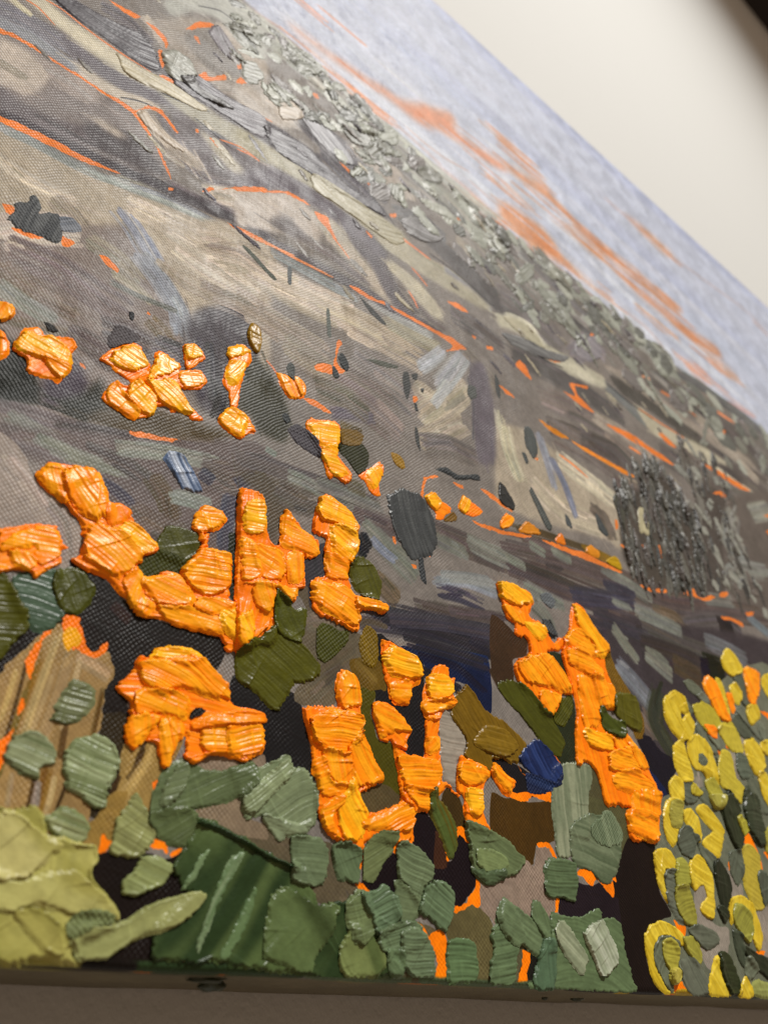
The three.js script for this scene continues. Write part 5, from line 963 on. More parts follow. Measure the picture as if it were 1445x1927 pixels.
orangeBase({t:.3},[121.8,123.6,126.6,128.5,129.4,131.7,131.4,130.7,129.9,126.1,129.2,123.2,129.8,120,127.7,119.5,125.1,120.8,123.8,122.8]);
amber({d:-0.86,t:.35},[124.5,125,129.3,130,130.3,126.9,127.4,120.9,125.4,121.6]);
orangeBase({t:.3},[147.2,127.7,150.3,130,153.3,128.3,157.8,127.5,156,124.1,151.9,120.5,150.6,123.2,148.5,125]);
amber({t:.4},[147.3,127.1,150.7,129.9,153.3,126.9,151.4,123.9,148.5,125]);
orangeBase({t:.2},[161.5,129,163.6,134.3,166.4,133.8,172.4,132.1,169.1,128.7,165,127.7]);
amber({t:.4},[161.5,129,163.4,133.9,166.5,133.1,164.2,128]);
mixed({c:[138,106,32],t:.2},[134.1,137.3,138.1,137.8,139.8,134.5,137.9,133,135.1,134.3]);
mixed({c:[107,79,24],t:.15},[154.2,121.4,158.5,126.4,160.3,124.5,157.3,122]);
dark({c:[48,52,54],t:.2},[152.2,139.4,157.5,142.6,162.3,141.9,172,146.2,172.2,144.1,167.3,142.3,161.3,139.4,156.5,139.8]);
green({c:[45,47,27],t:.12},[114.6,130,118.5,132.5,123.9,134.4,125.2,129.8,121.8,124.4,118.5,126.7]);
mixed({c:[106,84,38],t:.12,d:0.10},[114.9,136.6,121.2,139.1,123.4,138.2,121.9,134.1,115.6,131.7]);
orangeBase({t:.5},[27.6,115.3,28.6,120.8,31,122.9,33.7,122.1,38.3,124.1,40.4,123.4,39.6,119.3,40,116.2,39.1,113.5,38.4,110.5,35.1,110.7,32.4,110.3,30.2,113.2,28,114.5]);
amber({d:-0.17,t:.5},[27.8,115.4,29.2,120.1,32.7,120.6,34.5,122.3,39.6,119.3,39.8,116.1,36.6,115.4,31.9,114.7,28.8,114.4]);
orangeTop({d:-0.06},[34.2,115.5,39.8,116.1,38.5,112.1,36.3,113]);
orangeBase({t:.45},[46,122.6,49.1,128.5,53.5,132.1,56.1,129.1,57.9,127.2,56.9,123.7,54.3,119.4,50.3,121.1]);
amber({d:-0.25,t:.45},[48.1,123.8,50.9,129.3,53.7,130.7,56.6,127.1,53.7,122.8,49.7,122.4]);
orangeBase({t:.5},[58,130.9,59.5,133,62.6,132.4,65.2,131.5,65.9,130,70.7,133.1,72.6,130.2,70.9,126.8,67,124.7,65,124.8,68,121.1,70.7,119.6,72.8,118.2,69.5,116.5,67.2,119,65.5,116.7,63,117.4,60,115.2,59.9,112.9,55.3,109.5,52.5,110.2,48.4,111.2,48.4,113.9,50.4,118,53.1,118.1,54.9,121.4,57.9,126.6]);
amber({d:-0.51,t:.5},[53.1,115.3,53.5,118.4,55.9,120.8,60,118.6,60.4,115.9,59,112.5,55.1,113.7]);
amber({d:-0.50,t:.5},[56.7,121.9,60.7,124.1,65,125.3,67.4,122,69.8,118.6,65.4,117.5,61.6,117.7,58.7,120.7]);
amber({d:-0.13},[58.7,128.3,60.1,132.1,64.7,131.2,63.1,127.9,57.5,122.6]);
orangeTop({d:-0.32},[48.7,111.9,50.9,117.5,53.1,114.8,57.1,112.6,55.3,109.7]);
orangeTop({d:0.42},[65.5,129.2,70.3,132.3,72.1,129.9,67,125]);
orangeBase({t:.4},[65.1,138.3,68.3,140.5,70.6,139,71.3,136.9,68.6,132.9,66.8,131.2,65.8,134.9]);
amber({d:0.11},[65.7,138.3,68.8,140.2,70.5,137.7,66.9,134.3]);
orangeBase({t:.45},[77.6,145.2,80.8,148.2,84.2,148.6,85.1,145.1,83.6,141.6,82.5,134.5,82,127.4,79.9,126.3,79,130.7,77.1,133.3,77.7,138.8,78.5,141.8]);
amber({d:0.24},[77.7,144.6,80.8,147.9,84,147.5,78.6,141.9]);
amber({d:1.02},[77.4,135.4,78.6,140.6,83,141.9,81.4,134.5,78.8,132.4]);
orangeBase({t:.5},[76.8,120.2,79.4,125.4,82.6,126.5,85.5,125,87.9,122,86.3,121.2,83.9,117.6,80.1,118.1]);
amber({d:-0.24},[77.2,120.7,79.5,125.2,82.7,125.9,85.2,124.5,83.3,118.2,80.1,118.7]);
orangeTop({t:.9},[21.9,124.5,24.8,125.9,26,124.2,25,121.3,22.8,120.4]);
orangeBase({t:.8},[23.5,117.3,25,117.5,26.7,115.3,27.2,111.9,25.2,109.9]);
mixed({c:[138,106,28]},[82.9,154,84.4,158.4,86.6,157,87.4,152.6,86.6,148.7,83.8,150.4]);
dark({c:[44,47,51],t:.2},[50.3,140.5,51.5,141,51.7,138.6,50.6,138.5]);
dark({c:[45,46,46],t:.2},[32.2,125.4,34.2,125.5,35.7,124.7,34.6,123.5,33.3,123.8]);
dark({c:[76,73,76],t:.12,d:0.10},[46.6,127.5,47.3,133.9,50.4,135.3,54,133.9,51.6,130.6,48.4,127.4]);
dark({c:[67,71,74],c2:[93,97,99],t:.18},[18.8,149.3,19.7,153,19.3,155.7,21.7,158,22,160.6,23.1,161.8,24.9,159.3,24.8,156.5,27.6,159.2,29.8,158.6,31.2,152.3,29.6,149.4,25.6,149.6,21.5,148.6]);
dark({c:[102,109,119],c2:[123,129,138],t:.1},[29.5,159,32.4,160.7,35,158.3,33.2,156.3,30.3,154.9]);
orangeBase({t:.3},[93.1,145.1,95.8,145.9,98.6,145.5,99.5,147.7,102,146.7,103.1,142.6,101,140.1,97.4,138.5,94.9,141.4]);
orangeTop({t:.3,d:-0.97},[93.4,144.9,95.8,145.6,99,144.4,101,140.8,97.4,139.1,95.1,141.5]);
orangeTop({t:.3},[98.7,145.2,99.6,147.5,102.2,146.5,102.7,143,101,141.4]);
mixed({c:[143,111,30]},[82.9,154.6,84.1,158.2,86.6,157.7,87.5,152.7,86.6,148.7,84.1,150.6]);
dark({c:[51,56,58],t:.15},[114.2,163.8,115.6,166.5,117.4,164.9,118.3,162.5,117.1,159.9,115.3,160.7]);
dark({c:[51,56,58],t:.15},[111.9,158.4,112.9,159.3,114.7,156.7,114,154.9,112.4,155.1]);
dark({c:[72,77,76],t:.1},[96,149.4,97.7,152,99,150.5,98.6,145.5,97,146.6]);
dark({c:[51,56,58],t:.15},[95.7,131.5,97.1,133,98.4,131.3,97,129.3]);
dark({c:[61,64,64],t:.12},[140.3,172.1,142.8,174,143.5,168.4,141.8,162.1,140.4,165.2]);
dark({c:[61,64,64],t:.12},[144.4,174.1,146.9,175.9,146.6,172.9,144.7,172.3]);
dark({c:[61,64,64],t:.12},[147.8,170,149.5,170.6,148.9,168.3]);
dark({c:[51,56,58],t:.12},[144.6,162.1,145.8,162.3,146.2,159.5,145.1,159.3]);
dark({c:[76,80,78],t:.12},[171.3,184.3,175.1,185.6,175.1,180.9,172.1,178.4,170.4,180]);
dark({c:[61,64,64],t:.1},[144.4,152.3,145.6,151.8,146.3,143.8,144.5,146.5]);
dark({c:[61,64,64],t:.1},[186.6,197.8,188.4,196.1,188.1,187.1,186,189.4]);
dark({c:[82,86,79],t:.08,d:0.18},[125,169.1,130.3,171.8,138.5,174.2,137.2,172.3,131,169.9]);
dark({c:[80,86,79],t:.06},[78.8,186.2,81.3,186.5,90.7,181.4,90.1,179.8,84.1,183]);
dark({c:[69,72,72],t:.08},[123,194.9,127.6,193.8,133.9,190.2,133,188.9,127.6,190.4]);
dark({c:[92,98,94],t:.05},[109.4,180.8,110.8,180.2,111.4,170.4,110,170.3]);
dark({c:[98,104,106],t:.05},[94.6,188.3,95.9,190,96.2,183,95.1,182.2]);
dark({c:[70,68,74],t:.15,d:0.07},[97.4,127.9,101.4,131.2,107.1,127.7,108.4,123.4,104.7,123.5,99.9,124.8]);
orangeTop({t:.35},[180.3,130.7,183.7,135.9,187.3,135.2,184.8,131.4,181,129.4]);
orangeTop({t:.25,c:[207,132,32]},[189.1,130.9,193.6,136.3,196.4,136.7,200.2,134.3]);
orangeTop({t:.25,c:[221,122,28]},[207.8,134.4,212,139,213.3,135]);
orangeTop({t:.25,c:[210,134,30]},[225.2,136.4,228.8,140.4,233.3,139.3,232.1,136.6]);
mixed({c:[168,134,12],t:.25},[236.3,136.6,242.4,140.9,245.9,139.6,245.4,135.9,240.4,135.7]);
dark({c:[58,63,62],c2:[86,91,88],t:.2},[197.5,151,199.6,152.3,204.6,145.1,207.6,139.5,204.3,138.2,199.9,145.5]);
dark({c:[67,72,74],t:.1},[216.2,148.7,218.2,148.3,219.5,144.2,216.2,144]);
dark({c:[71,76,75],t:.15},[199.6,179.1,203.2,181.8,205.8,176.2,205.2,170,202.2,167,198.9,171.2]);
dark({c:[63,69,69],t:.12},[196.2,166.6,198.4,167.6,199.4,164.1,198,162.6]);
dark({c:[63,68,69],t:.15},[235.5,156.9,237.5,156,241.6,150.3,239.4,148.3,235.5,150.4]);
dark({c:[68,70,63],t:.3},[249.3,168.4,255.5,173.6,257.9,169.4,253.9,157.5,255,151.3]);
dark({c:[46,48,48],t:.3},[181.8,147.6,184.4,147.2,188.2,142.1,187.7,139,184.1,139,180.8,140.5]);
dark({c:[62,66,68],t:.2},[195.1,101.2,198.2,101.5,202,98.5,201.7,97.1,197,97.7]);
dark({c:[92,98,102],t:.2},[195.8,109.8,200.2,112.2,203.4,109.9,200.5,106.4,197.5,107.4]);
pale({c:[169,164,134]},[266.2,170.6,270.8,173.3,272.4,164.7,270.4,160.5,267.2,160.1,264.1,159.7]);
green({c:[73,74,16],t:.4,d:-0.54},[87.6,61.8,91.2,64.1,96.3,69.6,97.3,69.4,103.5,68,109.4,63.6,108.4,61.1,102.9,57.7,101,55.8,100.1,53.9,98.8,51.1,96.9,51,92,54.1,88.2,55.6]);
green({c:[67,71,15],d:-0.95},[95.8,77.4,97.8,78.5,102.1,75.6,105.5,76.6,103.7,68.5,97.3,69.6]);
green({c:[61,64,17],t:.2},[109.2,72.1,111.3,74.5,114.7,74,118.1,74.4,116.4,70.1,111.5,65.4,109.3,66.8]);
mixed({c:[107,86,15],t:.2,d:-1.20},[121.5,73,123.9,78.2,127.5,76.6,127.7,70.2,125.6,67.5,122.7,68.4]);
pale({c:[143,136,124],t:.25,d:0.04},[147.3,59.3,149.6,62.3,152,61.3,156.7,55.9,155,50.8,152.7,47.7,152.6,42.9,149.8,43.1,147.5,46.3,146.9,52.6]);
mixed({c:[107,82,16],t:.35,d:-0.98},[151.4,61.4,154.6,67.9,159,70.9,165.1,65.1,173.2,63.3,180.7,59.1,180,54.9,173.7,51.8,171.3,52.8,166,52.4,165.5,48.9,160.2,49.9,155.4,51.4,156.7,55.9]);
mixed({c:[115,90,20],t:.3,d:-0.02},[159.4,55,164.9,61,172.5,61.1,177.5,57.5,171.7,53.4,164,53.5]);
orangeBase({t:.8},[105.1,52.9,109.7,54.3,114.9,55.6,114.3,59.3,115.1,62.7,117.3,64.4,119.8,63.9,121.5,61.5,121.7,57.5,122.2,50.9,123.6,47.3,126.3,43.1,128.1,40.4,124,37.3,121.3,36.5,121.9,34.2,124.5,32.3,128.8,33.6,133.3,36.2,134.2,38,138,38.2,137.8,34.8,136.3,28.5,132.4,26.9,123.9,27,121.8,24.5,118.8,25.3,115.8,26.2,113.8,26.2,110.8,29.1,109.5,32.3,110.1,36.7,108.5,40.8,107.4,45.8]);
orangeTop({d:-1.31,t:.4},[114.6,58.1,115.4,61.9,117.6,64,120.9,61.8,121.6,57,116.5,55]);
orangeTop({d:0.12,r:.16,t:.6},[107.5,51.2,114.9,53.9,121.4,54.2,122.4,50.5,118.7,46.8,115.6,44.3,110.4,44.4,108.3,47.7]);
orangeTop({d:-0.95,t:.4},[117.9,46.2,122.8,49.7,126.3,43.1,127.8,40.4,120.8,38.2,118.7,41.7]);
orangeTop({d:-1.36,t:.5},[111,44,117.7,44.5,118.7,40.5,118.2,38,113.6,37.2,111.8,40.5]);
orangeTop({d:0.31},[108.5,41.2,111.5,42.5,112.6,37.5,118.2,37.6,116.7,35,110.7,34.4,109.4,37]);
amber({d:-0.94,t:.45},[116.7,35.8,119.8,39.1,121.3,35.3,123.9,32.5,121.8,27.5,120.8,25.9,116.8,26.1,115.2,30.9]);
orangeTop({d:0.46,r:.15,t:.5},[121.6,29.8,129.3,33.6,135,36.5,137.3,35.6,136.5,31,131.9,29.6,126,28.8]);
orangeTop({d:0.42},[110.8,31.4,115.7,34.8,116.2,33.3,113.7,30.7,115.3,26.3,112.8,27.5]);
orangeBase({t:.7},[131.8,49.7,136.2,48.5,141.5,48.4,142.5,52.7,142.7,57.9,147.3,59.5,146.7,53.5,146.8,48.9,147.5,46.7,147.6,43.6,150.3,42.3,153.4,41.7,153.1,40.9,149.1,41.9,146.4,39.9,144.6,40.5,142.8,35.5,137.8,35,136.7,35.9,133.9,36.7,133.3,42.1]);
orangeTop({d:0.11,r:.15,t:.5},[133.5,46.9,143.3,47.8,146.4,47.5,144.7,41,139.3,40.1,134.1,40.5]);
orangeTop({d:0.08,r:.18},[134.6,40.2,144.6,40.1,142.5,35.9,137.6,36]);
orangeTop({d:0.72,t:.35},[142.4,52.7,146.6,53.9,146.6,50.7,142.5,49]);
orangeBase({t:.6},[125.7,56.5,126.6,58.8,130.7,59,134.7,57.1,138.1,53.4,136.4,51.9,135.9,48.7,132.1,48.9,131.5,49.9,127.8,49.6,126.5,53.1]);
orangeTop({d:-0.18,t:.5},[125.8,56.5,127.2,58.7,134.7,56.6,137.7,53.6,134.6,53.3,131,52.2,128.1,50.3]);
orangeBase({t:.7},[142.1,63,143.3,67.2,144.7,68.6,146.3,72.5,149.1,74.2,151.8,73.9,152.2,71.4,154.4,71.7,153.3,68.6,152.8,63.2,149.4,61.7,147.2,58.8,142.7,57.8]);
amber({d:0.18,r:.15,t:.6},[144.8,70.1,151.5,71.2,152.7,67.4,151,65.5,144.4,63.5,143.6,66.8]);
orangeTop({d:0.15,t:.4},[142.4,62.6,152.4,65.3,152.5,63.4,142.8,59.3]);
orangeBase({t:.6},[128.6,75.4,132.4,75.2,139.3,74.3,141.8,72.9,142.2,69.9,141.7,67.1,138.8,65.1,136.7,59.8,131.3,60.1,130.5,63.2,129.7,66.8,128.5,68.5]);
amber({d:-0.02,r:.15,t:.6},[128.9,71,132.1,74.6,138.6,74.1,141.7,72.4,141.7,69.3,136.4,67,130.9,66.6]);
orangeTop({d:0.16},[131.4,64.4,136.4,66.5,138.2,65.7,136.6,60.6,131.9,60.7]);
orangeBase({t:.6},[152.7,47.7,155,50.9,160.2,49.9,164.9,48.3,161.9,44.1,160.5,39.8,161.3,36.4,163.5,33.4,158.4,33.8,154.6,34.2,154.6,39,153.7,41.5,152.2,42.4]);
orangeTop({d:0.03,t:.5},[153.8,48.8,160.2,49.7,164.1,47.7,161.7,45.5,156.2,43.7,153.1,45]);
amber({d:0.11,r:.15,t:.5},[155.3,42.6,160.6,43,160.4,39.4,159.4,37,156.1,36.4]);
orangeBase({t:.5},[165.1,48.4,166.8,51.2,170.7,48.9,174.5,48,171.7,43.3,168.3,44.2]);
orangeTop({d:-0.52,t:.4},[165.5,48.4,167.2,50.9,170.4,48.8,173,47.3,171.1,44.2]);
green({c:[92,78,19],c2:[75,90,41],d:-1.08,t:.3},[143.8,40.8,145.7,38.9,148.6,36.4,150.8,33.2,150.9,29.5,148.9,25.8,147.3,28.2,144.2,33.6,142.6,36.3]);
green({c:[109,122,91],t:.35,d:0.64},[88.5,36.1,92.9,36.1,100.4,40.3,102.2,41,102.6,38.7,106.2,39,108.7,36.8,109.4,32.3,108.5,28.1,105.7,25.7,101.1,26.4,96.5,28.6,92.7,27.7,91.1,31.4]);
green({c:[124,137,103],t:.6,d:0.73,r:.15},[92,28.7,92,31.2,96.5,35.6,101.9,40.2,102.3,37.3,97.2,32,93.9,28.4]);
green({c:[120,133,103],t:.3,d:-0.11},[96.6,27.9,101.1,27.5,105.2,27.6,108.4,28.8,106.2,25.9,102.1,25.1,100.4,24.1]);
mixed({c:[100,107,74],c2:[123,131,96],t:.4,d:-0.07},[51,38.5,51.3,42,53,45.5,53.9,46.8,57.2,46.2,58.5,45,57.6,41.6,55.6,39.1,53.4,38,51.7,38.1]);
mixed({c:[104,116,80],c2:[138,148,112],t:.5,d:-0.20},[44.5,30.4,45.4,34,48.2,35.9,51,35.1,53.1,32.9,53.1,31,51.1,29.7,50.7,27.7,47.9,28.2]);
mixed({c:[117,130,90],c2:[147,160,120],t:.6,d:-0.23,r:.15},[54.8,30,54.7,33.2,56.2,35.8,59.1,37.6,62,37,65,34.1,64.9,30.7,63.6,27.5,63.3,24.9,61,24.6,58,26.4,55.9,27]);
green({c:[87,101,68],t:.3,d:0.48},[73.2,32.1,77.4,35.8,81.2,34.5,86.1,35,93.2,38.2,94.7,35.7,91.9,32.3,86.6,29.3,81.1,27.8,76.6,26.5,72.4,25.6]);
green({c:[97,110,78],t:.3,d:0.42},[74,28.8,77.4,35.3,78.8,34.1,77.7,30.1,75,26.9]);
orangeBase({t:.8},[62.3,46.6,62.2,47.4,63.9,50.8,65.7,54.7,67.3,54.4,68.2,56.6,72.9,58.5,76.7,58.7,79,57.8,81.4,56,85.6,53.8,86.3,51.1,87.2,49.5,89.1,49.3,94.6,49.3,95.3,45.8,96,40.9,94,39.3,91,37.9,86.2,38.3,82.1,37.5,79.8,35.7,77.9,36.3,78.1,40.1,77.2,40.7,75.8,38.9,74.7,34.8,73.4,33.5,72.3,35.4,71.6,38.1,69.6,38.4,71,42,69.3,40.5,68.2,37.5,67.3,35.9,65.5,37.3,65.4,41.2,65.2,44.7,64.3,45.6]);
amber({d:0.07,t:.5},[67.3,54.7,69,57,72.9,58.4,76.8,58.5,78.8,57.4,75.5,54.9,69.7,54.4]);
orangeTop({d:-0.34,r:.15,t:.6},[65.4,52.7,69.7,54.8,78.6,57.5,81.4,55.6,85.8,53,85.9,50.9,82.5,49.4,76.1,49.9,71,48.3,67.5,49]);
orangeTop({d:-0.23,t:.4},[66.1,46.8,71.3,48.8,76.3,48.4,77.4,45.9,76.8,43.6,71.2,43.8,66.7,42.9]);
orangeTop({d:-1.32,t:.3},[65.4,41.5,70.8,43.4,70.3,41.5,67.9,36.9,65.6,37.7]);
orangeTop({d:-1.22,t:.3},[71.4,42.8,76,43.4,76.7,41.3,74.6,36.2,73.2,34.5]);
orangeTop({d:0.15,r:.15,t:.5},[80.9,44,86,45.1,87,39.2,81.6,38.4]);
orangeTop({d:0.36,r:.15,t:.5},[86.6,44.8,94.8,47.3,95.6,42.7,93.5,39.8,87.4,38.7]);
orangeBase({t:.5,d:0.12},[78.1,43.4,80.8,45.5,89.2,48.5,94.7,49.1,95.4,47,86.5,44.6,78.7,41.9]);
orangeBase({t:.4},[77.7,36.4,81.6,38,84,38.6,82.1,37.2,79.8,35.4]);
dark({c:[23,19,16],t:.04},[77.5,44.6,78.6,46.4,80,47,81.2,46.4,78.4,44.3]);
mixed({c:[111,122,80],c2:[140,148,104],t:.5,d:-0.22,r:.16},[52.8,22.2,54.1,22.6,56.1,24.1,58.8,23.6,61.2,21.8,60.6,19,58.8,18.1,56.8,18.4,54.2,19.8]);
mixed({c:[123,127,80],c2:[143,149,96],t:.35,d:-0.42},[67.3,26.7,68.8,28.6,71.5,25.4,73.8,22.1,73.3,20.5,71.5,18,69.1,17.2,65.2,17.7,65.1,20.7,65.4,23.3]);
green({c:[79,92,58],t:.3,d:0.61},[72.3,24.9,78.8,27.1,81.4,25.8,81.3,23.1,79.6,20.5,75.9,20.5,73.8,22.1]);
mixed({c:[125,135,86],t:.45,d:-0.30},[69.3,13.9,71.9,17.5,74.3,18.1,77.4,17.1,78.4,16,77.4,14.7,74.4,12.3,72.1,11,68.9,11.2]);
green({c:[39,57,30],c2:[78,96,55],t:.5,d:1.06,r:.06,p:3},[81.7,22.8,82.2,25.3,85.4,25,91.4,23,97.7,20.7,105.6,18.4,108.9,15.6,110.8,11.7,114,12.9,118.3,14,121.7,16.2,124.1,12,125.1,8.6,128,3.9,131.4,1.2,116.5,.5,111.6,.5,105.5,.8,99,1.1,89.3,1.9,76.6,1.7,76.3,5.3,79.2,8.7,82.2,11.4,82.9,12.4,80.4,14,78.1,16.3,79.8,19.3]);
green({c:[60,74,41],c2:[88,106,64],t:.35,d:-0.84,r:.05,p:4},[99.3,12.1,102.2,15,105.8,13.5,110.3,12.1,115.4,12.7,113.6,7.9,109.7,3.4,108.9,1.1,101.2,2.1,98.2,3.5]);
green({c:[81,96,54],c2:[111,124,74],t:.35,d:-1.16,r:.08,p:2.5},[116,4.4,118.8,8.5,123.6,7.8,127.5,3.9,125.4,.8,117.4,.7]);
green({c:[95,109,72],d:0.27,t:.4},[117.8,13.6,122,16.3,123.7,12.6,124.4,9.2,121.9,6.5,119.2,7.2,117.8,10.8]);
greenEdge({c:[44,63,38],t:.7},[81.7,24.5,82.4,25.6,86.2,25.1,92.2,23.1,98.3,21.1,104.6,19.2,102.8,19,97.5,20.3,91.4,22.3,86,23.7]);
green({c:[88,112,74],c2:[109,132,93],t:.23,d:1.14,grow:0},[83.1,19.2,84.9,20.2,83.2,16.5,80.5,12.9,79.8,13.2,81.7,16.3]);
green({c:[92,116,78],c2:[124,144,109],t:.23,d:1.11,grow:0},[88.9,18.7,92.8,20.8,89.6,14.9,87.6,11.2,86.1,6.8,84.5,3.3,83.9,3.7,85.5,9.2]);
green({c:[67,92,56],c2:[94,118,78],t:.23,d:1.08,grow:0},[95.8,14.8,94.9,9.9,92.5,5.4,90.4,2.6,88.8,2.6,91.5,7.8,93.5,12]);
mixed({c:[147,144,72],c2:[168,165,92],t:.8,d:-0.76,r:.05,p:4},[44,21.2,47.2,22.6,50.8,23.4,52.9,22.2,54.1,19.3,56.8,18.8,60.1,18.6,62.4,18.6,63.2,16.8,63,13.3,65.3,11.2,68.4,8.5,68.7,6.8,65.1,4.9,61.1,2.6,62.3,.5,56.1,.5,48.7,.5]);
mixed({c:[156,152,80],c2:[174,172,104],t:.4,d:-0.39,r:.05,p:3},[46,12.2,50.6,11.3,54.7,13.3,59.6,14.1,63.9,11.6,68.5,8.3,68.6,7.1,64.6,7.4,58.7,7.3,54,8,50.7,6.7,47.1,7.5]);
mixed({c:[162,158,88],c2:[181,176,112],t:.4,d:-0.71,r:.05,p:3},[44.2,20.4,48.7,21.6,53.2,18.9,56.9,17.9,56.1,15.8,51.3,12.2,46.1,11.9]);
mixed({c:[143,140,70],c2:[160,156,84],t:.3,d:-0.57,r:.05,p:3},[50.7,6.7,54.2,8,58.9,5.9,60.7,3.1,58.6,1.1,54.4,3.2]);
mixed({c:[125,130,80],c2:[144,149,94],t:.6,d:0.44,r:.06,p:2.5},[60.9,2.5,61.2,5.3,68.7,6.8,73.7,9.8,78.8,11.7,82.4,12.8,84.6,12.2,82.5,9,77.8,6,72.5,4.3,68.2,1.6,67,1,62.4,.5]);
green({c:[100,110,70],t:.15,d:0.42},[59.9,5.4,61.5,7.2,64.6,8,67.3,7,63.6,6,60.8,4.1]);
green({c:[92,107,78],d:0.03,t:.4},[103.9,24.5,110,25.4,112.5,23.4,112.1,19.7,111.1,17,107,16.4,103.8,17.2,104.1,21]);
green({c:[84,101,72],d:-1.05,t:.4},[114.2,23.6,116.8,25.3,121.5,24,121.3,21.8,120.7,18.1,117.8,18.5,115.9,18.2,114.9,21.1]);
green({c:[94,105,68],d:0.51,t:.25},[123.3,25.6,127,28.3,132.2,29,130.7,25.8,127.4,22,124.8,18.7,122.7,19.2,122.8,22.7]);
green({c:[96,111,81],d:-0.28,t:.5,r:.15},[132.8,26.1,134.6,27.4,139,26.4,142.9,23.3,141.5,20.8,139.1,18.3,137.9,15.5,134.8,18.6,132.2,20.6]);
green({c:[92,106,76],d:-0.06,t:.3},[132.1,19.1,137.3,15.9,138.3,13.7,134.9,10.9,131.8,12.5,131.4,15.4]);
green({c:[88,107,78],d:-0.49,t:.5,r:.15},[141.4,19.2,145.5,20.1,148.7,18.7,147.9,13.7,145.3,10.4,141,12.8,138,13.7,139.5,16]);
green({c:[86,106,78],d:0.43,t:.45,r:.16},[121.5,15.5,125.2,16.3,128.4,17.8,130.9,16.1,132.4,12.6,130.2,10.6,125.6,8.4,123.7,11.9]);
green({c:[88,105,76],d:0.28,t:.45,r:.16},[125.6,8.2,131.8,10.7,137.1,11.1,139.1,9,136.9,7.1,128.5,5.2]);
green({c:[95,112,83],d:0.02,t:.5,r:.16},[133,9,137,10,140.6,7.7,141.4,1.8,135,1.4,132.6,4.5]);
green({c:[83,101,71],d:-0.84,t:.3},[128.3,5.1,132.6,5.2,132.5,1.4,131.4,.5,129.5,1.3]);
green({c:[82,104,70],d:-0.02,t:.4,r:.15},[146.6,7.7,150.2,8.7,154.5,7.7,154.2,1.5,149.4,.5,145.9,.5]);
green({c:[87,106,74],d:0.25,t:.45,r:.15},[161.1,10.7,166,17.2,170.8,11.3,167.6,4.9,166.8,1.2,164,.5,159,.9,161,6.5]);
green({c:[90,104,70],d:-0.38,t:.5},[154.5,34.5,160.9,33.6,168.7,32,172.3,29.3,174.7,28.1,171,25.3,166.1,23.6,160.1,21.3,155.7,23.8,155.9,27.9]);
green({c:[104,119,77],d:-0.19,t:.3},[157.8,28.5,163.6,28.8,168,27.1,165.6,24.1,160.4,23.8,157.5,26]);
green({c:[75,92,64],d:-0.03,t:.3},[155.7,23.8,160.3,23.4,166,24.8,166.1,23.1,160.7,21.4]);
green({c:[111,122,97],c2:[142,150,123],d:-1.63,t:.3,r:.12},[191.2,52.7,195.7,55.6,201.8,57.2,207.8,57.7,207.9,54.5,204.7,48.3,201.8,37.9,199.6,37,194.8,36.5,193.1,31.4,188.4,31,188.6,37.6,188.6,42.9]);
green({c:[83,97,72],c2:[109,122,95],d:-0.16,t:.3},[195.3,38.5,203.5,43,210.2,43.5,214.1,45.3,217.8,39.9,216.4,34.7,213.2,29.5,211.1,27.8,208.1,26,204.3,26.8,201.7,28.8,195.5,29.1,194,33.6]);
green({c:[97,112,85],c2:[118,132,103],d:-1.32,t:.2},[204.2,39.2,214.1,45.3,218.7,40,213.4,36.4,206.7,36.1]);
green({c:[80,98,68],d:0.06,t:.5,r:.16},[183.3,28.3,188.1,29.7,194.7,29,194.5,24.1,192.8,20.4,189.2,20.9,181.9,21.1]);
green({c:[92,109,78],d:-0.40,t:.4},[163,14.8,166.1,18.2,167.9,17.5,174.1,14.7,182,10,177.2,8.1,175.3,6.8,170.5,9.3,167.9,8.8,164.4,10.9]);
green({c:[88,106,74],d:-1.26,t:.3},[175.4,15.6,178,18.8,182.7,13.7,183.1,11.2,180,10]);
green({c:[86,105,72],d:-0.06,t:.25,r:.1},[183.2,16.2,186.7,16,194,16,202.3,18.8,203.2,16.3,208.1,16.7,211,15.1,210.8,8.9,212,2.6,211.5,.5,173.9,.5,173.5,.5,177.2,6.1,181.3,9.9]);
green({c:[128,138,111],c2:[155,164,136],d:-0.60,t:.3},[183.8,12.9,186.6,14.9,193.9,7.7,193.1,5.2,190.5,3.8,183.5,10.4]);
green({c:[142,152,127],c2:[172,180,159],d:-0.98,t:.55},[194.6,12.7,202.3,15.9,205,12.5,207.1,8.7,205.2,6.1,199.2,3.7,196.7,8.7]);
green({c:[73,96,72],d:-1.59,t:.4,r:.06},[173.7,.5,178.5,9.4,182.3,9.8,180.2,.5]);
orangeBase({t:.8},[174.8,107,175.1,107.6,181.6,109.6,185.7,109.4,190.7,108.4,191.8,105.5,188.7,101.4,190.1,99.9,194.3,99.3,196.4,96.8,198.6,94.6,204.6,97.8,205.7,96.6,202.7,92.9,197.2,91.2,195.4,89.5,202,85.5,205.1,79.7,199.4,77.2,195.8,71.9,192.4,69.3,188.2,70.7,187.1,73.2,181.2,75.8,179,79.1,179.3,82.6,182.7,85.5,186.2,87,186.3,92.1,181,92.4,181.2,96.1,178,96.3,176.4,101.9]);
amber({d:-0.27,t:.5},[175.9,107.3,183.2,109.2,190.6,107.7,190.1,105,182,101.8,176.5,102.9]);
orangeTop({d:-0.83},[176.5,100.1,185.9,100.2,184.5,96.4,180.4,96.4]);
amber({d:-0.21,t:.4},[185.3,97.3,194.2,98.8,195.7,96.6,191.4,92.6,187.4,94.8]);
orangeTop({d:-0.69,r:.18,t:.6},[179.7,82.1,187,86.5,195.4,89.2,201.8,84.8,203.6,79.9,197.9,78,192.1,78.4,183.1,77.9]);
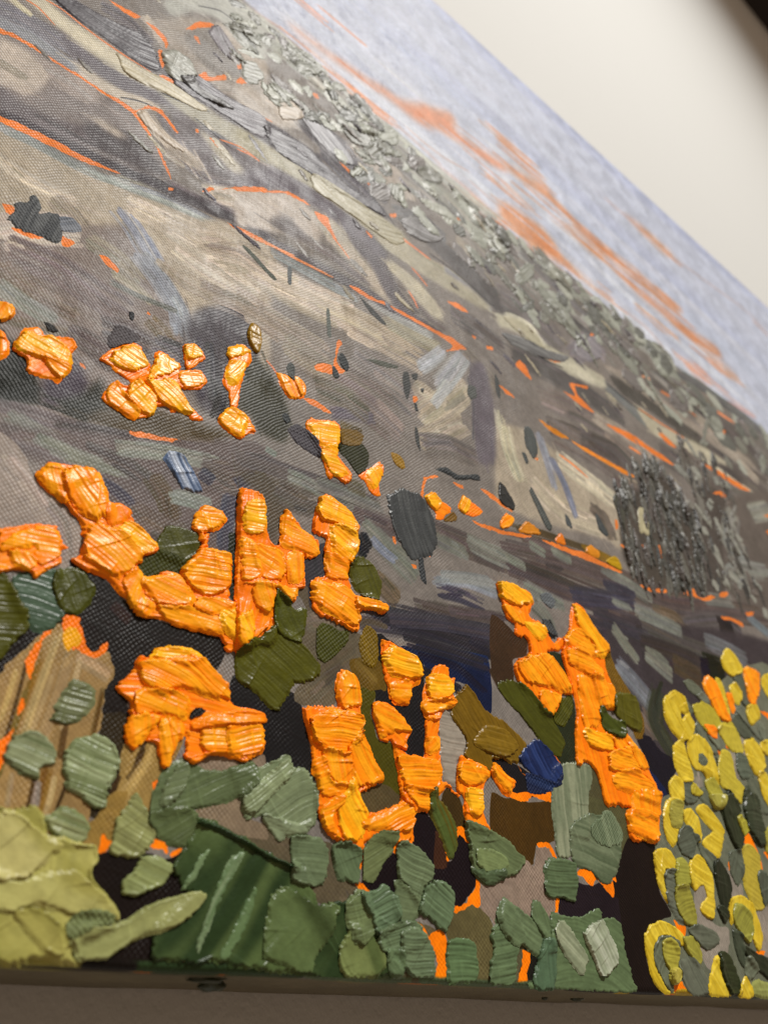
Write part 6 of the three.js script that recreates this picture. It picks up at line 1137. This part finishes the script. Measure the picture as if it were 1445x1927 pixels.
orangeTop({d:-0.83,t:.4},[188.3,75.8,197.6,76.8,193,70,188.5,71.9]);
orangeBase({t:.9},[210.1,108.5,212.3,112.2,216.9,111.4,221.6,106.6,227.3,102.3,228.3,98.6,224.8,96.3,224.4,91.1,226.7,85.4,225,78.2,217.8,76.7,217.2,70.7,226.3,70.2,228.1,72.9,230.2,70.4,235,67.2,237.4,62.4,240.8,56.1,239,46.9,235.2,39.4,228.2,39.1,222,39.3,222.3,46.2,224.8,48.7,213,47.5,211.7,52.6,210.3,57.1,205.4,58.4,201.4,57.2,203.3,66.7,205.3,72.8,205.5,77.4,203.6,84.7,202.2,91.6,204.6,97.8,207.4,100.6]);
amber({d:-0.78,r:.16,t:.5},[211.8,111.1,216.7,110.6,220.5,106.3,227.4,101.6,226,97.3,219.4,94.1,218.8,99.2,212.3,103.9]);
orangeTop({d:-0.12,t:.5},[204.2,96.2,212,102.5,218.6,98.5,218.6,93.9,207.5,94.6]);
orangeTop({d:-0.05,r:.15,t:.6},[205.1,92.9,213.3,95.8,221.3,90.3,219.7,87.5,212.2,87.4,205.3,88.7]);
orangeTop({d:-1.35,t:.5},[215.9,83.4,216.1,88.4,226.7,85.4,224.1,78.7,217.4,77.8]);
orangeTop({d:-1.33,t:.4},[208.2,85.8,215,87.5,217,82.5,215.9,72.7,207.9,68.8,207.1,76.6]);
amber({d:-0.09,r:.16,t:.5},[207.4,68.7,210.5,68.8,220.8,68.5,219.1,64.1,210.1,63.6,206.7,65.8]);
orangeTop({d:-0.83,t:.3},[220.1,67.8,226.2,69.6,229.9,66.2,224.5,63.5]);
orangeTop({d:-0.07,r:.18,t:.5},[217,62.7,230.3,67.5,232.4,60.9,223.1,58.7,217.1,58.3]);
orangeTop({d:-1.36,t:.3},[228.2,69.4,231,70,234.8,66.6,237.5,61.8,231.5,61.9]);
orangeTop({d:-0.08,r:.18,t:.5},[218.5,56.9,231,60.2,240.1,55.4,238.9,51.3,226.7,52.2,218.8,53.1]);
orangeTop({d:-1.54,t:.4},[226.7,52.2,240.7,54.4,238.6,47.4,226.8,46.2,224.8,48.7]);
orangeTop({d:-0.11,t:.5},[223.5,47.5,236.6,47.7,235.2,40.1,224.9,40.1,222.1,42.6]);
mixed({c:[107,80,16],t:.12},[224.8,96.2,228.5,98.6,231.2,92.8,236.9,86.5,241.3,79.3,239.5,72.8,234.3,71.1,233.7,78.9,226.9,85.3,224.4,91.1]);
green({c:[79,77,16],t:.45},[225.6,82,230.6,85.1,238.5,85,239.5,77.7,237.1,73.8,229.7,75.3,224.8,78.2]);
green({c:[59,68,17],t:.45,d:-0.38},[216.2,75.7,218.5,77.5,223.9,75,229.9,74.5,226.1,69.3,218.2,70.9]);
green({c:[65,68,15],t:.25,d:-0.69},[171.8,74.3,178.1,76.2,185,75,188.7,70.8,192.8,69,197.4,63.4,196.5,61.1,194.9,58.5,190,59.1,183.9,63.9,179.8,67.3,172.9,71.6]);
green({c:[70,72,15],t:.2},[196.7,72,200,76.2,204.2,77.4,202.6,72.2,197.9,67.9,194.3,68.8]);
blue({c:[20,36,78],c2:[36,56,106],t:.3,d:-0.99},[176.3,54.2,181.6,59.3,184.4,61.5,189.4,59.7,194.2,55.9,194.6,53.4,190.7,50.2,183.1,50.4]);
blue({c:[24,34,64],c2:[34,51,90],t:.15,d:-0.17},[179.4,50.8,184.6,50.7,190.7,50.2,194.5,53.4,193.6,50.2,186.1,46.4,179.3,45.7]);
dark({c:[86,93,77],t:.3},[268.1,93.2,271.3,92.4,273.9,88.6,271.1,86.7,268.9,89.2]);
dark({c:[91,97,82],t:.3},[271.8,99.1,277,101.3,283.8,98.8,279.4,95.3,274,96.5]);
dark({c:[98,104,90],t:.3},[278.3,95.4,284,98.3,288.4,94.9,283.5,93.5]);
dark({c:[93,100,85],t:.35},[273.7,84.9,278.1,83.1,283.7,78.9,284.7,74.8,277,74.7,272.9,78.8]);
dark({c:[78,85,72],t:.35},[310,110.7,318,113.2,318.8,101.7,311.7,99.8]);
dark({c:[86,96,82],t:.35,d:0.07,r:.15},[297.9,78.9,303.9,77.6,306.4,71,297,68.5,294.9,72.4]);
dark({c:[74,81,68],t:.35},[299.9,91.1,305.3,94.5,311,92.7,313.8,86.8,303.7,85.5]);
dark({c:[86,93,79],t:.4,d:-0.01,r:.15},[256.7,61,260.9,62.2,265.4,60,262.6,55.4,256.7,53.9,254.3,55.9]);
dark({c:[105,112,95],t:.3},[279.4,83.4,286.7,80.8,286.1,76.7,280.2,79.5]);
dark({c:[96,103,90],t:.3},[304.5,95.6,311.1,98.6,316.9,91,322.1,87.7,316.5,87.3]);
dark({c:[102,109,94],t:.3},[320.5,95.4,325.4,94.2,325.9,88.5,320.2,86.6]);
dark({c:[90,97,82],t:.3},[264.7,58.1,270.4,61.4,274,56.5,269.6,54.1]);
dark({c:[90,97,82],t:.3},[300.2,67.4,307.1,71.2,313,64.8,310.7,58,304.6,58.4]);
yellow({t:.5},[256.4,89,263.7,93.5,269.1,92.7,269.7,87.3,264.5,85.9,264.5,82.9,270.3,86.8,272,83.2,268,77.8,261.7,75.8,256.2,78.6,254.4,83.4]);
yellow({t:.4},[304.8,117.1,311.3,122.5,316.2,121.2,319.7,115.8,308.6,110.6,304.4,113.1]);
yellow({c:[179,166,52]},[274.3,90.4,282.3,93.6,289.1,92.3,290.8,86.9,280.2,82.5,275.7,86]);
yellow({},[255.9,72.3,261.7,75.7,263.3,70.6,264.1,63.4,257.4,61.4,254.7,65.4]);
yellow({},[266.3,76.8,273.2,79.5,279,76.7,281.4,69.4,279.3,65.8,270.4,66.9,266.2,67.4,264.2,71.4]);
dark({c:[92,99,83],t:.15},[270,72.1,273,73.3,275.6,71.2,272.2,68.6,269.4,69.5]);
yellow({},[271.6,68.3,279.7,67.2,279.6,63.7,273.5,63.4]);
yellow({c:[191,176,58]},[288.3,85.2,298.2,90.1,302.7,84.6,302.5,79.4,294.2,78.6,290.4,81.5]);
yellow({c:[189,174,56]},[280.9,68,287.5,77.1,293.4,76.7,292.4,68.7,296,65.7,291.6,59.5,287.1,62.7,281.4,63.7]);
yellow({t:.5},[305.6,83.1,313.1,86,318.2,82.7,316.2,75.8,308.8,72,305.1,74.8]);
yellow({},[310.4,73,317.3,73.2,313.9,60.4,308.9,64.5]);
yellow({},[249.1,59.1,253.6,62.3,256.5,60.3,254,54.4,248.6,54.9]);
yellow({c:[168,162,60],t:.5},[271.2,63.3,276.5,65.1,280.5,61.1,277.9,57.6,273.6,55.5,271.7,59.1]);
yellow({c:[183,168,48]},[260.4,58,263.8,57.9,267.3,59.1,262.7,61.3]);
yellow({},[304.9,104.5,310.1,107.8,312.7,104.1,309.2,99.4,304.8,99.7]);
yellow({t:.5},[314.5,98.6,323,102.7,323.9,97.6,314.6,91.9,312.9,93.8]);
yellow({},[334.8,116,345.5,120.3,338.5,107,333.8,110.6]);
yellow({},[296,106.1,299.7,105.1,299.8,93.2,295.8,93.4]);
yellow({},[318.7,85.6,328.1,88.5,324.9,82.5,317.8,81.9]);
orangeTop({t:.6,d:-1.25},[285.2,101.3,289.8,105.8,294.5,105,296.6,100.4,297.7,94.1,299.7,90.2,291.8,89.9,287.7,94.8]);
orangeTop({t:.6,d:-1.29},[319.2,113.3,324.5,118,332.8,116.7,328.7,108.6,322.6,102.4,317.7,103]);
orangeBase({t:.3},[278.9,84.6,286.3,85.6,286.5,81.3,280.7,80.8]);
orangeBase({t:.3},[301,101.4,305,102.5,305.2,96.5,301.8,94]);
dark({c:[44,51,32],t:.5,d:-1.44},[277.2,56.6,284.7,62.7,289.6,60,290.4,56.4,285.4,53.3,287.4,50.5,287.2,45.6,282.1,42.8,278.2,49.3]);
dark({c:[52,60,44],t:.5,d:-0.02},[293.8,62.2,299.9,66.8,301.2,61.1,305.5,49.2,302,47.2,295,46.7,293,54.9]);
dark({c:[98,104,90],t:.2},[240.4,47.6,244.9,52.1,246.8,53.5,240.6,42.8,243.3,39.4,241.1,38.6]);
yellow({t:.35},[241.2,47.7,245,52.4,249.7,54.5,253.9,53.4,251,46.8,243.9,39.7,241.1,42.6]);
yellow({c:[160,154,68],t:.4,d:0.03},[247.8,53.4,253,53.6,250.8,46.8,245.5,45.6,245.4,49.4]);
yellow({},[252.8,50.4,258.2,52.5,261.7,50,261.3,44.8,258.8,42.7,254.2,47.3]);
yellow({},[261.8,52.8,266.8,55.1,272.3,52.6,275.9,48.4,272.7,43.3,268.7,38.9,261.2,41.9,263.4,44,269.1,46.9,266.4,48.9]);
yellow({t:.45},[233,36.1,237.1,38,241.8,37.7,243.6,34.1,240.8,32.2,237.1,32.5,235.4,29.8,235.3,23.3,232.6,27.5,232.3,32.5]);
dark({c:[93,99,85],t:.4,d:-0.08,r:.15},[235.2,30.2,239.1,32.8,242,32.3,239,24.1,241.2,19.9,246,17.7,239.5,18.3,236.6,21,235.2,24.8]);
yellow({c:[154,154,64],t:.5,d:-0.01},[243.6,35.2,248.1,36.3,250.1,33.2,249.7,29.6,241.2,28.5]);
yellow({c:[143,140,56],t:.4},[240.8,27.7,247.2,28.8,248.6,21.9,247.7,18.3,242.3,18.4,240,22.2]);
yellow({},[250.8,34.9,256.9,38.3,261.6,36.6,262.7,31.8,258.7,20.9,253.2,21.6,253.4,23.8,257.5,26.6,256.7,30.2,250.8,28,249.7,30.6]);
dark({c:[80,87,74],t:.4},[247.8,44.2,253.2,47.2,259.3,44,257.3,41.5,253.4,37.2,247,38.7]);
dark({c:[90,97,82],t:.3},[258.2,42.2,263,40.7,267.6,38.3,263.4,33.5,259.6,37.9]);
dark({c:[35,41,28],t:.5},[264.2,36.3,268.5,39.1,273.2,33.9,272.4,29.4,267.1,23.2,264,26.2]);
dark({c:[42,48,34],t:.4},[261.5,23.9,264.7,24.7,268,22.3,263.9,19.5]);
yellow({c:[179,162,56]},[284.4,43,290.9,45.6,295.6,42.5,293.5,36.5,290.8,33.4,290.6,26.1,284.5,25.4,281.5,30.9,281.7,36.4]);
yellow({},[269.7,26.1,277,28.4,282.9,26.6,284.7,23,285.2,17.2,280.7,13.2,279,16.8,280.5,22.1,275.4,24.8,267.7,19.7]);
yellow({c:[143,143,60],t:.5},[272.8,25.8,279.5,24.2,279.3,18.9,276.1,15,271.9,17.3,269.5,21.4]);
yellow({t:.4,d:-0.86},[221.3,13.5,224.4,16,230.2,17.6,236.2,16.8,240.2,14.5,238.5,12.5,234.4,14.2,229.1,14.5,225.1,12.3,223.2,9.1,224.3,4.7,227.2,.9,230,.5,226.1,.5,222.1,2.5,220.7,7.2]);
dark({c:[93,100,82],t:.35},[224.6,11.8,229,14.2,234.2,13.8,237.6,12.5,235.9,9.7,232.6,12.9,229.2,12.1,227.8,7.5,231.3,3.1,229.5,.5,225.2,2.9,223.3,7.3]);
yellow({c:[163,157,60],t:.45,d:-0.03,r:.15},[228.7,12.5,233.2,13.5,236.1,11.1,234.3,6.4,231.3,2.7,228.7,3.5,230.1,5.8,228.2,8.4]);
yellow({c:[176,166,72],t:.9},[229.9,5.4,232.8,6.1,234.9,5.3,232.7,3.2,229.8,2.5]);
yellow({c:[150,147,58],t:.4},[239.3,14,245.6,14.5,247.6,10.7,245.9,8.2,241.7,9.9]);
dark({c:[94,100,86],t:.25,d:-1.00},[235.1,8.7,239,9.4,243.5,9.1,248.6,5.1,247.4,.5,238.1,.5,235.8,3.8,234.1,6.4]);
dark({c:[86,92,78],t:.35},[243.1,16.6,249.1,18.6,258.3,16.6,258.5,14,251.1,11.7,246.1,13.5]);
yellow({},[251.1,5.7,255.4,10.2,257.9,8.8,256.8,4,258.8,.5,247.7,.5]);
dark({c:[40,48,26],t:.6,d:-0.06,r:.17},[257,11.1,261.9,11.5,265,6.7,264.6,1.4,261.4,.5,258.1,.7,256.3,5.9]);
dark({c:[38,44,30],t:.5,d:-0.35},[271.1,14.3,279.2,12.3,287.1,10.5,284.2,4.9,274.4,9.2]);
dark({c:[58,66,52],t:.35},[267.8,18.2,272.6,16.5,269.7,7.8,266.9,11.6]);
yellow({c:[138,144,80],t:.4},[269.4,1.5,275.4,4.7,283.4,3.4,281.8,.5,275.2,.5]);
yellow({},[267.5,4.3,270.5,5.5,270.4,.6,263.2,.5]);
dark({c:[44,51,34],t:.5},[278.6,59.8,286.3,61,289.1,53.7,286.5,45.6,281.4,42.5,277.9,50.4]);
yellow({c:[168,162,56],t:.4},[285.3,53.2,290.5,54.6,292.3,50.5,287.3,47.9]);
dark({c:[52,60,44],t:.45,d:-0.02},[295.1,62.3,304.7,63.8,301.7,47.4,297.2,46.1,292.7,52.3]);
yellow({c:[165,160,72],t:.5},[271.5,58.7,280,60,276.9,55.5,272.4,55.4]);
dark({c:[71,79,66],t:.4},[290.8,36.2,295.5,37.9,299.5,34.2,297.7,30.6,290.6,26]);
dark({c:[81,88,74],t:.3},[276.4,41.5,283.8,42.9,283.1,36.6,277.4,31.6,274.4,34.6]);
dark({c:[90,97,80],t:.3},[273.3,11.4,277.9,7.6,271,4.4,269.3,7.3]);
yellow({c:[154,150,60]},[303.1,50.6,309.9,54,305.1,44.8,301.5,44.9]);
}
// crusty dabs of pale paint along the crest of the hills, and dark ones for the far trees
{
  const r = rng(4242), dab = (f, x, y, l, w, a, o) => { const C = Math.cos(a), S = Math.sin(a), p = []; for (let k = 0; k < 8; k++) { const e = k / 8 * Math.PI * 2, u = Math.cos(e) * l * (0.8 + 0.4 * r()), v = Math.sin(e) * w * (0.7 + 0.6 * r()); p.push(x + C * u - S * v, y + S * u + C * v); } f({ rag: 0.5, ...o }, p); };
  const crest = [66, 313, 86, 314, 105, 307, 127, 305, 151, 299, 180, 296, 206, 293, 235, 297, 262, 296, 290, 297, 320, 294, 350, 285, 396, 284, 440, 285];
  for (let k = 0; k < 285; k++) {
    const f = r() * 12.99, i = Math.floor(f), t = f - i, far = f / 8, x = crest[i * 2] * (1 - t) + crest[i * 2 + 2] * t, dn = 46 * Math.pow(r(), 1.7), y = crest[i * 2 + 1] * (1 - t) + crest[i * 2 + 3] * t - 1 - dn;
    const c = ['#8f948a', '#7e8279', '#989c92', '#6f7169', '#6b6866', '#5f625d'][Math.floor(r() * 6)];
    dab(ridgeDab, x, y, 2.6 + 6.5 * r() * r() * (1 + far), 1.1 + 2.4 * r() * (1 + far), r() * 2.2 - 1.1, { c, t: 0.07 + 0.2 * r(), r: 0.2, feather: 1, rag: 0.9 });
  }
  const wood = [252, 178, 270, 194, 288, 208, 306, 198, 322, 176, 306, 148, 283, 136, 252, 134, 246, 156], inWood = (x, y) => { let c = false; for (let k = 0, l = 8; k < 9; l = k++) { const [ax, ay, bx, by] = [wood[k * 2], wood[k * 2 + 1], wood[l * 2], wood[l * 2 + 1]]; if ((ay > y) !== (by > y) && x < (bx - ax) * (y - ay) / (by - ay) + ax) c = !c; } return c; };
  for (let k = 0; k < 260; k++) { const x = 250 + 64 * r(), y = 134 + 70 * r(); if (inWood(x, y)) dab(treeDab, x, y, 2.5 + 6 * r(), 0.8 + 0.9 * r(), 1.4 + 0.35 * r(), { c: ['#434440', '#4c4d49', '#5a5a54', '#3a3a38', '#504c49'][Math.floor(r() * 5)], t: 0.12 + 0.3 * r(), r: 0.14, feather: 1 }); }
  for (let k = 0; k < 120; k++) { const up = r() < 0.6; dab(treeDab, 312 + 46 * r(), 150 + 85 * r(), 2 + 5 * r(), up ? 0.8 + r() : 1.4 + 1.6 * r(), up ? 1.4 + 0.4 * r() : r() * 3, { c: (up ? ['#4a4844', '#3b3a38', '#57544e', '#434443'] : ['#6b6a64', '#7b7e78', '#85877f', '#625c57'])[Math.floor(r() * 4)], t: 0.1 + 0.22 * r(), r: 0.14, feather: 1 }); }
  for (let k = 0; k < 90; k++) { const x = 10 + 300 * r(), y = 190 + 100 * r(); if (y > 205 + x * 0.12 - 40 && y < 312) dab(hillDab, x, y, 2 + 5 * r() * r(), 0.5 + 0.9 * r(), -0.5 + 0.5 * (r() - 0.5), { c: ['#6e6b66', '#55525a', '#8c887a', '#4a474c', '#9a947f', '#7c7d78'][Math.floor(r() * 6)], t: 0.08 + 0.16 * r(), r: 0.12, feather: 1, rag: 0.5 }); }
}
// paint that was dragged over the lower edge and hangs there
{
  const blob = (x, y, z, a, b, c) => { const g = new THREE.SphereGeometry(1, 20, 14), p = g.attributes.position; for (let i = 0; i < p.count; i++) { const n = 1 + 0.22 * noise(p.getX(i) * 2.2 + x, p.getY(i) * 2.2 + p.getZ(i)); p.setXYZ(i, (x + p.getX(i) * a * n) * MM, (y + p.getY(i) * b * n) * MM, (z + p.getZ(i) * c * n) * MM); } g.computeVertexNormals(); return g; };
  const m = new THREE.MeshStandardMaterial({ color: 0x28301a, roughness: 0.35 });
  for (const [x, y, z, a, b, c] of [[95, -0.9, -12, 2.6, 1.3, 2.4], [92, -0.3, -9, 4.2, 0.7, 1.4], [214, -0.3, -20, 2.2, 0.7, 1.6], [203, -0.2, -22, 1, 0.5, 1]]) part('paint_drip', blob(x, y, z, a, b, c), m);
}
console.log('strokes', sn, 'triangles', tris);

// ---------- the wall and the dark beam along its top ----------
{
  const n = 512, d = new Uint8Array(n * n * 4), per = (x, y, f) => { const X = x / n * f, Y = y / n * f, a = x / n, b = y / n; return (noise(X, Y) * (1 - a) + noise(X - f, Y) * a) * (1 - b) + (noise(X, Y - f) * (1 - a) + noise(X - f, Y - f) * a) * b; };
  for (let j = 0; j < n; j++) for (let i = 0; i < n; i++) { const v = 128 + 60 * per(i, j, 24) + 40 * per(i, j, 61) + 22 * per(i, j, 140), k = (j * n + i) * 4; d[k] = d[k + 1] = d[k + 2] = Math.max(0, Math.min(255, v)); d[k + 3] = 255; }
  const t = new THREE.DataTexture(d, n, n); t.magFilter = THREE.LinearFilter; t.wrapS = t.wrapT = THREE.RepeatWrapping; t.repeat.set(1 / 0.06, 1 / 0.06); t.needsUpdate = true;
  const Z = -0.037, g = new THREE.BoxGeometry(9, 4.6, 0.12); g.translate(3.2, 0.3, Z - 0.06);
  const p = g.attributes.position, uv = g.attributes.uv; for (let i = 0; i < p.count; i++) uv.setXY(i, p.getX(i), p.getY(i));
  const wall = new THREE.Mesh(g, new THREE.MeshStandardMaterial({ color: new THREE.Color().setRGB(0.483, 0.492, 0.478), roughness: 0.75, bumpMap: t, bumpScale: 0.0003 }));
  wall.name = 'wall'; wall.userData = { kind: 'structure' }; wall.castShadow = wall.receiveShadow = true; scene.add(wall);
  const bd = new Uint8Array(256 * 64 * 4); for (let j = 0; j < 64; j++) for (let i = 0; i < 256; i++) { const v = 1 + 0.25 * noise(i * 0.03, j * 0.8), k = (j * 256 + i) * 4; bd[k] = 30 * v; bd[k + 1] = 19 * v; bd[k + 2] = 13 * v; bd[k + 3] = 255; }
  const bt = new THREE.DataTexture(bd, 256, 64); bt.colorSpace = THREE.SRGBColorSpace; bt.magFilter = THREE.LinearFilter; bt.wrapS = bt.wrapT = THREE.RepeatWrapping; bt.needsUpdate = true;
  const beam = new THREE.Mesh(new THREE.BoxGeometry(9, 0.3, 0.06), new THREE.MeshStandardMaterial({ map: bt, roughness: 0.6 }));
  beam.geometry.translate(3.2, 0.15, 0.03); beam.position.set(0, 1.893, Z);
  beam.name = 'beam'; beam.userData = { label: 'dark brown beam along the top of the white wall', category: 'beam' }; beam.castShadow = beam.receiveShadow = true; scene.add(beam);
}
// ---------- the spotlight that lights the wall and the painting (above the frame) ----------
{
  const a = new THREE.Vector3(...LAMP.at), b = new THREE.Vector3(...LAMP.to);
  const lamp = new THREE.Group(); lamp.name = 'spotlight'; lamp.userData = { label: 'black can spotlight with a glowing round lens above the painting', category: 'lamp' };
  lamp.position.copy(a); lamp.lookAt(b); scene.add(lamp);
  const black = new THREE.MeshStandardMaterial({ color: 0x151515, roughness: 0.5, side: THREE.DoubleSide });
  const can = new THREE.Mesh(new THREE.LatheGeometry([[0, -0.14], [0.05, -0.14], [0.056, -0.13], [0.056, -0.012], [0.052, -0.012], [0.052, -0.05], [0, -0.05]].map(([x, y]) => new THREE.Vector2(x, y)), 40), black); can.rotation.x = Math.PI / 2; can.name = 'housing'; lamp.add(can);
  const lens = new THREE.Mesh(new THREE.CircleGeometry(LAMP.size, 40), new THREE.MeshStandardMaterial({ color: 0x222222, emissive: 0xffe6c4, emissiveIntensity: 6 })); lens.position.z = -0.02; lens.name = 'lens'; lamp.add(lens);
  const arm = new THREE.Mesh(new THREE.CylinderGeometry(0.008, 0.008, 0.3, 16), black); arm.position.set(0, 0.12, -0.15); arm.name = 'arm'; lamp.add(arm);
  const s = new THREE.SpotLight(new THREE.Color().setRGB(1, 0.975, 0.935), LAMP.power, 0, LAMP.angle, LAMP.penumbra, 2);
  s.position.copy(a).add(b.clone().sub(a).normalize().multiplyScalar(0.01)); s.target.position.copy(b); s.castShadow = true; s.shadow.radius = LAMP.size / 0.02; s.shadow.mapSize.set(2048, 2048); s.shadow.bias = -0.0002; s.name = 'spotlight_beam';
  scene.add(s); scene.add(s.target);
}
renderer.render(scene, camera);
